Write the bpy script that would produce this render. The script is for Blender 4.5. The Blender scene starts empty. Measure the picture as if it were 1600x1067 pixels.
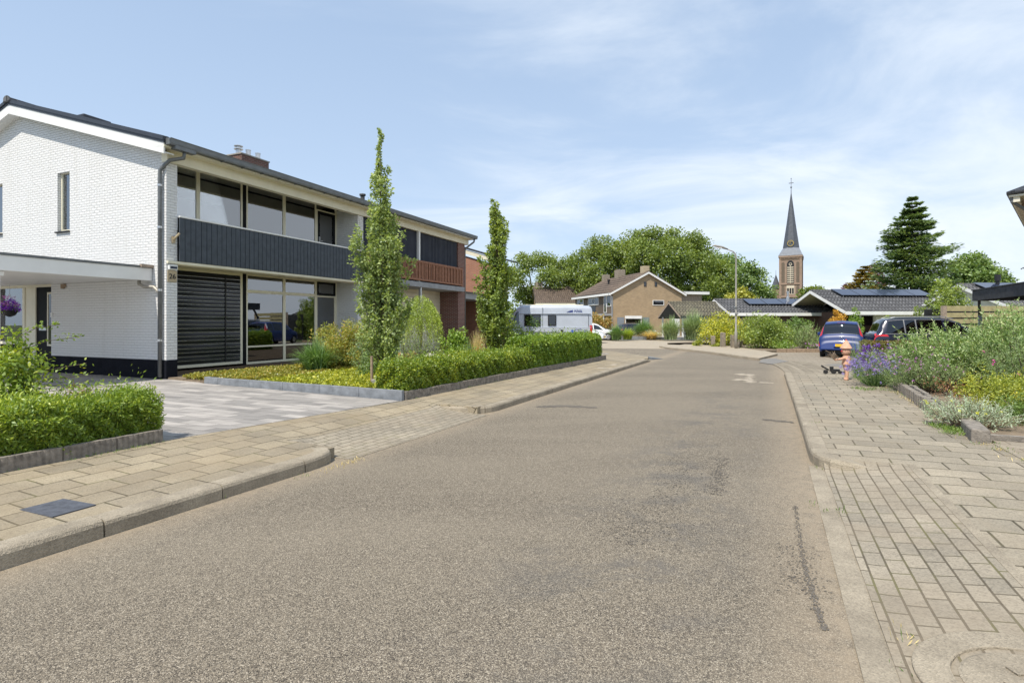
import bpy, bmesh, math, random
import numpy as np
from mathutils import Vector, Matrix, noise as mnoise
R = math.radians
random.seed(7)
rng = np.random.default_rng(7)
scene = bpy.context.scene
COL = scene.collection

# ------------------------------------------------------------------ camera
EYE = 1.55
cam = bpy.data.cameras.new('camera'); cam.lens = 36*850/1600; cam.sensor_width = 36
cam.shift_y = -29.5/1600; cam.clip_end = 3000; cam.clip_start = .05
camo = bpy.data.objects.new('camera', cam); COL.objects.link(camo)
camo.location = (0, 0, EYE); camo.rotation_euler = (R(90), 0, 0)
scene.camera = camo
# ------------------------------------------------------------------ world
SUN_H = Vector((-.576, -.817)).normalized(); SUN_EL = R(58)
w = bpy.data.worlds.new('World'); scene.world = w; w.use_nodes = True
nt = w.node_tree; nt.nodes.clear()
def _n(t, k, **kw):
    n = t.nodes.new(k)
    for a, b in kw.items():
        if a.startswith('i_'): n.inputs[a[2:].replace('_', ' ')].default_value = b
        else: setattr(n, a, b)
    return n
sky = _n(nt, 'ShaderNodeTexSky', sky_type='NISHITA', sun_disc=False)
sky.sun_elevation = SUN_EL; sky.sun_rotation = math.atan2(SUN_H.x, SUN_H.y) % (2*math.pi)
sky.air_density = 1.0; sky.dust_density = .8; sky.ozone_density = 1.6
bg = _n(nt, 'ShaderNodeBackground'); bg.inputs[1].default_value = .15
out = _n(nt, 'ShaderNodeOutputWorld')
tc = _n(nt, 'ShaderNodeTexCoord'); sep = _n(nt, 'ShaderNodeSeparateXYZ')
nt.links.new(tc.outputs['Generated'], sep.inputs[0])
add = _n(nt, 'ShaderNodeMath', operation='ADD'); add.inputs[1].default_value = .22
nt.links.new(sep.outputs[2], add.inputs[0])
dx = _n(nt, 'ShaderNodeMath', operation='DIVIDE'); dy = _n(nt, 'ShaderNodeMath', operation='DIVIDE')
nt.links.new(sep.outputs[0], dx.inputs[0]); nt.links.new(add.outputs[0], dx.inputs[1])
nt.links.new(sep.outputs[1], dy.inputs[0]); nt.links.new(add.outputs[0], dy.inputs[1])
cmb = _n(nt, 'ShaderNodeCombineXYZ'); nt.links.new(dx.outputs[0], cmb.inputs[0]); nt.links.new(dy.outputs[0], cmb.inputs[1])
mp = _n(nt, 'ShaderNodeMapping'); mp.inputs['Rotation'].default_value = (0, 0, R(-28)); mp.inputs['Scale'].default_value = (.62, 1.05, 1)
mp.inputs['Location'].default_value = (3.1, 1.7, 0)
nt.links.new(cmb.outputs[0], mp.inputs[0])
cn = _n(nt, 'ShaderNodeTexNoise'); cn.inputs['Scale'].default_value = 1.35; cn.inputs['Detail'].default_value = 8; cn.inputs['Roughness'].default_value = .58; cn.inputs['Distortion'].default_value = .9
nt.links.new(mp.outputs[0], cn.inputs['Vector'])
# the cloud bank is heavier towards the east (the right) of the street
bias = _n(nt, 'ShaderNodeMath', operation='MULTIPLY_ADD'); bias.inputs[1].default_value = .30
nt.links.new(sep.outputs[0], bias.inputs[0]); nt.links.new(cn.outputs[0], bias.inputs[2])
lowb = _n(nt, 'ShaderNodeMath', operation='MULTIPLY_ADD'); lowb.inputs[1].default_value = -.20
nt.links.new(sep.outputs[2], lowb.inputs[0]); nt.links.new(bias.outputs[0], lowb.inputs[2])
cr = _n(nt, 'ShaderNodeMapRange', interpolation_type='SMOOTHSTEP')
cr.inputs['From Min'].default_value = .34; cr.inputs['From Max'].default_value = .80; cr.inputs['To Min'].default_value = .14; cr.inputs['To Max'].default_value = .95
nt.links.new(lowb.outputs[0], cr.inputs[0])
mx = _n(nt, 'ShaderNodeMix', data_type='RGBA')
# thin high haze: milky near the horizon, clear blue overhead
hz = _n(nt, 'ShaderNodeValToRGB'); he = hz.color_ramp.elements; he[0].position = .0; he[0].color = (3.1, 4.0, 5.2, 1); he[1].position = .55; he[1].color = (1.75, 2.6, 3.95, 1)
nt.links.new(sep.outputs[2], hz.inputs[0])
hm = _n(nt, 'ShaderNodeMix', data_type='RGBA'); hm.inputs[0].default_value = .8; nt.links.new(sky.outputs[0], hm.inputs[6]); nt.links.new(hz.outputs[0], hm.inputs[7])
nt.links.new(cr.outputs[0], mx.inputs[0]); nt.links.new(hm.outputs[2], mx.inputs[6])
mx.inputs[7].default_value = (4.9, 5.3, 5.75, 1)
nt.links.new(mx.outputs[2], bg.inputs[0]); nt.links.new(bg.outputs[0], out.inputs[0])
# ------------------------------------------------------------------ sun
sl = bpy.data.lights.new('sun', 'SUN'); sl.energy = 4.1; sl.angle = R(.55); sl.color = (1, .93, .82)
so = bpy.data.objects.new('sun', sl); COL.objects.link(so)
SV = Vector((SUN_H.x*math.cos(SUN_EL), SUN_H.y*math.cos(SUN_EL), math.sin(SUN_EL)))
so.rotation_euler = SV.to_track_quat('Z', 'Y').to_euler(); so.location = (0, 0, 40)
vs = scene.view_settings; vs.view_transform = 'Standard'; vs.look = 'None'; vs.gamma = 1; vs.exposure = 0.38
scene.display_settings.display_device = 'sRGB'
scene.cycles.max_bounces = 8; scene.cycles.transparent_max_bounces = 24
scene.cycles.diffuse_bounces = 4; scene.cycles.glossy_bounces = 3; scene.cycles.transmission_bounces = 4

# ------------------------------------------------------------------ measuring helpers
def at(px, py, Y):          # point at depth Y seen at photo pixel (measured once, then fixed in the world)
    return Vector(((px-800)/850*Y, Y, EYE+(504-py)*Y/850))
def gr(px, py, z=0):        # point of the ground plane z
    Y = (EYE-z)*850/(py-504); return Vector(((px-800)/850*Y, Y, z))
SD = (.4305, .9026)
def S(u, v, z=0): return Vector((u*SD[0]-v*SD[1], u*SD[1]+v*SD[0], z))   # street frame: along, to the left
# ------------------------------------------------------------------ materials
MATS = {}
def newmat(name):
    m = bpy.data.materials.new(name); m.use_nodes = True
    t = m.node_tree; t.nodes.clear()
    o = t.nodes.new('ShaderNodeOutputMaterial'); b = t.nodes.new('ShaderNodeBsdfPrincipled')
    t.links.new(b.outputs[0], o.inputs[0]); MATS[name] = m
    return m, t, b, o
def c4(c): return (c[0], c[1], c[2], 1)
def link(t, a, b): t.links.new(a, b)
def uvn(t, scale=(1, 1, 1), rot=0, loc=(0, 0, 0)):
    u = t.nodes.new('ShaderNodeTexCoord'); m = t.nodes.new('ShaderNodeMapping')
    m.inputs['Scale'].default_value = scale; m.inputs['Rotation'].default_value = (0, 0, rot); m.inputs['Location'].default_value = loc
    link(t, u.outputs['UV'], m.inputs[0]); return m.outputs[0]
def noisen(t, vec, scale, detail=4, rough=.55, dist=0):
    n = t.nodes.new('ShaderNodeTexNoise'); n.inputs['Scale'].default_value = scale; n.inputs['Detail'].default_value = detail
    n.inputs['Roughness'].default_value = rough; n.inputs['Distortion'].default_value = dist
    if vec is not None: link(t, vec, n.inputs['Vector'])
    return n.outputs[0]
def ramp(t, fac, stops, interp='LINEAR'):
    r = t.nodes.new('ShaderNodeValToRGB'); e = r.color_ramp.elements; r.color_ramp.interpolation = interp
    while len(e) < len(stops): e.new(.5)
    for i, (p, c) in enumerate(stops):
        e[i].position = p; e[i].color = c4(c) if not isinstance(c, (int, float)) else (c, c, c, 1)
    link(t, fac, r.inputs[0]); return r.outputs[0]
def mixc(t, f, a, b, mode='MIX'):
    m = t.nodes.new('ShaderNodeMix'); m.data_type = 'RGBA'; m.blend_type = mode
    for s, x in ((0, f), (6, a), (7, b)):
        if isinstance(x, (int, float)) and s == 0: m.inputs[0].default_value = x
        elif isinstance(x, (tuple, list)): m.inputs[s].default_value = c4(x)
        else: link(t, x, m.inputs[s])
    return m.outputs[2]
def math_(t, op, a, b=None, c=None):
    m = t.nodes.new('ShaderNodeMath'); m.operation = op
    for i, x in enumerate((a, b, c)):
        if x is None: continue
        if isinstance(x, (int, float)): m.inputs[i].default_value = x
        else: link(t, x, m.inputs[i])
    return m.outputs[0]
def bump(t, b, h, strength=.3, dist=.01):
    n = t.nodes.new('ShaderNodeBump'); n.inputs['Strength'].default_value = strength; n.inputs['Distance'].default_value = dist
    link(t, h, n.inputs['Height']); link(t, n.outputs[0], b.inputs['Normal']); return n
def plain(name, col, rough=.6, metal=0, var=.12, scale=3, bmp=0, bscale=40, coat=0, spec=None):
    m, t, b, o = newmat(name)
    v = uvn(t); n = noisen(t, v, scale, 6, .6)
    dark = tuple(x*(1-var) for x in col); lite = tuple(min(1, x*(1+var)) for x in col)
    link(t, ramp(t, n, [(.3, dark), (.7, lite)]), b.inputs['Base Color'])
    b.inputs['Roughness'].default_value = rough; b.inputs['Metallic'].default_value = metal
    b.inputs['Coat Weight'].default_value = coat
    if spec is not None: b.inputs['Specular IOR Level'].default_value = spec
    if bmp: bump(t, b, noisen(t, v, bscale, 3), bmp, .01)
    return m
def brick(name, c1, c2, mortar, bw=.21, bh=.0625, ms=.010, bmp=.6, dist=.006, rough=.85, var=.25, off=.5, rot=0, nscale=1.2, dirt=None, moss=None, speck=0, freq=2, loc=(0, 0, 0), warp=0):
    m, t, b, o = newmat(name)
    v = uvn(t, rot=rot, loc=loc)
    if warp:
        wn = t.nodes.new('ShaderNodeTexNoise'); wn.inputs['Scale'].default_value = 1.3; link(t, v, wn.inputs['Vector'])
        vm = t.nodes.new('ShaderNodeVectorMath'); vm.operation = 'MULTIPLY_ADD'
        link(t, wn.outputs['Color'], vm.inputs[0]); vm.inputs[1].default_value = (warp, warp, 0); link(t, v, vm.inputs[2]); v = vm.outputs[0]
    k = t.nodes.new('ShaderNodeTexBrick'); link(t, v, k.inputs['Vector'])
    k.inputs['Scale'].default_value = 1; k.inputs['Brick Width'].default_value = bw; k.inputs['Row Height'].default_value = bh
    k.inputs['Mortar Size'].default_value = ms; k.inputs['Mortar Smooth'].default_value = .3; k.offset = off; k.offset_frequency = freq
    k.inputs['Color1'].default_value = c4(c1); k.inputs['Color2'].default_value = c4(c2); k.inputs['Mortar'].default_value = c4(mortar)
    n = noisen(t, v, nscale, 6, .6); n2 = noisen(t, v, 30, 3, .6)
    col = mixc(t, math_(t, 'MULTIPLY', n, var*1.6), k.outputs['Color'], (.0, .0, .0))
    col = mixc(t, .25, col, ramp(t, n2, [(.3, .35), (.7, .9)]), 'MULTIPLY')
    if speck:
        vo = t.nodes.new('ShaderNodeTexVoronoi'); vo.inputs['Scale'].default_value = 110; link(t, v, vo.inputs['Vector'])
        col = mixc(t, speck, col, ramp(t, vo.outputs['Color'], [(.1, .35), (.55, .9), (.9, 1.0)]), 'MULTIPLY')
    if dirt:
        dn = noisen(t, v, .9, 5, .65, .6)
        col = mixc(t, ramp(t, dn, [(.45, 0.0), (.75, .75)]), col, dirt)
    if moss:
        mn = noisen(t, v, 2.3, 5, .6)
        mf = math_(t, 'MULTIPLY', k.outputs['Fac'], ramp(t, mn, [(.50, 0.0), (.66, .8)]))
        col = mixc(t, mf, col, moss)
    link(t, col, b.inputs['Base Color']); b.inputs['Roughness'].default_value = rough
    h = math_(t, 'MULTIPLY_ADD', k.outputs['Fac'], -1.0, 1.0)
    h2 = math_(t, 'MULTIPLY_ADD', n2, .35, h)
    bump(t, b, h2, bmp, dist)
    return m
FK = 1.72
def foliage(name, c1, c2, c3=None, trans=.28, rough=.5, clump=.8):
    c1, c2, c3 = [tuple(min(.9, x*FK) for x in c) if c else None for c in (c1, c2, c3)]
    m = bpy.data.materials.new(name); m.use_nodes = True; t = m.node_tree; t.nodes.clear(); MATS[name] = m
    o = t.nodes.new('ShaderNodeOutputMaterial')
    g = t.nodes.new('ShaderNodeNewGeometry'); tc_ = t.nodes.new('ShaderNodeTexCoord')
    n = noisen(t, tc_.outputs['Object'], clump, 3, .6)
    f = math_(t, 'ADD', math_(t, 'MULTIPLY', g.outputs['Random Per Island'], .62), math_(t, 'MULTIPLY', ramp(t, n, [(.3, 0.0), (.7, 1.0)]), .38))
    col = ramp(t, f, [(.05, c1), (.6, c2), (.95, c3 or c2)])
    d = t.nodes.new('ShaderNodeBsdfDiffuse'); link(t, col, d.inputs[0])
    tr = t.nodes.new('ShaderNodeBsdfTranslucent'); link(t, mixc(t, 1.0, col, (1.25, 1.2, .55), 'MULTIPLY'), tr.inputs[0])
    gl = t.nodes.new('ShaderNodeBsdfGlossy'); gl.inputs[0].default_value = (.9, .95, 1, 1); gl.inputs['Roughness'].default_value = rough
    m1 = t.nodes.new('ShaderNodeMixShader'); m1.inputs[0].default_value = trans; link(t, d.outputs[0], m1.inputs[1]); link(t, tr.outputs[0], m1.inputs[2])
    m2 = t.nodes.new('ShaderNodeMixShader'); m2.inputs[0].default_value = .045; link(t, m1.outputs[0], m2.inputs[1]); link(t, gl.outputs[0], m2.inputs[2])
    link(t, m2.outputs[0], o.inputs[0]); return m
def glass(name, tint=(.55, .6, .6), refl=.12):
    m = bpy.data.materials.new(name); m.use_nodes = True; t = m.node_tree; t.nodes.clear(); MATS[name] = m
    o = t.nodes.new('ShaderNodeOutputMaterial')
    tr = t.nodes.new('ShaderNodeBsdfTransparent'); tr.inputs[0].default_value = c4(tint)
    gl = t.nodes.new('ShaderNodeBsdfGlossy'); gl.inputs['Roughness'].default_value = .01; gl.inputs[0].default_value = (.95, .97, 1, 1)
    lw = t.nodes.new('ShaderNodeFresnel'); lw.inputs[0].default_value = 1.55
    f = math_(t, 'ADD', lw.outputs[0], refl)
    mx_ = t.nodes.new('ShaderNodeMixShader'); link(t, f, mx_.inputs[0]); link(t, tr.outputs[0], mx_.inputs[1]); link(t, gl.outputs[0], mx_.inputs[2])
    link(t, mx_.outputs[0], o.inputs[0]); return m
def paint(name, col, rough=.25, metal=.3, coat=.6):
    m, t, b, o = newmat(name)
    v = uvn(t); n = noisen(t, v, 1.5, 5)
    link(t, ramp(t, n, [(.3, tuple(x*.92 for x in col)), (.7, tuple(min(1, x*1.05) for x in col))]), b.inputs['Base Color'])
    b.inputs['Roughness'].default_value = rough; b.inputs['Metallic'].default_value = metal; b.inputs['Coat Weight'].default_value = coat
    b.inputs['Coat Roughness'].default_value = .06
    return m

# painted white masonry: brick relief under white paint
def whitebrick(name, col=(.74, .74, .735), bmp=1.0):
    m, t, b, o = newmat(name); v = uvn(t)
    k = t.nodes.new('ShaderNodeTexBrick'); 
    wn = t.nodes.new('ShaderNodeTexNoise'); wn.inputs['Scale'].default_value = 6; link(t, v, wn.inputs['Vector'])
    vm = t.nodes.new('ShaderNodeVectorMath'); vm.operation = 'MULTIPLY_ADD'; link(t, wn.outputs['Color'], vm.inputs[0]); vm.inputs[1].default_value = (.012, .012, 0); link(t, v, vm.inputs[2])
    link(t, vm.outputs[0], k.inputs['Vector'])
    k.inputs['Scale'].default_value = 1; k.inputs['Brick Width'].default_value = .215; k.inputs['Row Height'].default_value = .0665
    k.inputs['Mortar Size'].default_value = .008; k.inputs['Mortar Smooth'].default_value = .5
    k.inputs['Color1'].default_value = (1, 1, 1, 1); k.inputs['Color2'].default_value = (.55, .55, .55, 1); k.inputs['Mortar'].default_value = (0, 0, 0, 1)
    n1 = noisen(t, v, .7, 6, .65); n2 = noisen(t, v, 14, 4, .6)
    c = mixc(t, ramp(t, n1, [(.45, 0.0), (.85, .22)]), col, tuple(x*y for x, y in zip(col, (.82, .80, .74))))
    st = noisen(t, uvn(t, scale=(2.2, .16, 1)), 1.6, 5, .6); c = mixc(t, ramp(t, st, [(.52, 0.0), (.78, .30)]), c, tuple(x*y for x, y in zip(col, (.74, .72, .66))))
    c = mixc(t, math_(t, 'MULTIPLY', k.outputs['Fac'], .30), c, tuple(x*.62 for x in col))
    link(t, c, b.inputs['Base Color']); b.inputs['Roughness'].default_value = .6
    h = math_(t, 'ADD', k.outputs['Color'], math_(t, 'MULTIPLY', n2, .9))
    bump(t, b, h, bmp, .022); return m

whitebrick('white_brick')
whitebrick('white_brick_deep', (.78, .78, .77), 1.0)
plain('white_paint', (.76, .76, .74), .45, var=.07, scale=1.5, bmp=.1)
plain('cream_paint', (.74, .70, .55), .5, var=.06)
plain('pale_render', (.72, .68, .56), .7, var=.08)
plain('soffit_cream', (.62, .56, .40), .6, var=.08)
plain('black_plinth', (.010, .011, .016), .8, var=.3, bmp=.5, bscale=12, spec=.1)
plain('slate_board', (.050, .062, .078), .62, var=.25, scale=6, bmp=.2, bscale=30)
plain('black_paint', (.008, .009, .011), .6, var=.2, spec=.12)
plain('grey_zinc', (.16, .17, .175), .5, .35, var=.18, scale=5)
TILE_dark_tile = 1
TILE_grey_tile = 1
TILE_brown_tile = 1
plain('dark_trim', (.03, .034, .045), .45, var=.2)
plain('ceramic', (.75, .75, .73), .3)
plain('metal', (.55, .56, .57), .35, .8, var=.1)
plain('plastic_black', (.015, .015, .017), .5, var=.2)
plain('rubber', (.018, .018, .019), .85, var=.2)
plain('alloy', (.42, .43, .45), .35, .7, var=.1)
plain('red_lamp', (.50, .012, .015), .12, coat=1, var=.15)
plain('clear_lamp', (.75, .72, .72), .12, coat=1)
plain('plate_yellow', (.78, .48, .03), .45, var=.05)
plain('plate_blue', (.03, .09, .5), .45)
plain('terracotta', (.62, .36, .24), .75, var=.25, scale=12, bmp=.2)
plain('terracotta_red', (.5, .04, .05), .6)
plain('weathered_timber', (.045, .046, .052), .85, var=.5, scale=4, bmp=.4)
plain('pale_timber', (.38, .33, .17), .8, var=.25, scale=3, bmp=.3)
plain('brown_wood', (.27, .115, .058), .6, var=.4, scale=8, bmp=.3)
plain('grey_cladding', (.33, .26, .20), .85, var=.25, scale=6)
plain('bark', (.11, .085, .06), .9, var=.35, scale=9, bmp=.6)
plain('stake_wood', (.30, .22, .15), .85, var=.3, scale=9, bmp=.4)
plain('dark_fabric', (.026, .031, .045), .9, var=.25, scale=2, bmp=.4, bscale=3)
plain('curtain', (.80, .80, .77), .9, var=.05)
plain('interior', (.62, .59, .53), .9)
plain('interior_floor', (.12, .08, .05), .7)
plain('galvanised', (.34, .32, .28), .5, .35, var=.15, scale=6)
plain('granite', (.26, .22, .17), .9, var=.4, scale=9, bmp=.8, bscale=20)
plain('concrete', (.33, .30, .255), .9, var=.25, scale=4, bmp=.5, bscale=60)
plain('concrete_light', (.30, .31, .32), .85, var=.2, scale=3, bmp=.3, bscale=60)
plain('bluestone', (.20, .215, .235), .7, var=.3, scale=6, bmp=.3)
plain('soil', (.19, .145, .10), 1, var=.4, scale=5, bmp=1, bscale=25)
plain('old_concrete', (.22, .195, .165), .95, var=.45, scale=10, bmp=.9, bscale=45)
plain('slate_blue', (.075, .083, .10), .55, var=.25, scale=1.2)
plain('zinc_light', (.19, .205, .235), .7, .0, var=.15, scale=1)
plain('gold', (.55, .38, .10), .35, .7)
plain('chalk_white', (.40, .345, .27), .95, var=.2, scale=6)
plain('sign_tan', (.42, .34, .22), .5)
plain('fluted_grey', (.20, .22, .25), .6)
plain('teal', (.03, .42, .32), .5)
plain('white_gravel', (.6, .57, .5), .9, var=.3, scale=20)
plain('stone_pale', (.62, .54, .42), .9, var=.2, scale=8)
brick('red_brick', (.27, .085, .055), (.19, .06, .045), (.42, .37, .32), var=.3)
brick('orange_brick', (.50, .20, .11), (.40, .15, .09), (.45, .36, .28), var=.2)
brick('tan_brick', (.56, .39, .22), (.44, .30, .17), (.50, .42, .30), var=.25, bw=.25, bh=.075)
brick('dark_tan_brick', (.20, .15, .10), (.15, .11, .08), (.24, .2, .16), var=.25, bw=.25, bh=.075)
brick('church_brick', (.46, .31, .22), (.37, .25, .18), (.40, .33, .27), var=.25, bw=.8, bh=.3, ms=.03, nscale=.3)
for tn_, a_, b_, c_ in (('grey_tile', (.20, .20, .205), (.115, .115, .12), (.035, .035, .037)), ('brown_tile', (.27, .20, .15), (.16, .115, .085), (.06, .045, .035)), ('dark_tile', (.05, .053, .062), (.03, .033, .04), (.012, .013, .015)), ('moss_tile', (.24, .215, .14), (.15, .135, .095), (.05, .045, .03))):
    brick(tn_, a_, b_, c_, bw=.30, bh=.34, ms=.035, bmp=.8, dist=.03, rough=.7 if tn_ != 'dark_tile' else .5, var=.3, off=.5)
brick('chimney_brick', (.28, .11, .075), (.16, .06, .045), (.3, .26, .22), var=.3)
brick('bungalow_brick', (.17, .075, .05), (.11, .05, .04), (.22, .18, .15), var=.25)
rotS = math.atan2(SD[1], SD[0])   # world angle of the street direction
brick('slab_left', (0.58, 0.485, 0.335), (0.42, 0.355, 0.255), (0.13, 0.105, 0.06), bw=.36, bh=.30, ms=.009, rot=-rotS, var=.38, bmp=.5, dist=.008, speck=.55, dirt=(0.27, 0.21, 0.13), moss=(.15, .14, .055), warp=.02)
brick('slab_right', (0.55, 0.475, 0.355), (0.4, 0.35, 0.265), (0.12, 0.1, 0.06), bw=.45, bh=.30, ms=.010, rot=-rotS+R(90), var=.38, bmp=.5, dist=.008, speck=.5, dirt=(0.26, 0.21, 0.145), moss=(.15, .14, .055), warp=.02)
brick('slab_drive', (0.45, 0.385, 0.29), (0.35, 0.3, 0.23), (0.218, 0.177, 0.122), bw=.42, bh=.21, ms=.008, rot=-rotS+R(90), var=.25, bmp=.4, speck=.45, dirt=(0.24, 0.19, 0.13), warp=.02)
brick('brick_strip', (0.55, 0.475, 0.36), (0.44, 0.385, 0.295), (0.17, 0.14, 0.09), bw=.21, bh=.108, ms=.007, rot=-rotS, var=.38, bmp=.45, dist=.012, speck=.5, dirt=(0.25, 0.2, 0.14), moss=(.15, .14, .055), warp=.012)
brick('far_paving', (0.5, 0.43, 0.325), (0.42, 0.36, 0.275), (0.34, 0.272, 0.19), bw=.4, bh=.2, ms=.008, var=.2, bmp=.2, dirt=(0.38, 0.31, 0.22))
# grey striated driveway slabs
def drive_mat():
    m, t, b, o = newmat('driveway_slab'); v = uvn(t, rot=-rotS+R(90))
    k = t.nodes.new('ShaderNodeTexBrick'); link(t, v, k.inputs['Vector'])
    k.inputs['Scale'].default_value = 1; k.inputs['Brick Width'].default_value = .6; k.inputs['Row Height'].default_value = .2; k.offset = .35
    k.inputs['Mortar Size'].default_value = .004; k.inputs['Color1'].default_value = (.25, .235, .22, 1); k.inputs['Color2'].default_value = (.46, .425, .39, 1); k.inputs['Mortar'].default_value = (.13, .12, .11, 1)
    v2 = uvn(t, scale=(1.6, 9, 1), rot=-rotS+R(90)); n = noisen(t, v2, 1, 6, .7)
    col = mixc(t, .85, k.outputs['Color'], ramp(t, n, [(.3, .55), (.7, 1.25)]), 'MULTIPLY')
    n2 = noisen(t, v, 60, 3); col = mixc(t, .3, col, ramp(t, n2, [(.3, .6), (.7, 1.1)]), 'MULTIPLY')
    link(t, col, b.inputs['Base Color']); b.inputs['Roughness'].default_value = .8
    bump(t, b, math_(t, 'MULTIPLY_ADD', k.outputs['Fac'], -1, math_(t, 'MULTIPLY', n2, .4)), .3, .006)
drive_mat()
def asphalt_mat():
    m, t, b, o = newmat('asphalt'); v = uvn(t)
    vo = t.nodes.new('ShaderNodeTexVoronoi'); vo.inputs['Scale'].default_value = 215; link(t, v, vo.inputs['Vector'])
    sx = t.nodes.new('ShaderNodeSeparateColor'); link(t, vo.outputs['Color'], sx.inputs[0])
    chip = ramp(t, sx.outputs[0], [(.0, (.040, .034, .029)), (.22, (.105, .090, .071)), (.5, (.205, .172, .130)), (.80, (.29, .245, .18)), (1.0, (.52, .46, .365))])
    vo2 = t.nodes.new('ShaderNodeTexVoronoi'); vo2.inputs['Scale'].default_value = 48; link(t, v, vo2.inputs['Vector'])
    sx2 = t.nodes.new('ShaderNodeSeparateColor'); link(t, vo2.outputs['Color'], sx2.inputs[0])
    chip = mixc(t, .45, chip, ramp(t, sx2.outputs[1], [(.0, .72), (.5, .97), (1.0, 1.2)]), 'MULTIPLY')
    rim = ramp(t, vo.outputs['Distance'], [(.35, 1.0), (.8, .6)])
    col = mixc(t, .8, chip, rim, 'MULTIPLY')
    # wear: long soft streaks along the carriageway and dark worn patches
    v2 = uvn(t, scale=(1, 3.2, 1), rot=-rotS); big = noisen(t, v2, .22, 6, .6, .4)
    col = mixc(t, ramp(t, big, [(.38, .0), (.62, .25)]), col, (.30, .258, .195))
    v3 = uvn(t, scale=(1, 1.5, 1), rot=-rotS, loc=(1.0, 3.0, 0)); pt = noisen(t, v3, 1.3, 8, .8, .3)
    fine = noisen(t, v, 9, 4, .7)
    # worn strip about 1.5 m in from the right-hand kerb
    sv = t.nodes.new('ShaderNodeSeparateXYZ'); link(t, uvn(t, rot=-rotS), sv.inputs[0])
    band = ramp(t, math_(t, 'ABSOLUTE', math_(t, 'ADD', sv.outputs[1], -.85)), [(.2, 1.0), (1.0, .0)])
    al = ramp(t, math_(t, 'MULTIPLY', math_(t, 'ADD', sv.outputs[0], -1.5), .05), [(.0, .0), (.08, 1.0), (.42, 1.0), (.7, .15)])
    pf = math_(t, 'MULTIPLY', math_(t, 'MULTIPLY', band, al), ramp(t, math_(t, 'ADD', pt, math_(t, 'MULTIPLY', fine, .25)), [(.60, 0.0), (.74, .55)]))
    col = mixc(t, pf, col, (.105, .10, .094))
    # sand and dust washed against the kerbs (v near 4.35 and -0.37)
    e1 = ramp(t, math_(t, 'ABSOLUTE', math_(t, 'ADD', sv.outputs[1], -4.35)), [(.0, 1.0), (.16, .55), (.45, .0)])
    e2 = ramp(t, math_(t, 'ABSOLUTE', math_(t, 'ADD', sv.outputs[1], .33)), [(.0, 1.0), (.14, .7), (.5, .0)])
    ef = math_(t, 'MULTIPLY', math_(t, 'MAXIMUM', e1, e2), ramp(t, fine, [(.3, .2), (.6, .7)]))
    col = mixc(t, ef, col, (.34, .275, .195))
    link(t, col, b.inputs['Base Color']); b.inputs['Roughness'].default_value = .9; b.inputs['Specular IOR Level'].default_value = .3
    h = math_(t, 'MULTIPLY_ADD', vo.outputs['Distance'], -1, 1.0)
    bump(t, b, h, .55, .006)
asphalt_mat()
plain('asphalt_patch', (.19, .18, .165), .9, var=.25, scale=30, bmp=.4, bscale=80)
plain('grey_patch', (.22, .24, .26), .8, var=.2, scale=9, bmp=.2)
# kerb concrete with aggregate
def kerbmat():
    m, t, b, o = newmat('kerb_concrete'); v = uvn(t)
    vo = t.nodes.new('ShaderNodeTexVoronoi'); vo.inputs['Scale'].default_value = 120; link(t, v, vo.inputs['Vector'])
    n = noisen(t, v, 2.5, 6, .65); 
    col = ramp(t, n, [(.3, (.23, .195, .145)), (.7, (.40, .345, .26))])
    col = mixc(t, .55, col, ramp(t, vo.outputs['Color'], [(.1, .5), (.6, .95), (1, 1.2)]), 'MULTIPLY')
    link(t, col, b.inputs['Base Color']); b.inputs['Roughness'].default_value = .9
    bump(t, b, math_(t, 'ADD', vo.outputs['Distance'], n), .6, .006)
kerbmat()
def groundmat():
    m, t, b, o = newmat('ground_soil_grass'); v = uvn(t)
    n = noisen(t, v, .4, 7, .65)
    link(t, ramp(t, n, [(.35, (.05, .075, .02)), (.6, (.09, .10, .035)), (.8, (.2, .16, .1))]), b.inputs['Base Color']); b.inputs['Roughness'].default_value = 1
groundmat()
def solarmat():
    m, t, b, o = newmat('solar_cell'); v = uvn(t)
    k = t.nodes.new('ShaderNodeTexBrick'); link(t, v, k.inputs['Vector']); k.offset = 0
    k.inputs['Scale'].default_value = 1; k.inputs['Brick Width'].default_value = .16; k.inputs['Row Height'].default_value = .16; k.inputs['Mortar Size'].default_value = .003
    k.inputs['Color1'].default_value = (.018, .026, .055, 1); k.inputs['Color2'].default_value = (.022, .032, .066, 1); k.inputs['Mortar'].default_value = (.06, .07, .09, 1)
    link(t, k.outputs['Color'], b.inputs['Base Color']); b.inputs['Roughness'].default_value = .16; b.inputs['Coat Weight'].default_value = .4
solarmat()
glass('window_glass', (.92, .94, .94), .20)
glass('clear_glass', (.62, .64, .68), .0)
glass('dark_glass', (.10, .11, .12), .05)
glass('car_glass', (.16, .18, .18), .04)
foliage('leaf_yew', (.07, .115, .012), (.135, .20, .022), (.31, .35, .04), .34)
foliage('leaf_hornbeam', (.07, .12, .012), (.145, .20, .02), (.34, .35, .035), .34, clump=2.0)
foliage('leaf_tall_hedge', (.07, .125, .012), (.13, .20, .022), (.27, .33, .035), .34, clump=2.5)
foliage('leaf_oak', (.08, .12, .035), (.20, .255, .08), (.42, .46, .20), .45)
foliage('leaf_oak_far', (.07, .11, .02), (.17, .22, .045), (.33, .38, .09), .42)
foliage('leaf_forest', (.06, .095, .016), (.135, .18, .034), (.24, .275, .07), .38, clump=.25)
foliage('leaf_forest_pale', (.05, .09, .02), (.12, .18, .045), (.22, .27, .08), .3, clump=.3)
foliage('leaf_golden', (.13, .14, .02), (.26, .26, .04), (.38, .36, .07), .3)
foliage('leaf_conifer', (.045, .08, .035), (.10, .15, .06), (.21, .25, .10), .35)
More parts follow.
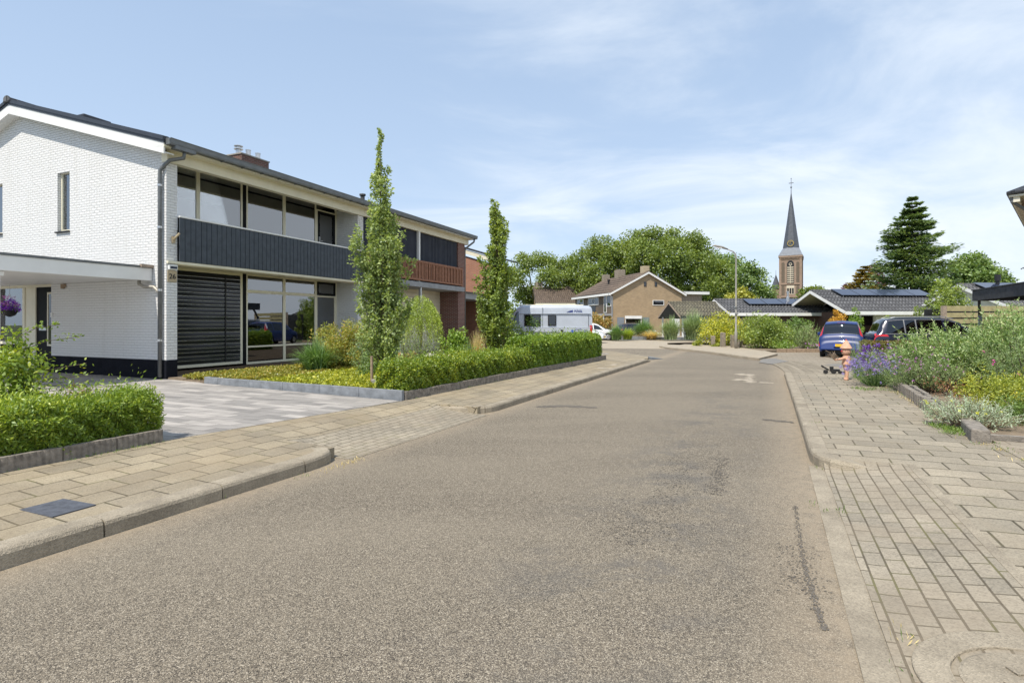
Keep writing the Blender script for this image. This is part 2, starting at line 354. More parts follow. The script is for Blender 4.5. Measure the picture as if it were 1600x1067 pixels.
foliage('leaf_gold_conifer', (.09, .08, .02), (.20, .155, .035), (.30, .22, .05), .2)
foliage('leaf_orange_conifer', (.25, .14, .02), (.42, .25, .03), (.52, .34, .05), .2)
foliage('leaf_azalea', (.09, .12, .025), (.22, .23, .035), (.40, .26, .06), .32, clump=3)
foliage('leaf_ground', (.10, .13, .015), (.27, .29, .03), (.44, .40, .05), .3, clump=3)
foliage('leaf_ground_red', (.12, .13, .02), (.22, .22, .035), (.36, .24, .06), .3, clump=3)
foliage('leaf_iris', (.05, .10, .03), (.12, .20, .06), (.22, .28, .10), .25)
foliage('leaf_weeping', (.11, .16, .025), (.25, .31, .045), (.38, .42, .08), .35)
foliage('leaf_bright', (.07, .13, .018), (.15, .23, .03), (.25, .32, .05), .35)
foliage('leaf_mid', (.05, .09, .02), (.11, .17, .035), (.18, .25, .05), .3)
foliage('leaf_silver', (.075, .125, .035), (.19, .27, .09), (.55, .58, .32), .3, clump=2)
foliage('leaf_grey_green', (.07, .11, .04), (.15, .21, .075), (.29, .33, .14), .25, clump=2)
foliage('leaf_blue_grey', (.16, .20, .13), (.28, .33, .23), (.42, .46, .34), .2, clump=2)
foliage('leaf_yellow_shrub', (.08, .11, .015), (.21, .24, .025), (.42, .38, .05), .3, clump=3)
foliage('leaf_yellow_flower', (.12, .16, .015), (.26, .27, .025), (.58, .44, .02), .3, clump=2.5)
foliage('leaf_rust', (.10, .13, .03), (.26, .19, .05), (.38, .17, .07), .3, clump=2)
foliage('leaf_bronze', (.06, .07, .02), (.13, .11, .03), (.22, .14, .05), .25, clump=3)
foliage('leaf_pampas', (.10, .14, .06), (.20, .26, .12), (.34, .38, .22), .2)
foliage('leaf_straw', (.30, .24, .10), (.45, .36, .17), (.55, .45, .24), .3)
foliage('leaf_brown', (.12, .06, .03), (.22, .11, .05), (.30, .17, .09), .2)
foliage('petal_lavender', (.10, .08, .25), (.19, .14, .38), (.32, .25, .50), .25)
foliage('leaf_purple', (.05, .02, .03), (.10, .035, .045), (.15, .06, .06), .2)
foliage('petal_salvia', (.05, .015, .14), (.10, .03, .24), (.16, .06, .35), .2)
foliage('petal_pink', (.38, .12, .48), (.50, .20, .60), (.62, .3, .7), .25)
foliage('petal_magenta', (.55, .02, .25), (.7, .04, .35), None, .25)
foliage('petal_yellow', (.75, .55, .02), (.85, .65, .04), None, .25)
foliage('petal_purple', (.12, .02, .45), (.22, .04, .6), (.6, .25, .6), .25)
foliage('petal_cream', (.65, .58, .42), (.75, .7, .55), None, .25)

# ------------------------------------------------------------------ object helpers
def tag(o, label=None, cat=None, group=None, kind=None):
    if label: o['label'] = label
    if cat: o['category'] = cat
    if group: o['group'] = group
    if kind: o['kind'] = kind
    return o
def empty(name, loc=(0, 0, 0), rz=0, label=None, cat=None, group=None):
    o = bpy.data.objects.new(name, None); COL.objects.link(o); o.location = loc; o.rotation_euler = (0, 0, rz)
    o.empty_display_size = .3
    return tag(o, label, cat, group)
def link_mesh(me, name, parent=None):
    o = bpy.data.objects.new(name, me); COL.objects.link(o)
    if parent: o.parent = parent
    return o
def box_uv(me, offs=(0, 0)):
    n = len(me.polygons)
    if not n: return
    me.calc_loop_triangles()
    co = np.empty(len(me.vertices)*3); me.vertices.foreach_get('co', co); co = co.reshape(-1, 3)
    nr = np.empty(n*3); me.polygons.foreach_get('normal', nr); nr = np.abs(nr.reshape(-1, 3))
    tot = np.empty(n, int); me.polygons.foreach_get('loop_total', tot)
    li = np.empty(len(me.loops), int); me.loops.foreach_get('vertex_index', li)
    ax = np.where(nr[:, 2] > .6, 2, np.where(nr[:, 0] > nr[:, 1], 0, 1))
    la = np.repeat(ax, tot); p = co[li]
    u = np.where(la == 0, p[:, 1], p[:, 0]); v = np.where(la == 2, p[:, 1], p[:, 2])
    uv = me.uv_layers.new(name='UVMap'); uv.data.foreach_set('uv', np.stack([u, v], 1).ravel())
class MB:
    def __init__(s): s.v = []; s.f = []; s.m = []; s.mi = 0
    def add(s, vs, fs):
        b = len(s.v); s.v += [tuple(x) for x in vs]; s.f += [tuple(i+b for i in f) for f in fs]; s.m += [s.mi]*len(fs); return s
    def box(s, x0, x1, y0, y1, z0, z1):
        return s.add([(x0, y0, z0), (x1, y0, z0), (x1, y1, z0), (x0, y1, z0), (x0, y0, z1), (x1, y0, z1), (x1, y1, z1), (x0, y1, z1)],
                     [(0, 3, 2, 1), (4, 5, 6, 7), (0, 1, 5, 4), (1, 2, 6, 5), (2, 3, 7, 6), (3, 0, 4, 7)])
    def prism(s, poly, a, b, axis=2):      # poly 2D extruded a..b along axis (0,1,2)
        n = len(poly)
        def P(p, h): return (h, p[0], p[1]) if axis == 0 else ((p[0], h, p[1]) if axis == 1 else (p[0], p[1], h))
        vs = [P(p, a) for p in poly]+[P(p, b) for p in poly]
        fs = [tuple(range(n))[::-1], tuple(range(n, 2*n))]+[(i, (i+1) % n, n+(i+1) % n, n+i) for i in range(n)]
        return s.add(vs, fs)
    def tube(s, pts, r, n=8, cap=True):
        pts = [Vector(p) for p in pts]; rs = r if isinstance(r, (list, tuple)) else [r]*len(pts)
        vs = []; prev = None
        for i, p in enumerate(pts):
            d = (pts[min(i+1, len(pts)-1)]-pts[max(i-1, 0)]).normalized()
            if prev is None:
                prev = d.orthogonal().normalized()
            a = (prev-d*prev.dot(d)).normalized(); prev = a; b = d.cross(a)
            for k in range(n):
                t = 2*math.pi*k/n; vs.append(p+(a*math.cos(t)+b*math.sin(t))*rs[i])
        fs = [(i*n+k, i*n+(k+1) % n, (i+1)*n+(k+1) % n, (i+1)*n+k) for i in range(len(pts)-1) for k in range(n)]
        if cap: fs += [tuple(range(n))[::-1], tuple(range((len(pts)-1)*n, len(pts)*n))]
        return s.add(vs, fs)
    def lathe(s, prof, cx=0, cy=0, n=16, z0=0):
        vs = [(cx+r*math.cos(2*math.pi*k/n), cy+r*math.sin(2*math.pi*k/n), z0+z) for r, z in prof for k in range(n)]
        fs = [(i*n+k, i*n+(k+1) % n, (i+1)*n+(k+1) % n, (i+1)*n+k) for i in range(len(prof)-1) for k in range(n)]
        fs += [tuple(range(n))[::-1], tuple(range((len(prof)-1)*n, len(prof)*n))]
        return s.add(vs, fs)
    def quad(s, a, b, c, d): return s.add([a, b, c, d], [(0, 1, 2, 3)])
    def build(s, name, mat, parent=None, smooth=False, bevel=0, label=None, fixn=True):
        me = bpy.data.meshes.new(name); me.from_pydata(s.v, [], s.f)
        mats = mat if isinstance(mat, (list, tuple)) else [mat]
        for m in mats: me.materials.append(MATS[m])
        if len(mats) > 1: me.polygons.foreach_set('material_index', s.m)
        if fixn:
            bm = bmesh.new(); bm.from_mesh(me); bmesh.ops.recalc_face_normals(bm, faces=bm.faces); bm.to_mesh(me); bm.free()
        box_uv(me)
        if smooth: me.polygons.foreach_set('use_smooth', [True]*len(me.polygons))
        me.update()
        o = link_mesh(me, name, parent)
        if label: o['label'] = label
        if bevel:
            b = o.modifiers.new('bevel', 'BEVEL'); b.width = bevel; b.segments = 2; b.limit_method = 'ANGLE'
        return o
def sheet(name, poly, mat, z=None, kind='structure', sub=0):
    me = bpy.data.meshes.new(name); me.from_pydata([(p[0], p[1], p[2] if z is None else z) for p in poly], [], [tuple(range(len(poly)))])
    bm = bmesh.new(); bm.from_mesh(me)
    bmesh.ops.triangulate(bm, faces=bm.faces); bmesh.ops.recalc_face_normals(bm, faces=bm.faces)
    for f in bm.faces:
        if f.normal.z < 0: f.normal_flip()
    be = [e for e in bm.edges if e.is_boundary]; r_e = bmesh.ops.extrude_edge_only(bm, edges=be)
    for v_ in r_e['geom']:
        if isinstance(v_, bmesh.types.BMVert): v_.co.z -= .13 if v_.co.z > .03 else .02
    bm.to_mesh(me); bm.free()
    me.materials.append(MATS[mat]); box_uv(me); o = link_mesh(me, name)
    if kind: o['kind'] = kind
    return o
def nrm(a): return a/np.maximum(np.linalg.norm(a, axis=1, keepdims=True), 1e-9)
def leaf_mesh(name, pos, axis, norm, length, width, mat, parent=None, fold=.18):
    """one mesh of small folded leaves; pos is the leaf base, axis its direction"""
    n = len(pos); axis = nrm(axis); norm = norm-axis*np.sum(norm*axis, 1, keepdims=True); norm = nrm(norm); side = np.cross(axis, norm)
    L = np.broadcast_to(np.asarray(length, float).reshape(-1, 1), (n, 1)); W = L*width
    v = np.empty((n, 4, 3), np.float32)
    v[:, 0] = pos; v[:, 1] = pos+axis*L*.5+side*W*.5+norm*W*fold; v[:, 2] = pos+axis*L; v[:, 3] = pos+axis*L*.5-side*W*.5+norm*W*fold
    me = bpy.data.meshes.new(name); me.vertices.add(n*4); me.vertices.foreach_set('co', v.ravel())
    me.loops.add(n*4); me.loops.foreach_set('vertex_index', np.arange(n*4)); me.polygons.add(n)
    me.polygons.foreach_set('loop_start', np.arange(n)*4); me.polygons.foreach_set('loop_total', np.full(n, 4)) if False else None
    me.materials.append(MATS[mat]); me.update(calc_edges=True); me.validate()
    return link_mesh(me, name, parent)
def randdir(n): return nrm(rng.normal(size=(n, 3)))
def clump_leaves(cen, rad, per, size, up=.35, jit=.7, flat=1.0, surf=.5):
    """leaves scattered in soft balls round clump centres; returns pos, axis, normal, size"""
    k = len(cen); idx = np.repeat(np.arange(k), per); n = len(idx)
    d = randdir(n); r = rng.random(n)**surf
    off = d*(r*np.asarray(rad)[idx])[:, None]; off[:, 2] *= flat
    p = cen[idx]+off
    ax = nrm(d+rng.normal(size=(n, 3))*jit)
    nm = nrm(d*.6+rng.normal(size=(n, 3))*.6+np.array([0, 0, up+.4]))
    L = size*(.6+.8*rng.random(n)); return p, ax, nm, L

# ================================================================== SETTING
g = MB(); g.quad((-400, -200, -.06), (400, -200, -.06), (400, 600, -.06), (-400, 600, -.06)); o = g.build('ground', 'ground_soil_grass'); o['kind'] = 'structure'
# road: the street and the side street that turns off to the left
o = sheet('road', [S(-8, 4.6), S(-8, -1.2), S(3, -.9), S(7, -.9), S(17.9, -.75), (9.0, 17.2, 0), (11.2, 19.6, 0), (10.9, 22.5, 0), (11.2, 27, 0), (10.6, 30, 0), (9.4, 32.3, 0), (-40, 37, 0), (-40, 29, 0), (4.5, 28.8, 0), (5.0, 24, 0), S(22.4, 4.6)], 'asphalt', 0)
# far forecourt in pale paving
o = sheet('forecourt', [(-40, 37, .004), (9.3, 32.1, .004), (11, 31.2, .004), (22, 33, .004), (22, 62, .004), (-40, 75, .004)], 'far_paving', None)
# pavements as height fields in the street frame
def smooth(a, b, x):
    t = np.clip((x-a)/(b-a), 0, 1); return t*t*(3-2*t)
def pave_grid(name, u0, u1, v0, v1, du, dv, zf, mat, vf=None):
    us = np.arange(u0, u1+du*.5, du); nv = max(2, int(round(abs(v1-v0)/dv))+1)
    vs = []; 
    for u in us:
        a, b = (v0, v1) if vf is None else vf(u)
        for j in range(nv):
            v = a+(b-a)*j/(nv-1); p = S(u, v); vs.append((p.x, p.y, float(zf(u, v))))
    fs = [(i*nv+j, (i+1)*nv+j, (i+1)*nv+j+1, i*nv+j+1) for i in range(len(us)-1) for j in range(nv-1)]
    me = bpy.data.meshes.new(name); me.from_pydata(vs, [], fs); me.materials.append(MATS[mat])
    me.update()
    if me.polygons[0].normal.z < 0: me.flip_normals()
    bm = bmesh.new(); bm.from_mesh(me); r_e = bmesh.ops.extrude_edge_only(bm, edges=[e for e in bm.edges if e.is_boundary])
    for v_ in r_e['geom']:
        if isinstance(v_, bmesh.types.BMVert): v_.co.z = min(v_.co.z-.01, -.03)
    bm.to_mesh(me); bm.free(); me.update()
    box_uv(me); o = link_mesh(me, name); o['kind'] = 'structure'; return o
def zL(u, v):
    k = smooth(4.9, 5.6, v); w0 = .02+.9*k; w1 = .02+.6*k
    drop = smooth(4.78-.2*k, 4.78-.2*k+w0, u)*(1-smooth(8.02-w1*.6, 8.02+w1*.5, u))
    r = smooth(4.35, 6.1, v)
    return .118+.04*smooth(4.4, 6.4, v) - drop*(1-r)*.112
def vfl(u):
    hv = 6.46 if u < 4.0 else (6.46-(u-4.0)*.5/3.8 if u < 7.8 else 5.96)
    return (4.48, hv)
pave_grid('pavement', -8.99, 4.76, 4.53, 6.46, .125, .12, zL, 'slab_left', lambda u: (4.53, vfl(u)[1]))
pave_grid('pavement', 4.76, 8.05, 5.30, 6.46, .049, .12, zL, 'slab_left', lambda u: (5.30, vfl(u)[1]))
pave_grid('brick_crossing', 4.76, 8.05, 4.28, 5.30, .047, .1, lambda u, v: zL(min(max(u, 4.83), 7.98), min(v, 5.0))+(.0 if v < 5.0 else float(zL(min(max(u, 4.83), 7.98), v)-zL(min(max(u, 4.83), 7.98), 5.0))), 'brick_strip')
pave_grid('pavement', 8.05, 21.8, 4.51, 5.95, .13, .12, zL, 'slab_left', lambda u: (4.49, 5.96-.02*(u-8)))
cp = [S(21.8, 4.42), (5.75, 23.0), (5.5, 25.0), (5.0, 27.2), (3.8, 28.9), (-1, 29.6), (-12, 30.2), (-12, 26.0), (0, 24.4), S(20.2, 5.75), S(21.8, 5.7)]
sheet('pavement', [(p[0], p[1]) for p in cp], 'slab_left', .121)
sheet('asphalt_patch', [(5.80, 22.6, .10), (6.45, 23.2, .012), (6.0, 25.6, .012), (5.3, 27.9, .012), (3.2, 29.5, .012), (1.0, 29.9, .012), (1.0, 29.5, .124), (3.75, 28.8, .124), (4.95, 27.1, .124), (5.45, 25.0, .124), (5.7, 23.1, .124)], 'grey_patch')
# right-hand pavement
def zR(u, v):
    drop = 1-smooth(6.45, 6.75, u); drop = np.maximum(drop, smooth(17.0, 17.9, u)); r = smooth(.4, 1.5, -v)
    return .112+.02*smooth(.5, 2.2, -v) - drop*(1-r)*.10
pave_grid('pavement', 6.66, 18.0, -.53, -2.34, .13, .1, zR, 'slab_right')
pave_grid('pavement', -8, 6.72, -1.30, -2.34, .13, .1, zR, 'slab_right')
pave_grid('brick_strip', -8, 6.72, -.50, -1.24, .13, .1, zR, 'brick_strip')
o = pave_grid('concrete_strip', -8, 6.66, -.36, -.50, .13, .07, lambda u, v: .006+.004*math.sin(u*7), 'kerb_concrete')
o = pave_grid('concrete_strip', -8, 6.72, -1.24, -1.30, .13, .03, lambda u, v: zR(u, v)+.003, 'kerb_concrete')
pave_grid('garden_path', -8, 8.42, -2.40, -14, .4, .4, lambda u, v: .135, 'slab_drive')
pave_grid('concrete_strip', -8, 8.2, -2.34, -2.40, .3, .03, lambda u, v: .139, 'kerb_concrete')
# crossing and parking apron on the right
sheet('parking_apron', [S(17.95, -.40), (8.75, 17.55), (9.4, 19.2), (9.85, 20.9), (10.08, 22.4), (10.7, 24.2), (12.0, 26.9), (12.8, 28.1), (16.5, 28.1), (30, 27.2), (32, 20), (26, 15.5), (11.5, 14.6), S(18.0, -2.34)], 'slab_drive', .012)
# fan of bricks laid in curves at the corner
m = MB(); cc0 = S(17.95, -.36); cc0 = (cc0.x-.9026*27, cc0.y+.4305*27)
for k in range(8):
    ra = 27+.02+k*.2; rb = ra+.175
    for i in range(30):
        a0 = R(-25.5)+i*.2/27; a1 = a0+.192/27; zz = .019+.003*math.sin(i*3.1+k*5)
        m.quad(*[(cc0[0]+math.cos(a_)*r_, cc0[1]+math.sin(a_)*r_, zz) for a_, r_ in ((a0, ra), (a1, ra), (a1, rb), (a0, rb))])
o = m.build('curved_brick_rows', 'kerb_concrete'); o['kind'] = 'structure'
for f in o.data.polygons: pass
sheet('asphalt_patch', [gr(1186, 566, .02), gr(1206, 569, .02), gr(1232, 564.5, .02), gr(1210, 560, .02), gr(1190, 561, .02)], 'asphalt_patch', .026)
sheet('asphalt_patch', [gr(1288, 569, .02), gr(1318, 574, .02), gr(1345, 574, .02), gr(1345, 567, .02)], 'asphalt_patch', .017)
# outer pavement on the far bend
fp = [gr(1186, 563.5), gr(1150, 559), gr(1120, 554.5), gr(1090, 550.5), gr(1043, 545.5)]
fb = [gr(1043, 544), gr(1070, 540), gr(1120, 541), gr(1160, 546), gr(1195, 551), gr(1215, 556)]
sheet('far_pavement', [(p.x, p.y) for p in fp+[gr(1030, 543)]+fb], 'far_paving', .10)
# ---- kerbs: separate cast stones with joints
def kerb(path, z0=-.05, h=.125, wdt=.19, side=1, stone=1.0, taper=None, name='kerb'):
    """path: list of points on the road-side face; stones of given length, chamfered top edge"""
    pts = [Vector((p[0], p[1], 0)) for p in path]; cum = [0]
    for a, b in zip(pts, pts[1:]): cum.append(cum[-1]+(b-a).length)
    def P(s):
        s = max(0, min(cum[-1], s))
        for i in range(len(pts)-1):
            if s <= cum[i+1]+1e-9:
                f = (s-cum[i])/max(1e-9, cum[i+1]-cum[i]); return pts[i].lerp(pts[i+1], f), (pts[i+1]-pts[i]).normalized()
        return pts[-1], (pts[-1]-pts[-2]).normalized()
    mb = MB(); s = 0
    while s < cum[-1]-.05:
        e = min(s+stone, cum[-1]); e = cum[-1] if cum[-1]-e < .5 else e; ns = max(1, int((e-s)/.14)); jz = random.uniform(-.004, .004); jo = random.uniform(-.004, .004)
        base = len(mb.v); ring = 7
        for i in range(ns+1):
            ss = s+.006+(e-s-.012)*i/ns; p, d = P(ss); d = (P(ss+.09)[0]-P(ss-.09)[0]).normalized(); n = Vector((-d.y, d.x, 0))*side
            hh = h if taper is None else taper(ss, cum[-1], h)
            pr = [(0.0, z0), (.004, hh-.035), (.016, hh-.012), (.035, hh), (wdt-.012, hh+.003), (wdt, hh-.008), (wdt, z0)]
            for x, z in pr:
                q = p+n*(x+jo); mb.v.append((q.x, q.y, z+jz))
        for i in range(ns):
            for k in range(ring-1):
                a = base+i*ring+k; mb.f.append((a, a+ring, a+ring+1, a+1)); mb.m.append(0)
        mb.f.append(tuple(base+k for k in range(ring))); mb.m.append(0); mb.f.append(tuple(base+ns*ring+k for k in range(ring))[::-1]); mb.m.append(0)
        s = e
    o = mb.build(name, 'kerb_concrete'); o['kind'] = 'structure'; return o
kerb([S(-9, 4.35), S(4.22, 4.35), S(4.45, 4.37), S(4.62, 4.44), S(4.73, 4.56), S(4.79, 4.72), S(4.80, 4.95), S(4.80, 5.36)], stone=.94, taper=lambda s, L, h: h-.10*float(smooth(L-.75, L, s)))
kerb([S(8.02, 5.36), S(8.02, 4.95), S(8.03, 4.72), S(8.1, 4.52), S(8.28, 4.38), S(8.5, 4.35), S(14, 4.35), S(18.5, 4.35), S(21.95, 4.35)], taper=lambda s, L, h: h*.95-.04*float(1-smooth(0, .6, s))-.06*float(smooth(L-.8, L, s)))
kerb([S(6.62, -1.25), S(6.55, -.95), S(6.52, -.72), S(6.56, -.55), S(6.68, -.44), S(6.9, -.39), S(7.4, -.385), S(13, -.36), S(18.0, -.33)], side=-1, taper=lambda s, L, h: h-.10*float(1-smooth(0, .7, s))-.09*float(smooth(L-.8, L, s)))
kerb([(p.x, p.y) for p in fp[::-1]], side=1, h=.11, stone=1.0, taper=lambda s, L, h: h-.08*float(1-smooth(0, .8, s))-.09*float(smooth(L-1.5, L, s)))
# driveway of the white house, at house level .17 - .2
dp = [S(-9, 6.50, .16), S(4.0, 6.46, .162), S(7.8, 5.97, .162), S(8.0, 11.5, .19), S(8.0, 14.2, .2), S(-1, 30, .2), S(-16, 24, .2), S(-12, 6.6, .16)]
sheet('driveway', [S(4.0, 6.46, .1615), S(7.86, 5.955, .1615), S(7.98, 11.4, .197), S(8.9, 14.4, .2), S(14, 26, .2), S(-16, 26, .2), S(-14, 8.0, .17), S(4.0, 8.0, .17)], 'driveway_slab')
sheet('planting_bed', [(p.x, p.y) for p in (S(-9, 6.47), S(3.98, 6.47), S(3.98, 7.6), S(-9, 7.6))], 'soil', .195)
sheet('planting_bed', [(p.x, p.y) for p in (S(8.05, 6.02), S(20, 5.8), S(21.5, 9), S(23, 14.5), S(8.25, 13.4), S(8.05, 11.4))], 'soil', .235)
o_ = MB(); 
for i_ in range(12): q0, q1 = S(8.41, -2.36-i_), S(8.41, -3.34-i_); q2, q3 = S(8.50, -3.34-i_), S(8.50, -2.36-i_); o_.prism([(q0.x, q0.y), (q1.x, q1.y), (q2.x, q2.y), (q3.x, q3.y)], .05, .195)
o_ = o_.build('bed_edge', 'old_concrete'); tag(o_, 'low concrete edging between right driveway and shrub bed', 'edging')
sheet('planting_bed', [(p.x, p.y) for p in (S(8.46, -2.4), S(13.8, -2.36), S(16.6, -2.8), S(16.8, -6), S(16, -12), S(13, -16), S(8.46, -16))], 'soil', .16)
sheet('planting_bed', [(p.x, p.y) for p in (gr(1120, 541), gr(1160, 546), gr(1190, 551), gr(1284, 549), Vector((17.5, 40)), Vector((11, 38.5)), gr(1090, 536))], 'soil', .108)

# ---- small ground details
m = MB()    # manhole ring at the lower right corner
c = S(1.98, -1.18)
c = Vector((2.14, 2.22, .0))
prof = lambda r0, r1, z: [((c.x+r*math.cos(a), c.y+r*math.sin(a), z)) for a in [0] for r in (r0, r1)]
def ring(mb, cx, cy, r0, r1, z0, z1, n=48):
    vs = []; 
    for k in range(n):
        a = 2*math.pi*k/n; ca, sa = math.cos(a), math.sin(a)
        vs += [(cx+r0*ca, cy+r0*sa, z0), (cx+r0*ca, cy+r0*sa, z1), (cx+r1*ca, cy+r1*sa, z1), (cx+r1*ca, cy+r1*sa, z0)]
    fs = [(k*4+j, ((k+1) % n)*4+j, ((k+1) % n)*4+j+1, k*4+j+1) for k in range(n) for j in range(3)]
    return mb.add(vs, fs)
mh = empty('manhole_cover', (c.x, c.y, .036), 0, 'round concrete inspection cover set in the brick strip at the bottom right corner', 'manhole cover')
mh.rotation_mode = 'AXIS_ANGLE'; mh.rotation_axis_angle = (R(-6.5), SD[0], SD[1], 0)
r_ = MB(); ring(r_, 0, 0, .27, .41, -.03, .042); r_.build('rim', 'kerb_concrete', mh, bevel=.006)
l_ = MB(); l_.lathe([(.245, -.02), (.245, .030), (.23, .036), (.0001, .036)], n=40); 
for a in (0, 90, 180, 270): l_.box(.09*math.cos(R(a))-.012, .09*math.cos(R(a))+.012, .09*math.sin(R(a))-.03, .09*math.sin(R(a))+.03, .0355, .044)
l_.build('lid', 'kerb_concrete', mh)
c = gr(928, 553, .12); mh2 = empty('manhole_cover', (c.x, c.y, 0), 0, 'round grey inspection cover in the pavement just past the end of the tall hedge', 'manhole cover')
r_ = MB(); ring(r_, 0, 0, .55, .68, .1, .135); r_.build('rim', 'concrete', mh2); l_ = MB(); l_.lathe([(.54, .1), (.54, .128), (.001, .13)], n=36); l_.build('lid', 'old_concrete', mh2)
plain('shadow_slab', (.075, .082, .10), .8, var=.35, scale=14, bmp=.5, bscale=90)
# cast shadow on the lower left slabs, painted as a dark sheet
sheet('shadow_slabs', [gr(-2, 778, .13), gr(84, 776, .13), (gr(150, 788, .13)), gr(82, 807, .13), gr(0, 790, .13)], 'shadow_slab', .131)
# fine wear and bitumen marks: many small irregular flakes lying on the surface
def flakes(name, path, spread, n, size, z, mat, ang=None, stretch=1.0):
    m_ = MB(); pts = [Vector((p.x, p.y)) for p in path]
    for _ in range(n):
        k = random.randrange(len(pts)-1); f = random.random(); p = pts[k].lerp(pts[k+1], f); d = (pts[k+1]-pts[k]).normalized()
        q = p+Vector((-d.y, d.x))*random.gauss(0, spread); r = size*random.uniform(.3, 1.2); nn = random.randint(5, 7); a0 = random.random()*6.28
        e = d if ang is None else Vector((math.cos(ang), math.sin(ang)))
        vs = []
        for i_ in range(nn):
            a = a0+6.283*i_/nn; rr = r*random.uniform(.5, 1.15); c_, s__ = math.cos(a)*rr*stretch, math.sin(a)*rr; vs.append((q.x+e.x*c_-e.y*s__, q.y+e.y*c_+e.x*s__, z+_*4e-7))
        m_.add(vs, [tuple(range(nn))])
    o_ = m_.build(name, mat); o_['kind'] = 'structure'; return o_
plain('bitumen', (.13, .113, .092), .85, var=.4, scale=30, bmp=.6, bscale=120)
flakes('bitumen_marks', [gr(1243, 790), gr(1250, 850), gr(1262, 900), gr(1276, 950), gr(1288, 985)], .010, 620, .0055, .0035, 'bitumen', None, 2.2)
flakes('bitumen_marks', [gr(1240, 850), gr(1250, 900), gr(1262, 930)], .07, 360, .0048, .0033, 'bitumen', R(5), 2.0)
flakes('bitumen_marks', [gr(1130, 715), gr(1122, 735), gr(1126, 750), gr(1114, 772)], .05, 520, .008, .0034, 'bitumen', None, 1.5)
flakes('bitumen_marks', [gr(1084, 690), gr(1076, 720), gr(1060, 760), gr(1010, 810), gr(975, 850)], .16, 1100, .0075, .0032, 'bitumen', None, 1.4)
flakes('bitumen_marks', [gr(1193, 655), gr(1215, 658), gr(1240, 660)], .04, 260, .011, .0036, 'bitumen', None, 2.0)
flakes('bitumen_marks', [gr(840, 636), gr(880, 634), gr(930, 637)], .05, 260, .03, .0036, 'bitumen', None, 2.0)
# white spilled chalk on the road
def blob(name, pts, z, mat, label=None):
    m_ = MB(); m_.add([(p.x, p.y, z) for p in pts], [tuple(range(len(pts)))]); o_ = m_.build(name, mat); o_['kind'] = 'structure'; return o_
flakes('chalk_stain', [gr(1152, 585), gr(1165, 585), gr(1173, 586)], .09, 260, .04, .0040, 'chalk_white', R(8), 2.2)
flakes('chalk_stain', [gr(1172, 586), gr(1170, 592), gr(1173, 598)], .07, 190, .035, .0046, 'chalk_white', R(8), 2.2)
flakes('chalk_stain', [gr(1145, 594.5), gr(1158, 592.5), gr(1168, 595)], .05, 140, .03, .0052, 'chalk_white', R(8), 2.2)
flakes('chalk_stain', [gr(1187, 597.5), gr(1208, 598.6)], .04, 60, .03, .0040, 'chalk_white', R(8), 2.5)
flakes('chalk_stain', [gr(935, 569.5, .12), gr(946, 568.5, .12), gr(958, 570.5, .12)], .10, 160, .06, .1245, 'chalk_white', R(8), 2.5)
flakes('chalk_stain', [gr(930, 574.6, .12), gr(955, 576, .12)], .04, 80, .05, .1255, 'chalk_white', R(8), 2.5)

# ---- garden edgings
def ribbed_edging(name, a, b, z0, z1, mat, label, cat='edging', group=None, rib=.055, th=.06, unit=.5):
    L = (b-a).length; o_ = empty(name, a, math.atan2(b.y-a.y, b.x-a.x), label, cat, group)
    n = int(L/rib); m_ = MB(); s = 0
    while s < L-.01:
        e = min(s+unit, L); vs = []; k = max(1, int((e-s)/rib)); prof_ = []
        for i in range(k*4+1):
            x = s+.004+(e-s-.008)*i/(k*4); y = -.012*abs(math.sin(math.pi*i/4)); prof_.append((x, y))
        poly = prof_+[(e-.004, th), (s+.004, th)]
        zz = z1+random.uniform(-.006, .006); m_.prism(poly, z0, zz)
        s = e
    m_.build('edging_band', mat, o_); return o_
a, b = S(-9, 6.46, .0), S(4.0, 6.44, .0)
ribbed_edging('garden_edging', a, b, .08, .30, 'old_concrete', 'ribbed concrete edging under the near left hedge')
a, b = S(8.02, 5.955, 0), S(20.3, 5.70, 0)
ribbed_edging('garden_edging', a, b, .08, .30, 'old_concrete', 'dark ribbed concrete edging under the long clipped hedges', rib=.08)
# grey smooth kerb along the driveway side of the planted bed
o_ = empty('garden_edging', S(7.94, 5.97, 0), 0, 'smooth blue grey stone edging between driveway and yellow ground cover', 'edging')
m_ = MB(); q0, q1 = Vector((0, 0)), S(8.0, 11.43)-S(7.94, 5.97); dd = Vector((q1.x, q1.y)).normalized(); L = Vector((q1.x, q1.y)).length; nn = Vector((dd.y, -dd.x))
s = 0
while s < L-.05:
    e = min(s+1.0, L); A0 = dd*(s+.003); B0 = dd*(e-.003); m_.prism([(A0.x, A0.y), (B0.x, B0.y), (B0.x+nn.x*.07, B0.y+nn.y*.07), (A0.x+nn.x*.07, A0.y+nn.y*.07)], .1, .335+random.uniform(-.003, .003)); s = e
m_.build('stone_band', 'bluestone', o_, bevel=.006)
m_ = MB(); P0 = dd*L; m_.prism([(P0.x, P0.y), (P0.x+.75, P0.y+1.3), (P0.x+.82, P0.y+1.27), (P0.x+.07, P0.y-.02)], .1, .34); m_.build('stone_band', 'bluestone', o_, bevel=.006)
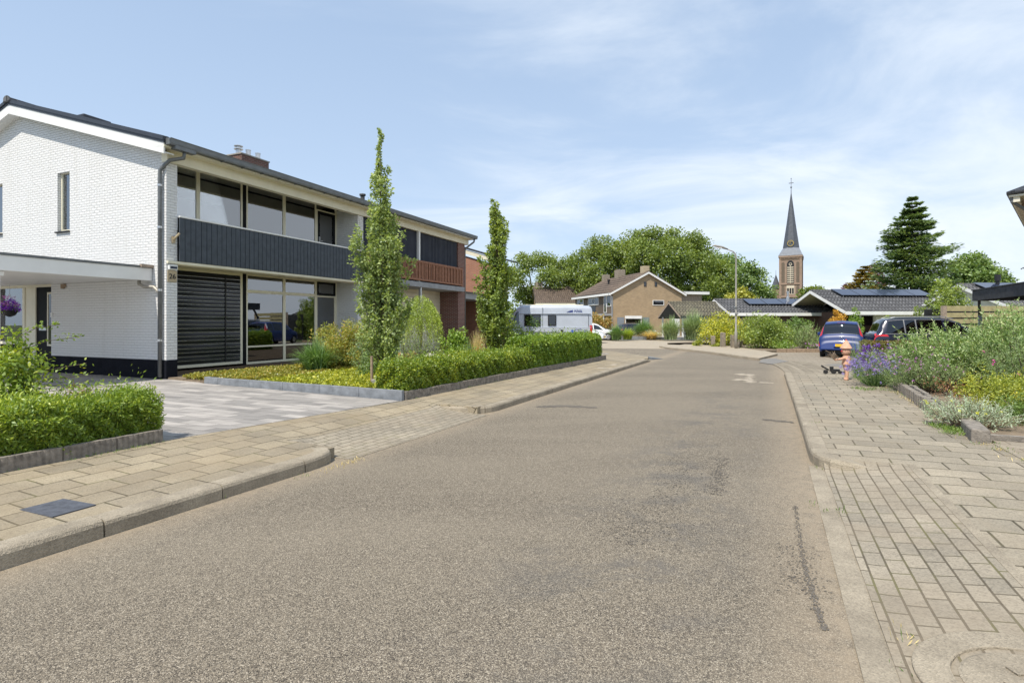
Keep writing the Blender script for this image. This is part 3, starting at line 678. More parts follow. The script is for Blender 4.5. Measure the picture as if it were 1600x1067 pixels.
# castellated concrete edging on the right
A_, B_ = gr(1400, 606, .13), gr(1484, 668, .13)
o_ = empty('garden_edging', A_, math.atan2(B_.y-A_.y, B_.x-A_.x), 'crumbling castellated concrete edging between right pavement and shrub bed', 'edging')
m_ = MB(); L = (B_-A_).length; k = int(L/.13)
for i in range(k):
    x = i*L/k; j = random.uniform(-.01, .01); m_.box(x+.012, x+.080, -.05+j, .055+j, -.1, .20+random.uniform(-.02, .012)); m_.box(x-.01, x+.13, .056+j, .10+j, -.1, .10+random.uniform(-.02, .01)); m_.box(x-.005, x+.115, .101+j, .17+j, -.1, .19+random.uniform(-.02, .01))
m_.build('blocks', 'old_concrete', o_, bevel=.012)
A_, B_ = gr(1498, 660, .13), gr(1529, 692, .13)
o_ = empty('edging_block', A_, math.atan2(B_.y-A_.y, B_.x-A_.x), 'loose lichened concrete edging block ending the right shrub bed', 'edging')
m_ = MB(); L = (B_-A_).length; m_.box(0, L*.45, -.05, .09, -.1, .15); m_.box(L*.47, L, -.07, .11, -.1, .16); m_.build('blocks', 'old_concrete', o_, bevel=.02)
# low clay brick border by the parking apron
A_, B_ = Vector((gr(1205, 550, .0).x, 28.0, 0)), Vector((gr(1288, 550, 0).x, 28.1, 0))
o_ = empty('brick_border', A_, math.atan2(B_.y-A_.y, B_.x-A_.x), 'low border of pale orange bricks before the shrub bed beside the blue car', 'border')
m_ = MB(); L = (B_-A_).length; x = 0
while x < L: m_.box(x+.01, x+.50, 0, .1, -.02, .20+random.uniform(-.01, .01)); x += .51
m_.build('bricks', 'stake_wood', o_, bevel=.01)

# weeds in joints
def tufts(name, pts, mat, h=.06, n=26, label=None, cat=None, spread=.05, kind='stuff', width=.14):
    P = []; A = []
    for p in pts:
        k = int(n*random.uniform(.5, 1.3)); q = np.array([p.x, p.y, p.z])+np.c_[rng.normal(size=(k, 2))*spread, np.zeros(k)]
        a = np.c_[rng.normal(size=(k, 2))*.6, np.ones(k)]; P.append(q); A.append(a)
    P = np.concatenate(P); A = np.concatenate(A)
    o_ = leaf_mesh(name, P, A, rng.normal(size=P.shape), h*(.4+rng.random(len(P))), width, mat); return tag(o_, label, cat, None, kind)
wp = [gr(1275, 660, .12), gr(1279, 733, .0), gr(1273, 789, .01), gr(1297, 799, .01), gr(1310, 801, .01), gr(472, 745, .0), gr(340, 778, .0), gr(236, 690+10, .14), gr(1425, 1047, .01), gr(1517, 693, .13), gr(1540, 700, .13), gr(1425, 998, .02)]
for i in range(50):
    u = random.uniform(7, 17); wp.append(S(u, -2.28-random.random()*.08, .13))
for i in range(40): wp.append(S(random.uniform(0, 4), 6.38+random.random()*.06, .15))
for i in range(26): wp.append(S(random.uniform(8.2, 20), 5.88, .15))
tufts('weeds', wp, 'leaf_mid', .035, 14)
tufts('dry_weeds', [S(random.uniform(7, 16), -2.2-random.random()*.1, .13) for _ in range(40)]+[S(random.uniform(4.2, 5.1), 4.2, 0) for _ in range(8)]+[gr(1422, 998, .02)], 'leaf_straw', .04, 12)

# ================================================================== WHITE HOUSE (number 26)
HA = math.atan2(.919, .394)
H = empty('white_house', (-8.26, 13.0, .2), HA, 'white painted brick house with dark slatted balcony front and house number 26', 'house')
def wall_with_holes(mb, x0, x1, z0, z1, holes, y0, y1, axis='x'):
    """wall in the x-z (or y-z) plane between y0,y1 thickness, rectangular holes (a0,a1,c0,c1)"""
    xs = sorted(set([x0, x1]+[h[0] for h in holes]+[h[1] for h in holes])); zs = sorted(set([z0, z1]+[h[2] for h in holes]+[h[3] for h in holes]))
    xs = [x for x in xs if x0-1e-6 <= x <= x1+1e-6]; zs = [z for z in zs if z0-1e-6 <= z <= z1+1e-6]
    for i in range(len(xs)-1):
        for j in range(len(zs)-1):
            cx, cz = (xs[i]+xs[i+1])/2, (zs[j]+zs[j+1])/2
            if any(h[0] < cx < h[1] and h[2] < cz < h[3] for h in holes): continue
            if axis == 'x': mb.box(xs[i], xs[i+1], y0, y1, zs[j], zs[j+1])
            else: mb.box(y0, y1, xs[i], xs[i+1], zs[j], zs[j+1])
RB, RZ0, RP = 6.2, 5.40, math.tan(R(16.3))     # ridge at y=6.2, eave underside height
def under(y): return RZ0+(min(y, 2*RB-y))*RP
# gable wall, x = 0 .. .27 (the end also shows as pier on the street front)
gb = MB(); holes = [(3.86, 4.41, 3.80, 5.43), (7.12, 8.6, 3.93, 5.43), (4.70, 7.6, .0, 2.42)]
wall_with_holes(gb, 0, 12.4, .45, 5.39, [(3.86, 4.41, 3.80, 5.39), (7.12, 8.6, 3.93, 5.39), holes[2]], 0, .27, 'y')
gb.prism([(0, 5.39), (12.4, 5.39), (12.4, under(12.4)), (RB, under(RB)), (0, under(0))], 0, .27, 0)
gb.build('gable_wall', 'white_brick', H)
pl = MB(); wall_with_holes(pl, -.004, 12.4, -.05, .45, holes, -.004, .274, 'y'); pl.build('plinth', 'black_plinth', H)
# recessed front: party wall return, side walls, slab between floors
MATS['pw'] = MATS['white_brick']
pw = MB(); pw.box(6.99, 7.29, .0, 12.4, -.05, 2.79); pw.box(6.99, 7.29, .0, 12.4, 2.95, 5.4); pw.build('party_wall', 'white_brick', H)
sl_ = MB(); sl_.box(.27, 6.99, .02, 12.2, 2.86, 2.95); sl_.build('floor_slab', 'white_paint', H)
sf = MB(); sf.box(.27, 6.99, .0, .95, 2.80, 2.86); sf.build('soffit_board', 'cream_paint', H)
gf = MB(); gf.box(.27, 7.2, .9, 12.2, -.05, .08); gf.build('ground_floor_slab', 'interior_floor', H)
bw_ = MB(); bw_.box(.27, 6.99, 12.1, 12.35, -.05, 5.4); bw_.build('rear_wall', 'white_brick', H)
iw = MB(); iw.box(.275, 6.98, 5.0, 5.1, .08, 2.86); iw.box(.275, 6.98, 5.0, 5.1, 2.95, 5.6); iw.box(.275, .30, .99, 5.0, .08, 2.86); iw.box(6.95, 6.985, .99, 5.0, .08, 2.86); iw.build('interior_wall', 'interior', H)
# windows of the recessed front at y = .95
def framed(parent, name, x0, x1, z0, z1, fr, frmat, glmat, y=.95, th=.07, curtain=None, gl=True, sub=None):
    w_ = MB(); 
    w_.box(x0, x1, y, y+th, z1-fr, z1); w_.box(x0, x1, y, y+th, z0, z0+fr); w_.box(x0, x0+fr, y, y+th, z0+fr, z1-fr); w_.box(x1-fr, x1, y, y+th, z0+fr, z1-fr)
    f = w_.build(name, frmat, parent, bevel=.006)
    p = MB(); p.box(x0+fr, x1-fr, y+.025, y+.031, z0+fr, z1-fr); p.build('pane', glmat, f)
    return f
def curtain(parent, x0, x1, z0, z1, y, amp=.05, mat='curtain', wl=.16, name='curtain'):
    n = int((x1-x0)/.02); vs = []; 
    for i in range(n+1):
        x = x0+(x1-x0)*i/n; yy = y+amp*math.sin(2*math.pi*x/wl+1.5*math.sin(x*5)); vs += [(x, yy, z0), (x, yy, z1)]
    fs = [(i*2, i*2+2, i*2+3, i*2+1) for i in range(n)]
    return MB().add(vs, fs).build(name, mat, parent, smooth=True, fixn=False)
UP0, UP1 = 3.0, 5.55
for x0, x1 in ((.28, 1.54), (1.54, 2.96)): framed(H, 'window', x0, x1, UP0, UP1, .055, 'cream_paint', 'window_glass')
for x0, x1 in ((3.09, 4.55), (4.55, 5.97)): framed(H, 'window', x0, x1, UP0, UP1, .055, 'cream_paint', 'window_glass')
m_ = MB(); m_.box(2.96, 3.09, .955, 1.02, UP0, UP1); m_.box(2.96, 3.09, .955, 1.02, .08, 2.80); m_.build('joint_panel', 'black_paint', H)
f = framed(H, 'balcony_door', 6.03, 6.91, 3.0, 5.24, .11, 'black_paint', 'window_glass', th=.06)
m_ = MB(); m_.box(6.08, 6.11, .91, .95, 4.10, 4.34); m_.tube([(6.095, .93, 4.2), (6.095, .88, 4.2), (6.20, .88, 4.2)], .01); m_.build('handle', 'metal', f)
m_ = MB(); m_.box(5.97, 6.99, .96, 1.02, 5.24, 5.29); m_.box(5.97, 6.03, .95, 1.02, 3, 5.24); m_.box(6.91, 6.985, .95, 1.02, 3, 5.6); m_.box(5.97, 6.91, .95, 1.02, 5.49, 5.55); m_.build('door_frame', 'cream_paint', H)
m_ = MB(); m_.box(6.03, 6.91, .975, .985, 5.29, 5.49); m_.build('transom_pane', 'dark_glass', H)
# ground floor: big pane with blind, then two tall lights and a narrow one
f = framed(H, 'window', .28, 2.96, .14, 2.80, .075, 'cream_paint', 'clear_glass'); f['label'] = 'large window with dark horizontal blind'
m_ = MB(); z = .22; i = 0
while z < 2.66:
    dy_ = .010+.006*math.sin(i*2.1); m_.add([(.36, .968, z), (2.88, .968, z), (2.88, .968-dy_, z+.030), (.36, .968-dy_, z+.030), (2.88, .966, z+.104), (.36, .966, z+.104), (2.88, .975, z+.104), (.36, .975, z+.104)], [(0, 1, 2, 3), (3, 2, 4, 5), (5, 4, 6, 7)]); z += .108; i += 1
plain('blind_slat', (.012, .014, .020), .16, spec=.35, var=.1)
m_.build('blind', 'blind_slat', f)
m_ = MB(); z = .24
while z < 2.72: m_.box(.36, 2.88, .956, .972, z-.024, z-.015); z += .108
m_.build('blind_edge', 'metal', f)
m_ = MB(); m_.box(2.37, 2.40, .940, .95, .22, 2.72)
m_.build('blind_cord', 'plastic_black', f)
for x0, x1 in ((3.09, 4.55), (4.55, 5.95)):
    framed(H, 'top_light', x0, x1, 2.29, 2.80, .045, 'cream_paint', 'window_glass'); framed(H, 'window', x0, x1, .60, 2.29, .05, 'cream_paint', 'window_glass')
    m_ = MB(); m_.box(x0, x1, .95, 1.02, .10, .17); m_.box(x0, x0+.05, .95, 1.02, .17, .60); m_.box(x1-.05, x1, .95, 1.02, .17, .60); pf = m_.build('lower_panel', 'cream_paint', H)
    m_ = MB(); m_.box(x0+.05, x1-.05, .965, .985, .17, .60); m_.build('panel_board', 'dark_glass', pf)
f = framed(H, 'top_light', 6.0, 6.91, 2.31, 2.77, .07, 'black_paint', 'window_glass', y=.93)
framed(H, 'window', 5.97, 6.93, .60, 2.29, .05, 'cream_paint', 'window_glass')
m_ = MB(); m_.box(5.95, 6.99, .955, 1.02, 2.77, 2.80); m_.box(6.93, 6.99, .955, 1.02, .1, 2.77); m_.box(5.955, 6.0, .955, 1.02, .1, 2.77); m_.box(6.0, 6.93, .955, 1.02, .1, .6); m_.build('window_surround', 'cream_paint', H)
curtain(H, 3.14, 3.36, .12, 2.78, 1.10, .025); curtain(H, 6.02, 6.90, .12, 2.78, 1.12, .03); curtain(H, 5.62, 5.90, .12, 2.78, 1.14, .03)
curtain(H, 3.14, 3.46, 3.0, 5.5, 1.10, .025); curtain(H, .34, .62, 3.0, 5.5, 1.12, .03); curtain(H, 6.12, 6.84, 3.0, 5.2, 1.09, .012)
m_ = MB(); m_.box(3.6, 5.2, 2.8, 3.6, .08, .85); m_.box(3.6, 5.2, 3.5, 3.75, .85, 1.3); m_.build('sofa', 'dark_fabric', H)
# balcony cladding: vertical boards
m_ = MB(); x = .27; i = 0
while x < 7.28: 
    e = min(x+.145+.012*math.sin(i*2.3), 7.29); m_.box(x+.006, e-.006, -.085+.004*math.sin(i*7), -.055, 2.835, 3.90); x = e; i += 1
m_.build('balcony_board', 'slate_board', H, bevel=.004)
m_ = MB(); m_.box(.275, 7.285, -.05, -.002, 2.84, 3.895); m_.build('balcony_backing', 'black_paint', H)
m_ = MB(); m_.box(.27, 7.29, -.10, .02, 3.902, 3.945); m_.build('balcony_rail', 'white_paint', H, bevel=.005)
m_ = MB(); m_.box(.0, 7.29, -.07, -.002, 2.77, 2.83); m_.box(.27, 7.29, -.03, .35, 2.75, 2.798); m_.v = m_.v; m_.build('balcony_sill', 'cream_paint', H)
# eave beam
m_ = MB(); m_.box(-.02, 7.29, -.06, .14, 5.19, 5.48); m_.build('eave_beam', 'cream_paint', H)
m_ = MB(); m_.box(.27, 6.99, .142, .98, 5.53, 5.56); m_.build('upper_soffit', 'cream_paint', H)
m_ = MB(); m_.box(-.27, 7.29, -.32, -.06, 5.44, 5.485); m_.build('eave_soffit', 'cream_paint', H)
# roof: two pitches of pantiles, real waves
def tile_roof(name, x0, x1, y0, y1, z0, z1, mat, parent, tw=.30, tl=.36, amp=.022, th=.07, nx=6):
    W = abs(x1-x0); n_x = max(2, int(W/tw)*nx); L = math.hypot(y1-y0, z1-z0); n_t = max(1, int(L/tl)); vs = []; fs = []
    rows = []
    for k in range(n_t):
        for q, dz in ((0, .028), (1, .0)):
            f = (k+q*.999)/n_t; rows.append((y0+(y1-y0)*f, z0+(z1-z0)*f+dz))
    for (y, z) in rows:
        for i in range(n_x+1):
            x = x0+(x1-x0)*i/n_x; ph = (i % nx)/nx; h = amp*max(0, math.sin(2*math.pi*ph))*1.6-amp*.4*(1-abs(2*ph-1)); vs.append((x, y, z+h))
    for r in range(len(rows)-1):
        for i in range(n_x): a = r*(n_x+1)+i; fs.append((a, a+1, a+n_x+2, a+n_x+1))
    b_ = len(vs); nrm_z = -th
    vs += [(x0, y0, z0+nrm_z), (x1, y0, z0+nrm_z), (x1, y1, z1+nrm_z), (x0, y1, z1+nrm_z)]; fs.append((b_, b_+1, b_+2, b_+3))
    vs += [(x0, y0, z0), (x1, y0, z0), (x1, y1, z1), (x0, y1, z1)]; 
    fs += [(b_, b_+4, b_+7, b_+3), (b_+1, b_+2, b_+6, b_+5), (b_, b_+1, b_+5, b_+4)]
    return MB().add(vs, fs).build(name, mat, parent, fixn=False)
RT0 = 5.64; RT1 = RT0+(RB+.30)*RP
tile_roof('roof', -.25, 7.29, -.30, RB, RT0, RT1, 'dark_tile', H); tile_roof('roof', -.25, 7.29, 2*RB+.3, RB, RT0, RT1, 'dark_tile', H)
m_ = MB(); m_.prism([(RB-.13, RT1-.03), (RB-.10, RT1+.06), (RB-.04, RT1+.095), (RB+.04, RT1+.095), (RB+.10, RT1+.06), (RB+.13, RT1-.03)], -.29, 7.29, 0); m_.build('ridge_tile', 'dark_tile', H)
m_ = MB(); m_.prism([(RB-.15, RT1-.06), (RB-.13, RT1+.07), (RB-.05, RT1+.12), (RB+.05, RT1+.12), (RB+.13, RT1+.07), (RB+.15, RT1-.06)], -.33, -.291, 0); m_.build('ridge_end', 'grey_tile', H)
def slopez(y): return RT0+(min(y, 2*RB-y)+.30)*RP
vb = MB(); fb0 = -.11; fb1 = -.36
vb.prism([(-.30, slopez(-.3)+fb0), (RB, slopez(RB)+fb0), (2*RB+.3, slopez(-.3)+fb0), (2*RB+.3, slopez(-.3)+fb1), (RB, slopez(RB)+fb1), (-.30, slopez(-.3)+fb1)], -.27, -.235, 0)
vb.build('verge_board', 'white_paint', H)
vt = MB(); 
for (a0, a1, xx0, xx1) in ((-.11, -.045, -.285, -.235), (-.05, .015, -.31, -.235), (.01, .05, -.30, -.20)):
    vt.prism([(-.32, slopez(-.32)+a0), (RB, slopez(RB)+a0), (2*RB+.32, slopez(-.32)+a0), (2*RB+.32, slopez(-.32)+a1), (RB, slopez(RB)+a1), (-.32, slopez(-.32)+a1)], xx0, xx1, 0)
vt.build('verge_trim', 'dark_trim', H)
vs_ = MB(); vs_.prism([(-.28, slopez(-.28)-.34), (RB, slopez(RB)-.34), (2*RB+.28, slopez(-.28)-.34), (2*RB+.28, slopez(-.28)-.31), (RB, slopez(RB)-.31), (-.28, slopez(-.28)-.31)], -.234, .0, 0); vs_.build('verge_soffit', 'white_paint', H)
# gutter with brackets
gt = MB(); gt.prism([(-.46, 5.530), (-.45, 5.490), (-.33, 5.485), (-.32, 5.530), (-.32, 5.660), (-.335, 5.660), (-.335, 5.520), (-.445, 5.520), (-.455, 5.630), (-.475, 5.645), (-.475, 5.630), (-.465, 5.620)], -.22, 7.5, 0)
gt.box(-.24, -.215, -.46, -.32, 5.490, 5.630); gt.box(-.1, .42, -.47, -.31, 5.415, 5.495)
gut = gt.build('gutter', 'grey_zinc', H)
x = 1.2
while x < 7.4: MB().box(x, x+.03, -.48, -.06, 5.465, 5.484).build('gutter_bracket', 'grey_zinc', H); x += .62
dpm = MB(); dpm.tube([(.18, -.39, 5.430), (.18, -.36, 5.280), (.02, -.10, 5.22), (-.07, .12, 5.0), (-.07, .13, 4.8), (-.07, .13, .05)], .045, 12); dpm.build('downpipe', 'grey_zinc', H, smooth=True)
for z in (.9, 2.1, 3.6, 4.6): MB().lathe([(.052, z), (.052, z+.05)], -.07, .13, 12).build('pipe_clamp', 'metal', H)
dpm = MB(); dpm.tube([(-.16, .75, 2.40), (-.16, .75, 2.28), (-.13, .62, 2.22), (-.10, .3, 2.20), (-.07, .16, 2.08), (-.07, .13, 2.0)], .04, 10); dpm.build('overflow_pipe', 'galvanised', H, smooth=True)
# gable windows
def gwin(y0, y1, z0, z1, sub=None):
    m_ = MB(); fr = .06
    for a, b, c, d in ((y0, y1, z1-fr, z1), (y0, y1, z0, z0+fr), (y0, y0+fr, z0+fr, z1-fr), (y1-fr, y1, z0+fr, z1-fr)): m_.box(.08, .15, a, b, c, d)
    if sub: m_.box(.08, .15, sub-.03, sub+.03, z0+fr, z1-fr)
    f = m_.build('window', 'cream_paint', H, bevel=.005); p = MB(); p.box(.11, .116, y0+fr, y1-fr, z0+fr, z1-fr); p.build('pane', 'window_glass', f)
    s_ = MB(); s_.box(-.05, .10, y0-.02, y1+.05, z0-.035, z0); s_.build('sill', 'dark_tile', f)
    i_ = MB(); i_.box(.5, .52, y0-.3, y1+.3, z0-.2, z1+.2); i_.build('blind', 'curtain', f)
gwin(3.86, 4.41, 3.80, 5.43); gwin(7.12, 8.6, 3.93, 5.43)
# porch glazing and black front door in the opening 4.70..7.6
m_ = MB(); m_.box(.1, .2, 4.70, 4.80, .0, 2.42); m_.box(.1, .2, 4.80, 7.6, 2.34, 2.42); m_.box(.1, .2, 5.66, 5.80, 0, 2.34); m_.box(.1, .2, 6.2, 6.32, 0, 2.34); m_.box(.1, .2, 6.32, 7.6, .72, .80); m_.box(.12, .2, 5.8, 6.2, 0, 2.34); m_.build('door_frame', 'cream_paint', H, bevel=.006)
m_ = MB(); m_.box(.13, .18, 4.80, 5.66, .06, 2.34); fd = m_.build('front_door', 'black_paint', H)
m_ = MB()
for a, b, c, d in ((4.86, 5.12, 2.14, 2.19), (4.86, 5.12, .70, .75), (4.86, 4.91, .75, 2.14), (5.07, 5.12, .75, 2.14)): m_.box(.11, .129, a, b, c, d)
m_.build('door_light_frame', 'cream_paint', fd); m_ = MB(); m_.box(.12, .126, 4.91, 5.07, .75, 2.14); m_.build('pane', 'dark_glass', fd)
m_ = MB(); m_.box(.115, .129, 5.18, 5.52, 1.13, 1.21); m_.box(.10, .129, 5.28, 5.42, 1.24, 1.26); m_.build('letter_plate', 'metal', fd)
m_ = MB(); m_.box(.14, .146, 6.32, 7.6, .80, 2.34); m_.build('side_pane', 'window_glass', H); m_ = MB(); m_.box(.13, .18, 6.32, 7.6, .0, .72); m_.build('side_panel', 'black_paint', H)
m_ = MB(); m_.box(1.5, 1.6, 4.5, 7.8, 0, 2.6); m_.box(.3, 1.5, 4.55, 4.6, 0, 2.6); m_.build('hall_wall', 'interior', H)
m_ = MB(); m_.box(-.03, -.004, 4.62, 4.68, 1.5, 1.62); m_.build('bell', 'white_paint', H)
m_ = MB(); m_.box(-.06, -.004, 4.0, 4.16, 2.30, 2.38); m_.lathe([(.04, 2.26), (.05, 2.30)], -.05, 4.08, 10); m_.build('wall_lamp', 'stake_wood', H)
# number plate with solar light
def text_mesh(s, size, mat, parent, M, name='lettering', ext=.003, shear=0, align='CENTER'):
    cu = bpy.data.curves.new(name, 'FONT'); cu.body = s; cu.size = size; cu.extrude = ext; cu.align_x = align; cu.shear = shear; cu.offset = size*.012
    t_ = bpy.data.objects.new(name, cu); COL.objects.link(t_); dg = bpy.context.evaluated_depsgraph_get()
    me = bpy.data.meshes.new_from_object(t_.evaluated_get(dg)); bpy.data.objects.remove(t_); bpy.data.curves.remove(cu)
    me.transform(M); me.materials.clear(); me.materials.append(MATS[mat]); return link_mesh(me, name, parent)
MX = Matrix.Rotation(R(90), 4, 'X')
m_ = MB(); m_.box(.02, .25, -.022, -.002, 2.33, 2.60); sg = m_.build('number_plate', 'sign_tan', H, bevel=.004)
text_mesh('26', .17, 'plastic_black', sg, Matrix.Translation((.135, -.026, 2.405)) @ MX)
m_ = MB(); m_.box(.03, .24, -.07, -.002, 2.62, 2.74); m_.build('number_lamp', 'white_paint', sg, bevel=.01); m_ = MB(); m_.box(.05, .22, -.075, -.069, 2.645, 2.70); m_.build('solar_strip', 'solar_cell', sg)
m_ = MB(); m_.tube([(.16, -.01, 3.33), (.16, -.10, 3.40), (.21, -.17, 3.50)], .025, 8); m_.box(.12, .2, -.04, -.002, 3.27, 3.43); m_.build('wall_hook', 'sign_tan', H)
# chimney on the ridge
m_ = MB(); m_.box(7.0, 8.35, RB-.45, RB+.35, RT1-.5, 8.08); ch = m_.build('chimney', 'chimney_brick', H)
m_ = MB(); m_.box(6.97, 8.38, RB-.48, RB+.38, 8.08, 8.13); m_.build('chimney_cap', 'concrete', ch)
for i, x in enumerate((7.15, 7.62, 8.1)):
    m_ = MB(); m_.lathe([(.10, 8.12), (.10, 8.42), (.11, 8.42), (.11, 8.45), (.0001, 8.46)], x, RB-.1, 12)
    if i == 0: m_.lathe([(.17, 8.33), (.17, 8.36)], x, RB-.1, 12); m_.lathe([(.17, 8.45), (.17, 8.48)], x, RB-.1, 12)
    m_.build('flue', 'metal', ch)
m_ = MB(); zz = slopez(3.6); m_.box(.05, .75, 3.35, 3.8, zz-.05, zz+.10); m_.build('roof_vent', 'dark_trim', H, bevel=.03)

# ---- carport (flat roof on a post) against the gable wall
CP = empty('carport', (-8.26, 13.0, .2), HA, 'white flat roofed carport beside the white gable wall', 'carport')
m_ = MB(); m_.box(-3.4, -.012, .50, .56, 2.36, 2.66); m_.box(-3.4, -3.34, .56, 7.6, 2.36, 2.66); m_.build('fascia', 'white_paint', CP, bevel=.006)
m_ = MB(); m_.box(-3.42, -.012, .48, 7.6, 2.662, 2.71); m_.build('roof_edge', 'grey_zinc', CP)
m_ = MB(); y = .57
while y < 7.5: m_.box(-3.33, -.012, y, y+.115, 2.40, 2.43); y += .12
m_.build('ceiling_board', 'white_paint', CP)
m_ = MB(); m_.box(-3.02, -2.88, .62, .76, 0, 2.36); m_.box(-3.06, -2.84, .58, .80, 2.26, 2.358); m_.box(-3.0, -2.9, 6.6, 6.7, 0, 2.4); m_.build('post', 'white_paint', CP, bevel=.01)
m_ = MB(); m_.box(-.30, -.012, .44, .52, 2.67, 2.74); m_.build('flashing', 'grey_cladding', CP)

# ================================================================== RED BRICK NEIGHBOUR
N = empty('brick_house', (-8.26+.394*7.3, 13+.919*7.3, .2), HA, 'red brick house with brown wooden balcony and dark blue sun screens', 'house')
W2 = 7.74    # local x from 0 to 7.74
m_ = MB(); m_.box(7.07, W2, 0, 12.4, -.05, 5.3); m_.prism([(0, 5.3), (12.4, 5.3), (12.4, 5.42), (RB, under(RB)), (0, 5.42)], 7.07, W2, 0); m_.build('end_wall', 'red_brick', N)
m_ = MB(); m_.box(0, 7.07, 12.1, 12.35, -.05, 5.4); m_.build('rear_wall', 'red_brick', N)
tile_roof('roof', -.01, W2+.35, -.30, RB, RT0, RT1, 'dark_tile', N); tile_roof('roof', -.01, W2+.35, 2*RB+.3, RB, RT0, RT1, 'dark_tile', N)
m_ = MB(); m_.prism([(RB-.13, RT1-.03), (RB-.10, RT1+.06), (RB-.04, RT1+.095), (RB+.04, RT1+.095), (RB+.10, RT1+.06), (RB+.13, RT1-.03)], 0.0, W2+.36, 0); m_.build('ridge_tile', 'dark_tile', N)
m_ = MB(); m_.prism([(-.46, 5.53), (-.45, 5.49), (-.33, 5.485), (-.32, 5.53), (-.32, 5.66), (-.335, 5.66), (-.335, 5.52), (-.445, 5.52), (-.475, 5.645)], .21, W2+.5, 0); m_.build('gutter', 'grey_zinc', N)
m_ = MB(); m_.tube([(W2+.3, -.39, 5.49), (W2+.3, -.36, 5.34), (W2+.05, -.02, 5.0), (W2+.05, .02, 4.9), (W2+.05, .02, 0)], .045, 10); m_.build('downpipe', 'grey_zinc', N, smooth=True)
m_ = MB(); m_.box(.0, W2+.3, -.06, .12, 5.20, 5.48); m_.build('eave_beam', 'cream_paint', N)
m_ = MB(); m_.box(0, W2+.33, -.32, -.06, 5.44, 5.485); m_.build('eave_soffit', 'cream_paint', N)
m_ = MB(); m_.box(0, 7.4, -.18, 1.3, 2.84, 3.06); m_.build('balcony_slab', 'concrete_light', N, bevel=.01)
m_ = MB(); m_.box(.0, 7.07, 1.3, 1.4, 3.06, 5.4); m_.build('upper_wall', 'dark_fabric', N)
sc_ = curtain(N, .05, 3.55, 4.0, 5.25, .06, .012, 'dark_fabric', .4, 'sun_screen'); sc_ = curtain(N, 3.70, 7.05, 4.0, 5.25, .06, .018, 'dark_fabric', .35, 'sun_screen')
m_ = MB(); m_.box(3.57, 3.68, -.05, .08, 3.06, 5.24); m_.build('screen_post', 'white_paint', N)
m_ = MB(); m_.box(0, 7.3, -.14, -.04, 3.88, 3.97); m_.box(0, 7.3, -.14, -.04, 3.12, 3.20); rl = m_.build('balcony_rail', 'brown_wood', N, bevel=.008)
m_ = MB(); x = .05; i = 0
while x < 7.2:
    wv = .06+.035*abs(math.sin(i*1.7)); m_.box(x, x+wv, -.12-.012*(i % 2), -.09, 3.20, 3.88)
    if i % 3 == 0: m_.box(x+.1, x+.115, -.10, -.07, 3.20, 3.88)
    x += wv+.035+.03*abs(math.sin(i*2.9)); i += 1
m_.box(7.2, 7.29, -.145, -.03, 3.0, 3.99)
m_.build('baluster', 'brown_wood', N)
m_ = MB(); z = .1
while z < 2.8: m_.box(3.9, 7.06, 1.0, 1.03+.0, z+.006, z+.18); z += .185
m_.build('wall_cladding', 'cream_paint', N); m_ = MB(); m_.box(0, 7.06, 1.04, 1.2, -.05, 2.84); m_.build('ground_wall', 'pale_render', N)
f = framed(N, 'window', .4, 2.2, .3, 2.6, .07, 'white_paint', 'window_glass', y=.96); f = framed(N, 'window', 2.25, 3.7, .1, 2.6, .07, 'white_paint', 'window_glass', y=.96)
m_ = MB(); m_.box(3.62, 3.72, -.1, .0, 0, 2.84); m_.build('balcony_post', 'metal', N)
m_ = MB(); m_.lathe([(.11, RT1-.3), (.11, RT1+.30), (.16, RT1+.30), (.16, RT1+.38), (.001, RT1+.42)], 6.6, RB-.9, 12); m_.build('roof_vent', 'grey_tile', N)

# ================================================================== ORANGE BRICK HOUSE
O = empty('orange_brick_house', (-8.26+.394*18.9, 13+.919*18.9, .2), HA, 'orange brick house with white roof edge seen behind the second street tree', 'house')
m_ = MB(); m_.box(0, 2.3, .4, 12, -.05, 4.6); m_.prism([(.4, 4.6), (12, 4.6), (6.2, 6.4)], 0, 2.3, 0); m_.build('wall', 'orange_brick', O)
m_ = MB(); m_.prism([(-.1, 4.62), (6.2, 6.62), (12.4, 4.62), (12.4, 4.85), (6.2, 6.86), (-.1, 4.86)], -.15, -.02, 0); m_.build('verge_board', 'cream_paint', O)
m_ = MB(); m_.prism([(-.2, 4.87), (6.2, 6.87), (12.5, 4.87), (12.5, 4.95), (6.2, 6.97), (-.2, 4.96)], -.2, 2.4, 0); m_.build('roof', 'dark_tile', O)
m_ = MB(); m_.box(-4.0, -.01, .2, 7, 2.55, 2.85); m_.build('carport_roof', 'concrete_light', O); m_ = MB(); m_.box(-4.0, -.01, .1, 7.1, 2.855, 2.90); m_.build('carport_edge', 'dark_trim', O)
m_ = MB(); m_.box(-3.9, -3.8, 3.4, 3.5, 0, 2.55); m_.box(-2.7, -2.6, 3.4, 3.5, 0, 2.55); m_.build('post', 'pale_timber', O)
m_ = MB(); m_.box(-3.95, -3.91, 3.35, 3.39, 0, 2.55); m_.build('rust_pipe', 'terracotta', O)
m_ = MB(); m_.box(-2.5, -.4, 6.0, 6.1, 1.25, 1.28); m_.box(-2.5, -.4, 6.0, 6.3, .8, .84); m_.box(-2.6, -.02, 6.4, 6.5, 0, 2.5); m_.build('shelf', 'plastic_black', O)

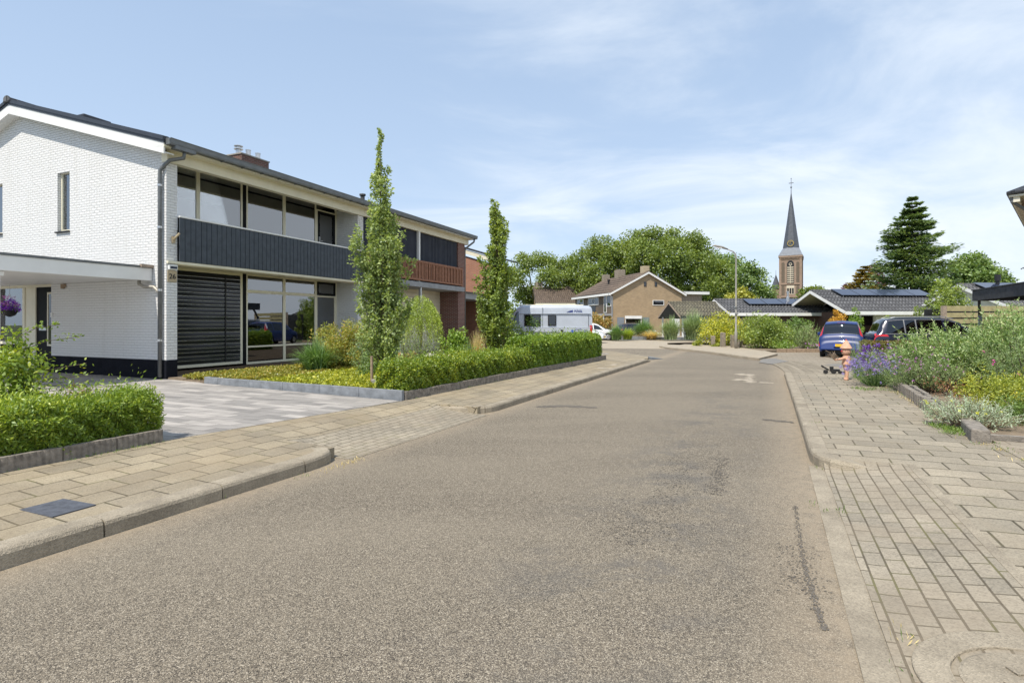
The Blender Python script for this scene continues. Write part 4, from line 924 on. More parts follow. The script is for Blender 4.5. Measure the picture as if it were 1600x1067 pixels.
# ================================================================== FAR HOUSES
def gable_house(root, L, W, eave, ridge, wall, roof, ov=.3, end_ov=.25, wallL=None, x0=0, fascia='white_paint', verge='white_paint', vh=.22, soffit='soffit_cream', tw=.30, tl=.34, inset=0, amp=.045):
    """ridge along local x; front eave at y=0, gable ends at x0 and L"""
    k = (ridge-eave)/(W/2); ap = eave+k*W/2
    m = MB(); X1 = wallL or L
    m.box(x0+inset, X1, 0, W, -.1, eave-.02); m.prism([(0, eave-.02), (W, eave-.02), (W, eave), (W/2, ap-.04), (0, eave)], x0+inset, X1, 0); m.build('wall', wall, root)
    zt = eave-k*ov+.10
    tile_roof('roof', x0-end_ov, L+end_ov, -ov, W/2, zt, zt+k*(W/2+ov), roof, root, tw, tl, amp, nx=4)
    tile_roof('roof', x0-end_ov, L+end_ov, W+ov, W/2, zt, zt+k*(W/2+ov), roof, root, tw, tl, amp, nx=4)
    zr = zt+k*(W/2+ov); m = MB(); m.prism([(W/2-.16, zr-.05), (W/2-.1, zr+.06), (W/2+.1, zr+.06), (W/2+.16, zr-.05)], x0-end_ov-.02, L+end_ov+.02, 0); m.build('ridge_tile', roof, root)
    for xa in (x0-end_ov-.03, L+end_ov): m = MB(); m.prism([(-ov, zt-.04), (W/2, zr-.04), (W+ov, zt-.04), (W+ov, zt-.04-vh), (W/2, zr-.04-vh), (-ov, zt-.04-vh)], xa, xa+.03, 0); m.build('verge_board', verge, root)
    m = MB(); m.box(x0-end_ov, L+end_ov, -ov-.05, -ov, zt-.04-vh, zt-.01); m.box(x0-end_ov, L+end_ov, W+ov, W+ov+.05, zt-.04-vh, zt-.01); m.build('eave_board', fascia, root)
    m = MB(); m.prism([(-ov+.01, zt-.09), (W/2, zr-.09), (W+ov-.01, zt-.09), (W+ov-.01, zt-.12), (W/2, zr-.12), (-ov+.01, zt-.12)], x0-end_ov+.01, L+end_ov-.01, 0); m.build('soffit', soffit, root)
    return zt, k
def win(root, pts, plane, frame='white_paint', glassm='dark_glass', name='window', fr=.06):
    """window on plane ('y',y) or ('x',x) outward negative; pts=(a0,a1,z0,z1)"""
    a0, a1, z0, z1 = pts; ax, c, s = plane
    def bx(m, p, q, r, t, d0, d1):
        lo, hi = sorted((c+s*d0, c+s*d1))
        if ax == 'y': m.box(p, q, lo, hi, r, t)
        else: m.box(lo, hi, p, q, r, t)
    m = MB()
    for (p, q, r, t) in ((a0, a1, z1-fr, z1), (a0, a1, z0, z0+fr), (a0, a0+fr, z0+fr, z1-fr), (a1-fr, a1, z0+fr, z1-fr)): bx(m, p, q, r, t, -.02, .05)
    f = m.build(name, frame, root); m = MB(); bx(m, a0+fr, a1-fr, z0+fr, z1-fr, .005, .02); m.build('pane', glassm, f); return f
B = empty('tan_brick_house', (19.97, 64.05, 0), math.atan2(.97, -.235), 'tan brick house with tall gable end facing the street and brown tiled roof', 'house')
gable_house(B, 12.2, 8.73, 5.05, 7.35, 'tan_brick', 'brown_tile', ov=.45, end_ov=.25, soffit='cream_paint')
m = MB(); m.box(0.02, 12.15, 8.731, 8.76, 2.4, 5.0); m.build('front_wall_band', 'dark_tan_brick', B)
y1 = 8.73
win(B, (2.3, 2.35+1.4, 3.55, 4.15), ('x', 0, -1)).name = 'window'
win(B, (4.55, 4.85, 5.75, 6.25), ('x', 0, -1), 'dark_trim'); win(B, (3.2, 3.5, 5.75, 6.25), ('x', 0, -1), 'dark_trim')
f = win(B, (5.2, 7.2, .9, 2.15), ('x', 0, -1)); m = MB(); m.box(-.12, -.03, 5.15, 7.25, 2.0, 2.32); m.build('blind_box', 'white_paint', f)
m = MB(); m.box(-.06, -.005, 7.35, 8.2, .6, 2.15); m.build('shutter', 'fluted_grey', B); m = MB(); m.box(-.06, -.005, 4.2, 5.05, .6, 2.15); m.build('shutter', 'fluted_grey', B)
m = MB(); m.box(-.05, -.005, .3, 1.25, 0, 2.1); m.build('side_door', 'white_paint', B)
# front (left) side: windows, balcony
F = ('y', 8.77, 1)
win(B, (.4, 1.6, 3.4, 4.7), F); win(B, (1.65, 2.4, 2.7, 4.75), F); win(B, (4.0, 7.4, 3.7, 4.6), F); win(B, (5.2, 6.1, 3.8, 4.5), F); win(B, (9.0, 11.4, 3.0, 4.6), F)
m = MB(); m.box(.1, 3.9, 8.77, 9.9, 2.35, 2.55); bs = m.build('balcony_slab', 'concrete_light', B); m = MB(); m.box(2.4, 3.9, 9.82, 9.86, 2.55, 3.5); m.box(.1, 2.4, 9.84, 9.86, 3.4, 3.45); m.build('balcony_panel', 'dark_trim', bs)
m = MB(); m.box(.2, .3, 9.7, 9.8, -.1, 2.35); m.box(2.4, 2.5, 9.7, 9.8, -.1, 2.35); m.build('post', 'white_paint', B); m = MB(); m.box(.4, 3.0, 8.77, 8.8, .1, 2.2); m.build('porch_recess', 'plastic_black', B)
m = MB(); m.tube([(-.05, 9.3, 4.8), (-.05, 8.85, 4.5), (-.05, 8.82, 0)], .06, 8); m.build('downpipe', 'metal', B)
for (x, y, s_, mt, h) in ((.3, 4.37, .75, 'sign_tan', 8.15), (7.0, 4.37, 1.0, 'granite', 8.35), (11.6, 4.37, .8, 'granite', 8.1)):
    m = MB(); m.box(x, x+s_*1.1, y-s_/2, y+s_/2, 6.6, h); m.build('chimney', mt, B)
m = MB(); m.lathe([(.12, 6.0), (.12, 6.75), (.18, 6.75), (.18, 6.95)], 6.0, 6.6, 10); m.build('roof_vent', 'plastic_black', B)
E2 = empty('clad_annex', (20.3, 66.5, 0), math.atan2(.2, .98), 'flat roofed annex clad in grey timber behind the tan brick house', 'annex')
m = MB(); m.box(0, 3.2, 0, 5, 0, 5.0); m.build('wall', 'grey_cladding', E2); m = MB(); m.box(-.3, 4.0, -.4, 5.2, 5.0, 5.32); m.build('roof', 'white_paint', E2); m = MB(); m.box(-.3, 4.0, -.4, 5.2, 5.325, 5.40); m.build('roof_trim', 'dark_trim', E2)
B5 = empty('brown_roofed_house', (3.9, 84, 0), R(2), 'farthest house with brown tiled roof seen over the white camper van', 'house')
gable_house(B5, 9.5, 9, 4.6, 7.2, 'tan_brick', 'brown_tile', ov=.3, end_ov=.3, x0=0, verge='dark_trim', fascia='cream_paint')
m = MB(); m.box(.1, 1.2, 4.0, 5.0, 6.5, 8.1); m.build('chimney', 'granite', B5)
# garage with mossy tiles
G_ = empty('garage', (15.65, 50, 0), math.atan2(.13, .99), 'low garage with mossy tiled roof and open white posted porch', 'garage')
moss = MATS.get('moss_tile') or plain('moss_tile', (.15, .135, .085), .9, var=.5, scale=3, bmp=.4)
gable_house(G_, 8.0, 4.6, 2.2, 3.45, 'pale_render', 'moss_tile', ov=.3, end_ov=.3, verge='grey_cladding', fascia='dark_trim', inset=2.2, vh=.16, soffit='slate_board', wallL=7.8)
m = MB(); m.box(.0, .12, -.05, .08, 0, 2.15); m.box(.0, .12, 4.5, 4.62, 0, 2.1); m.build('post', 'white_paint', G_)
m = MB(); m.box(2.12, 2.19, 1.2, 3.4, .0, 2.0); m.build('garage_door', 'white_paint', G_); m = MB(); m.prism([(0, 2.2), (4.6, 2.2), (2.3, 3.35)], 2.13, 2.19, 0); m.box(2.12, 2.19, .05, 1.15, 0, 2.2); m.build('gable_board', 'slate_board', G_)
# bungalows with solar panels
def solar(root, n, x0, pw, ph, ybase, zt, k, ov, rows=1, lift=.22):
    c = 1/math.sqrt(1+k*k); s_ = k*c
    for i in range(n):
        a = x0+i*(pw+.03); e = empty('solar_panel'); e.parent = root
        def Q(u, v, h): return (u, ybase+v*c-h*s_, zt+k*(ybase+ov)+v*s_+h*c)
        m = MB(); P = [Q(a, 0, lift), Q(a+pw, 0, lift), Q(a+pw, ph, lift), Q(a, ph, lift), Q(a, 0, lift-.05), Q(a+pw, 0, lift-.05), Q(a+pw, ph, lift-.05), Q(a, ph, lift-.05)]
        m.add(P, [(0, 1, 2, 3), (4, 7, 6, 5), (0, 4, 5, 1), (1, 5, 6, 2), (2, 6, 7, 3), (3, 7, 4, 0)]); o_ = m.build('panel_frame', 'plastic_black', e)
        m = MB(); q = .02; m.quad(Q(a+q, q, lift+.004), Q(a+pw-q, q, lift+.004), Q(a+pw-q, ph-q, lift+.004), Q(a+q, ph-q, lift+.004)); m.build('cells', 'solar_cell', e)
        m = MB(); m.box(a+.2, a+.24, ybase+.05, ybase+.09, zt+k*(ybase+ov)-.02, zt+k*(ybase+ov)+lift-.04); m.build('bracket', 'metal', e)
B1 = empty('bungalow', (21.2, 50, 0), math.atan2(.03, 1), 'farther low bungalow with solar panels behind the round green bush', 'bungalow')
zt, k = gable_house(B1, 13, 6.5, 2.5, 3.75, 'bungalow_brick', 'grey_tile', ov=.4, end_ov=.05, x0=-1.3, inset=2.4, vh=.24, wallL=12.8)
solar(B1, 5, 1.2, 1.65, 1.5, 1.3, zt, k, .4)
m = MB(); m.lathe([(.17, 3.4), (.15, 4.0), (.09, 4.05), (.09, 4.4), (.13, 4.42), (.13, 4.52), (.001, 4.55)], 5.3, 2.0, 12); m.build('roof_flue', 'metal', B1)
m = MB(); m.lathe([(.13, 3.1), (.13, 3.7), (.2, 3.72), (.2, 3.85)], 11.3, 1.2, 10); m.build('roof_vent', 'plastic_black', B1)
m = MB(); m.box(1.05, 1.09, 3.4, 5.6, .1, 2.2); m.build('front_window', 'dark_glass', B1); m = MB(); m.tube([(-.9, -.3, 2.3), (-.6, 0, 1.7), (-.4, .05, 0)], .05, 8); m.build('downpipe', 'metal', B1)
B2 = empty('bungalow', (28.8, 45, 0), math.atan2(.1, .995), 'nearer low bungalow with deep open gable above the blue car', 'bungalow')
zt, k = gable_house(B2, 8.5, 8, 2.62, 4.35, 'pale_render', 'grey_tile', ov=.55, end_ov=.05, x0=-1.6, inset=3.0, vh=.26, wallL=8.3)
solar(B2, 5, .1, 1.7, 1.55, 2.35, zt, k, .55)
m = MB(); m.box(.0, 1.3, 3.2, 7.8, -.1, 2.5); m.build('brick_wall', 'bungalow_brick', B2); m = MB(); m.box(1.32, 1.38, .3, 3.2, .1, 2.5); m.prism([(.2, 2.5), (7.8, 2.5), (4, 4.1)], 1.32, 1.38, 0); m.build('gable_window', 'dark_glass', B2)
m = MB(); m.box(.0, .12, .0, .12, 0, 2.4); m.tube([(-.9, -.5, 2.3), (-.5, .0, 1.6), (-.4, .1, .2)], .06, 8); m.build('post', 'white_paint', B2)
# crossing wing of the nearer bungalow
m = MB(); m.prism([(6.2, 2.35), (8.9, 3.95), (11.6, 2.35), (11.6, 2.10), (8.9, 3.70), (6.2, 2.10)], -1.3, -1.24, 1); m.build('wing_verge', 'white_paint', B2)
m = MB(); m.prism([(6.2, 2.36), (8.9, 3.96), (11.6, 2.36), (11.6, 2.45), (8.9, 4.08), (6.2, 2.45)], -1.3, 4, 1); m.build('wing_roof', 'grey_tile', B2); m = MB(); m.prism([(6.6, 0), (11.2, 0), (11.2, 2.3), (8.9, 3.7), (6.6, 2.3)], -.6, 3.9, 1); m.build('wing_wall', 'pale_render', B2)
B3 = empty('bungalow', (36.0, 39.0, 0), math.atan2(.1, .995), 'bungalow at the right edge seen between the timber fence and dark carport beam', 'bungalow')
zt, k = gable_house(B3, 12, 8, 2.7, 4.5, 'pale_render', 'grey_tile', ov=.5, end_ov=.4, vh=.26); solar(B3, 4, .5, 1.7, 1.6, 2.3, zt, k, .5)
m = MB(); m.lathe([(.13, 4.2), (.13, 4.8), (.2, 4.8), (.2, 5.3)], 2.4, 3.4, 10); m.build('roof_vent', 'plastic_black', B3)

# ================================================================== CHURCH
CH = empty('church', (97.5, 190, 0), R(-31), 'distant brick church tower with tall slate spire and small side turret', 'church')
T = 3.3
def arch(cx, w, z0, z1, n=10):      # pointed arch outline in x-z
    hw = w/2; p = [(cx-hw, z0), (cx+hw, z0)]; sp = z1-w*.75
    for i in range(n+1):
        a = i/n; p.append((cx+hw-hw*a**1.6 if False else cx+hw*math.cos(a*math.pi/2), sp+(z1-sp)*math.sin(a*math.pi/2)**.85))
    for i in range(n-1, -1, -1):
        a = i/n; p.append((cx-hw*math.cos(a*math.pi/2), sp+(z1-sp)*math.sin(a*math.pi/2)**.85))
    return p
m = MB(); m.box(-T, T, -T, T, 0, 24.4); m.build('tower_wall', 'church_brick', CH)
m = MB()
for sx in (-1, 1):
    for sy in (-1, 1): m.box(sx*T-.45 if sx > 0 else -T-.22, T+.22 if sx > 0 else -T+.45, sy*T-.45 if sy > 0 else -T-.22, T+.22 if sy > 0 else -T+.45, 0, 23.6)
m.box(-T-.25, T+.25, -T-.25, T+.25, 14.6, 14.9); m.box(-T-.25, T+.25, -T-.25, T+.25, 10.2, 10.6); m.build('buttress', 'church_brick', CH)
m = MB(); 
for i in range(17): x = -T+.2+i*.4; m.box(x, x+.2, -T-.35, -T, 23.4, 24.0); m.box(T, T+.35, x, x+.2, 23.4, 24.0)
m.box(-T-.42, T+.42, -T-.42, T+.42, 24.0, 24.6); m.build('cornice', 'church_brick', CH)
m = MB()
for cx in (-2.25, 2.25):
    m.prism(arch(cx, .95, 15.3, 22.4), -T-.03, -T-.005, 1); m.prism(arch(cx, .95, 10.9, 14.2), -T-.03, -T-.005, 1)
m.build('blind_arch', 'dark_tan_brick', CH)
m = MB(); m.prism(arch(0, 2.2, 15.0, 22.9), -T-.06, -T-.035, 1); m.build('belfry_opening', 'plastic_black', CH)
m = MB(); z = 15.3
while z < 20.6: m.box(-.98, -.05, -T-.22, -T-.06, z, z+.34); m.box(.05, .98, -T-.22, -T-.06, z, z+.34); z += .72
m.build('louvre', 'stone_pale', CH)
m = MB(); m.box(-.07, .07, -T-.2, -T-.06, 15, 21.5); ring(m, 0, 0, .35, .5, 0, .1, 16); 
for i in range(len(m.v)-64, len(m.v)): x, y, z = m.v[i]; m.v[i] = (x, -T-.1-z, 21.6+y)
m.build('tracery', 'stone_pale', CH)
m = MB(); m.box(-1.2, 1.2, -T-.05, -T-.01, 11.3, 14.3); m.build('lower_panel', 'stone_pale', CH); m = MB()
for x in (-.75, 0, .75): m.box(x-.28, x+.28, -T-.09, -T-.055, 11.5, 13.4)
m.build('lower_window', 'plastic_black', CH)
m = MB(); n8 = 8; r0 = 2.75; z0 = 27.4; z1 = 46.8
base = [(T+.45, T+.45), (-T-.45, T+.45), (-T-.45, -T-.45), (T+.45, -T-.45)]
oc = [(r0*math.cos(R(22.5+45*i)), r0*math.sin(R(22.5+45*i))) for i in range(8)]
vs_ = [(x, y, 24.62) for x, y in base]+[(x, y, z0) for x, y in oc]
fs_ = [(0, 1, 6, 5), (1, 2, 8, 7), (2, 3, 10, 9), (3, 0, 4, 11), (0, 5, 4), (1, 7, 6), (2, 9, 8), (3, 11, 10), (0, 3, 2, 1)]
m.add(vs_, fs_); m.build('spire_skirt', 'zinc_light', CH)
m = MB(); vs_ = [(x, y, z0) for x, y in oc]+[(x*.55, y*.55, 36) for x, y in oc]+[(x*.04, y*.04, z1) for x, y in oc]; m.add(vs_, [(i, (i+1) % 8, 8+(i+1) % 8, 8+i) for i in range(8)]+[(8+i, 8+(i+1) % 8, 16+(i+1) % 8, 16+i) for i in range(8)]); m.build('spire', 'slate_blue', CH)
m = MB(); m.lathe([(.16, 46), (.1, 48.4), (.3, 48.6), (.3, 48.9), (.08, 49.1), (.08, 51.6), (.2, 51.8), (.05, 52.0)], n=8); m.box(-.75, .75, -.08, .08, 50.1, 50.35); m.build('spire_cross', 'zinc_light', CH)
ck = MB(); ring(ck, 0, 0, .85, 1.05, 0, .12, 24); 
for k_ in range(12): a = R(30*k_); ck.add([(math.cos(a)*.7-.06, math.sin(a)*.7-.06, .1), (math.cos(a)*.7+.06, math.sin(a)*.7-.06, .1), (math.cos(a)*.85+.06, math.sin(a)*.85+.06, .1), (math.cos(a)*.85-.06, math.sin(a)*.85+.06, .1)], [(0, 1, 2, 3)])
ck.box(-.05, .05, 0, .6, .08, .12); ck.box(-.5, 0, -.05, .05, .08, .12)
ck.v = [(x, -2.72-z, 28.9+y) for x, y, z in ck.v]; ck.build('clock_face', 'gold', CH)
m = MB(); m.lathe([(1.35, 0), (1.35, 13.6)], -T-1.6, 1.0, 8); tu = m.build('turret', 'church_brick', CH); m = MB(); m.lathe([(1.6, 13.6), (.06, 18.6), (.04, 20.2)], -T-1.6, 1.0, 8); m.build('turret_spire', 'slate_blue', tu)
m = MB(); m.prism([(-6, 0), (6, 0), (6, 8.2), (0, 9.8), (-6, 8.2)], 3.4, 30, 1); m.v = [(y*.9+2 if False else x+6, y, z) for x, y, z in m.v]; m.build('nave', 'church_brick', CH)
m = MB(); m.add([(-8, 1, 8.6), (16, 1, 8.4), (16, 9, 10.3), (-8, 9, 10.3), (-8, 1, 8.3), (16, 1, 8.1)], [(0, 1, 2, 3), (0, 4, 5, 1)]); m.build('nave_roof', 'zinc_light', CH)

# ================================================================== HOUSE CORNER AT THE RIGHT EDGE
RHs = empty('corner_house', (15.85, 16.5, 0), R(-46), 'house at the right edge of the view with overhanging tiled roof corner and grey downpipe', 'house')
m = MB(); m.box(.0, 8, 0, 7, 0, 5.35); m.build('wall', 'red_brick', RHs)
m = MB(); m.box(-.55, 8, -.5, 7.5, 5.36, 5.42); m.box(-.45, -.3, -.45, 7, 5.2, 5.36); m.build('soffit', 'pale_render', RHs)
m = MB(); m.add([(-.6, -.55, 5.44), (8.6, -.55, 5.44), (8.6, 7.5, 5.44), (-.6, 7.5, 5.44), (3.4, 3.5, 7.6), (4.4, 3.5, 7.6), (-.6, -.55, 5.52), (8.6, -.55, 5.52), (8.6, 7.5, 5.52), (-.6, 7.5, 5.52)], [(0, 3, 2, 1), (6, 7, 5, 4), (7, 8, 5), (8, 9, 4, 5), (9, 6, 4), (0, 1, 7, 6), (1, 2, 8, 7), (2, 3, 9, 8), (3, 0, 6, 9)]); m.build('roof', 'dark_tile', RHs)
m = MB(); m.tube([(-.5, -.4, 5.4), (-.48, -.4, 5.22), (-.1, -.12, 4.9), (-.05, -.08, 4.7), (-.05, -.08, 0)], .045, 10); m.build('downpipe', 'grey_zinc', RHs)
m = MB(); m.tube([(0, -.02, 3.1), (-.25, -.1, 3.22), (-.3, -.1, 3.18)], .02, 6); m.build('lamp_bracket', 'grey_zinc', RHs)

# ================================================================== DARK CARPORT BEAM, SLATTED WALL
PG = empty('dark_carport', (22.9, 27.0, 0), math.atan2(21.7-27.0, 20.4-22.9), 'weathered black timber carport beam with slanted brace behind the dark car', 'carport')
m = MB(); m.box(-.1, 6.5, -.02, .06, 2.62, 3.12); m.box(-.1, -.02, .06, 4.0, 2.62, 3.12); m.build('beam', 'weathered_timber', PG, bevel=.01)
m = MB(); m.box(-.12, 6.5, -.05, 4.0, 3.125, 3.17); m.build('roof_edge', 'dark_trim', PG)
p0, p1 = (1.15-.55, .3, 1.95), (-.02+.9, .05, 2.62)
m = MB(); m.box(-.28, -.14, .25, .39, 0, 2.05); m.build('post', 'fluted_grey', PG)
m = MB(); m.tube([(-.21, .30, 1.9), (.45, .1, 2.66)], .075, 4); m.build('brace', 'weathered_timber', PG)
SW = empty('slatted_wall', at(1472, 504, 29.5)-Vector((0, 0, EYE)), R(2), 'pale green timber slatted wall with grey post behind the dark car', 'fence')
m = MB(); 
for z0_, z1_ in ((2.16, 2.45), (1.82, 2.08), (1.50, 1.74), (1.1, 1.4), (.7, 1.0), (.2, .6)): m.box(.25, 9, .0, .05, z0_, z1_)
m.build('slat', 'pale_timber', SW, bevel=.008); m = MB(); m.box(0, .22, -.06, .1, 0, 2.46); m.box(4.5, 4.65, .05, .2, 0, 2.4); m.box(8.9, 9.1, -.06, .1, 0, 2.46); m.build('post', 'grey_cladding', SW)
m = MB(); m.box(.25, 9, 1.5, 1.55, 0, 2.3); m.build('backing_wall', 'plastic_black', SW)

# ================================================================== STREET LAMP, BOLLARDS
lp = gr(1150, 546, .1); lp = Vector(((1150-800)/850*30.5, 30.5, .1))
LMP = empty('street_lamp', lp, 0, 'tall grey street lamp with curved arm reaching left over the bend', 'street lamp')
m = MB(); m.tube([(0, 0, -.1), (0, 0, .95), (0, 0, 1.0), (0, 0, 5.1), (-.04, 0, 5.3), (-.15, 0, 5.42), (-.55, 0, 5.58)], [.085, .08, .052, .042, .038, .034, .028], 12); m.build('pole', 'galvanised', LMP, smooth=True)
m = MB(); m.tube([(-.45, 0, 5.55), (-.75, 0, 5.66), (-1.2, 0, 5.76), (-1.3, 0, 5.75)], [.035, .07, .06, .025], 10); m.build('lamp_head', 'galvanised', LMP, smooth=True)
m = MB(); m.box(-1.15, -.8, -.05, .05, 5.60, 5.64); m.build('diffuser', 'clear_lamp', LMP)
m = MB(); m.box(-.09, .09, -.1, -.06, 1.9, 1.97); m.box(-.08, .08, -.11, .08, 2.3, 2.34); m.build('clamp', 'metal', LMP)
gb = []
for i, (px, w_, h_, Y, ps, lb) in enumerate(((1113.5, .26, .62, 33.5, -4, 'short pale stone bollard farthest left beside the yellow flowering bush'), (1129, .28, .85, 32.6, 3, 'tallest stone bollard in the middle before the yellow flowering bush'), (1145, .25, .72, 31.8, 0, 'grooved dark stone bollard just left of the street lamp'), (1156, .24, .42, 31.5, 6, 'stumpy stone bollard just right of the street lamp'))):
    p = at(px, 504, Y); m = MB(); hw = w_/2; m.prism([(-hw, -.12), (-hw+.03, -hw*.7), (hw-.03, -hw*.72), (hw, -.1), (hw-.01, .1), (hw-.05, .13), (-hw+.04, .12)], .05, .12+h_); o_ = m.build('stone_bollard', 'granite', bevel=.02)
    for v in o_.data.vertices:
        if v.co.z > .3: v.co.x += random.uniform(-.02, .02); v.co.y += random.uniform(-.02, .02); v.co.z += random.uniform(-.05, .02)
    o_.location = (p.x, Y, 0); o_.rotation_euler = (0, 0, R(ps*3)); tag(o_, lb, 'bollard', 'old stone bollards before the yellow bush')
# raised planter on the forecourt
PT = empty('raised_planter', (8.6, 48.6, 0), R(-2), 'long dark grey stone planter wall on the far forecourt', 'planter')
m = MB(); m.box(0, 3.3, -.4, 0, 0, .32); m.box(-5.2, 0, -.2, 0, 0, .22); m.box(3.3, 10.5, .2, .4, 0, .26); m.build('wall', 'bluestone', PT, bevel=.01); m = MB(); m.box(.1, 3.2, -.3, 1.5, 0, .36); m.build('soil_fill', 'soil', PT)
m = MB(); m.box(-5, 10.3, .45, 3, 0, .12); m.build('gravel_bed', 'concrete_light', PT)

# ================================================================== VEHICLES
def catmull(xs, ys, x):
    xs = np.asarray(xs, float); ys = np.asarray(ys, float); x = np.asarray(x, float)
    i = np.clip(np.searchsorted(xs, x, 'right')-1, 0, len(xs)-2); h = xs[i+1]-xs[i]; t = np.clip((x-xs[i])/h, 0, 1)
    d = np.diff(ys)/np.diff(xs); mm = np.zeros(len(xs)); mm[0] = d[0]; mm[-1] = d[-1]
    for j in range(1, len(xs)-1): mm[j] = 0 if d[j-1]*d[j] <= 0 else 2*d[j-1]*d[j]/(d[j-1]+d[j])
    return (2*t**3-3*t**2+1)*ys[i]+(t**3-2*t**2+t)*h*mm[i]+(-2*t**3+3*t**2)*ys[i+1]+(t**3-t**2)*h*mm[i+1]
class Body:
    """x from rear 0 to front L; section parameter s: 0 sill, 3 belt line, 4 roof rail, 6 roof centre"""
    def __init__(b, st, crown=.03, tumble=.07): b.st = np.array(st, float); b.crown = crown; b.tb = tumble
    def par(b, x): return [catmull(b.st[:, 0], b.st[:, j], x) for j in range(1, 6)]
    def pt(b, x, s, off=0):
        zb, zbelt, ztop, wb, wt = b.par(x); sg = np.where(s > 6, -1, 1); s = np.where(s > 6, 12-s, s)
        Y = [wb*.90, wb*.975, wb, wb*.975, wt, wt*.80, wt*0, -wt*.80]; Z = [zb, zb+.13*(zbelt-zb), zb+.6*(zbelt-zb), zbelt, np.maximum(zbelt+.001, ztop-b.tb), ztop-.008, ztop+b.crown, ztop-.008]
        k = np.clip(np.floor(s).astype(int), 0, 5); f = s-k; Ya = np.array([np.broadcast_to(v, x.shape) for v in Y]); Za = np.array([np.broadcast_to(v, x.shape) for v in Z]); ii = np.arange(x.size)
        Yf = Ya.reshape(8, -1); Zf = Za.reshape(8, -1); kf = k.ravel(); ff = f.ravel()
        def cr(A):
            p0 = A[np.maximum(kf-1, 0), ii]; p1 = A[kf, ii]; p2 = A[kf+1, ii]; p3 = A[np.minimum(kf+2, 7), ii]
            m1 = (p2-p0)*.5*.8; m2 = (p3-p1)*.5*.8
            return (2*ff**3-3*ff**2+1)*p1+(ff**3-2*ff**2+ff)*m1+(-2*ff**3+3*ff**2)*p2+(ff**3-ff**2)*m2
        return np.stack([x.ravel(), cr(Yf)*sg.ravel(), cr(Zf)], 1).reshape(x.shape+(3,))
    def grid(b, X, Sv, off=0):
        P = b.pt(X, Sv)
        if off:
            e = 1e-3; L0, L1 = b.st[0, 0], b.st[-1, 0]; xa = np.clip(X-e*5, L0, L1); xb = np.clip(X+e*5, L0, L1)
            du = b.pt(xb, Sv)-b.pt(xa, Sv); dv = b.pt(X, np.clip(Sv+e*10, 0, 12))-b.pt(X, np.clip(Sv-e*10, 0, 12))
            n = np.cross(du, dv); n /= np.maximum(np.linalg.norm(n, axis=-1, keepdims=True), 1e-9); cv_ = P-np.array([.45*L1, 0, .8]); sg = np.sign(np.sum(n*cv_, -1, keepdims=True)); P = P+n*sg*off
        return P
    def mesh(b, name, mat, parent, X, Sv, off=0, skip=None, caps=False, flip=False):
        P = b.grid(X, Sv, off); ni, nj = X.shape; vs = P.reshape(-1, 3); fs = []
        for i in range(ni-1):
            for j in range(nj-1):
                q = (i*nj+j, (i+1)*nj+j, (i+1)*nj+j+1, i*nj+j+1)
                if skip is not None and skip(vs[list(q)].mean(0)): continue
                fs.append(q)
        mb = MB().add(vs, fs)
        if caps: mb.f += [tuple(range(nj))[::-1], tuple(range((ni-1)*nj, ni*nj))]; mb.m += [0, 0]
        return mb.build(name, mat, parent, smooth=True)
    def patch(b, name, mat, parent, c, off=.006, n=10, m=8):
        """c = four corners (x,s): a->b along length at low s, d->c at high s"""
        u, v = np.meshgrid(np.linspace(0, 1, n), np.linspace(0, 1, m), indexing='ij'); c = np.array(c, float)
        Q = (1-u)[..., None]*(1-v)[..., None]*c[0]+u[..., None]*(1-v)[..., None]*c[1]+u[..., None]*v[..., None]*c[2]+(1-u)[..., None]*v[..., None]*c[3]
        return b.mesh(name, mat, parent, Q[..., 0], Q[..., 1], off)
def wheel(root, x, y, r, w=.2, group=None):
    e = empty('wheel', (x, y, r)); e.parent = root; s = 1 if y > 0 else -1
    m = MB(); prof = [(r*.62, -w/2), (r*.93, -w/2), (r, -w/2+.03), (r, w/2-.03), (r*.93, w/2), (r*.62, w/2)]; m.lathe(prof, n=28); m.v = [(a, c_, b_) for a, b_, c_ in m.v]; m.build('tyre', 'rubber', e, smooth=False)
    m = MB(); m.lathe([(.001, 0), (.05, .012), (.06, 0)], n=10); m.lathe([(r*.6, -.02), (r*.64, .02), (r*.60, .03)], n=28)
    for k in range(7):
        a = 2*math.pi*k/7; ca, sa = math.cos(a), math.sin(a); q = .03
        m.add([(ca*.04-sa*q, sa*.04+ca*q, .01), (ca*r*.6-sa*q*.7, sa*r*.6+ca*q*.7, .02), (ca*r*.6+sa*q*.7, sa*r*.6-ca*q*.7, .02), (ca*.04+sa*q, sa*.04-ca*q, .01)], [(0, 1, 2, 3)])
    m.v = [(a, (c_+w/2-.02)*s, b_) for a, b_, c_ in m.v]; m.build('rim', 'alloy', e)
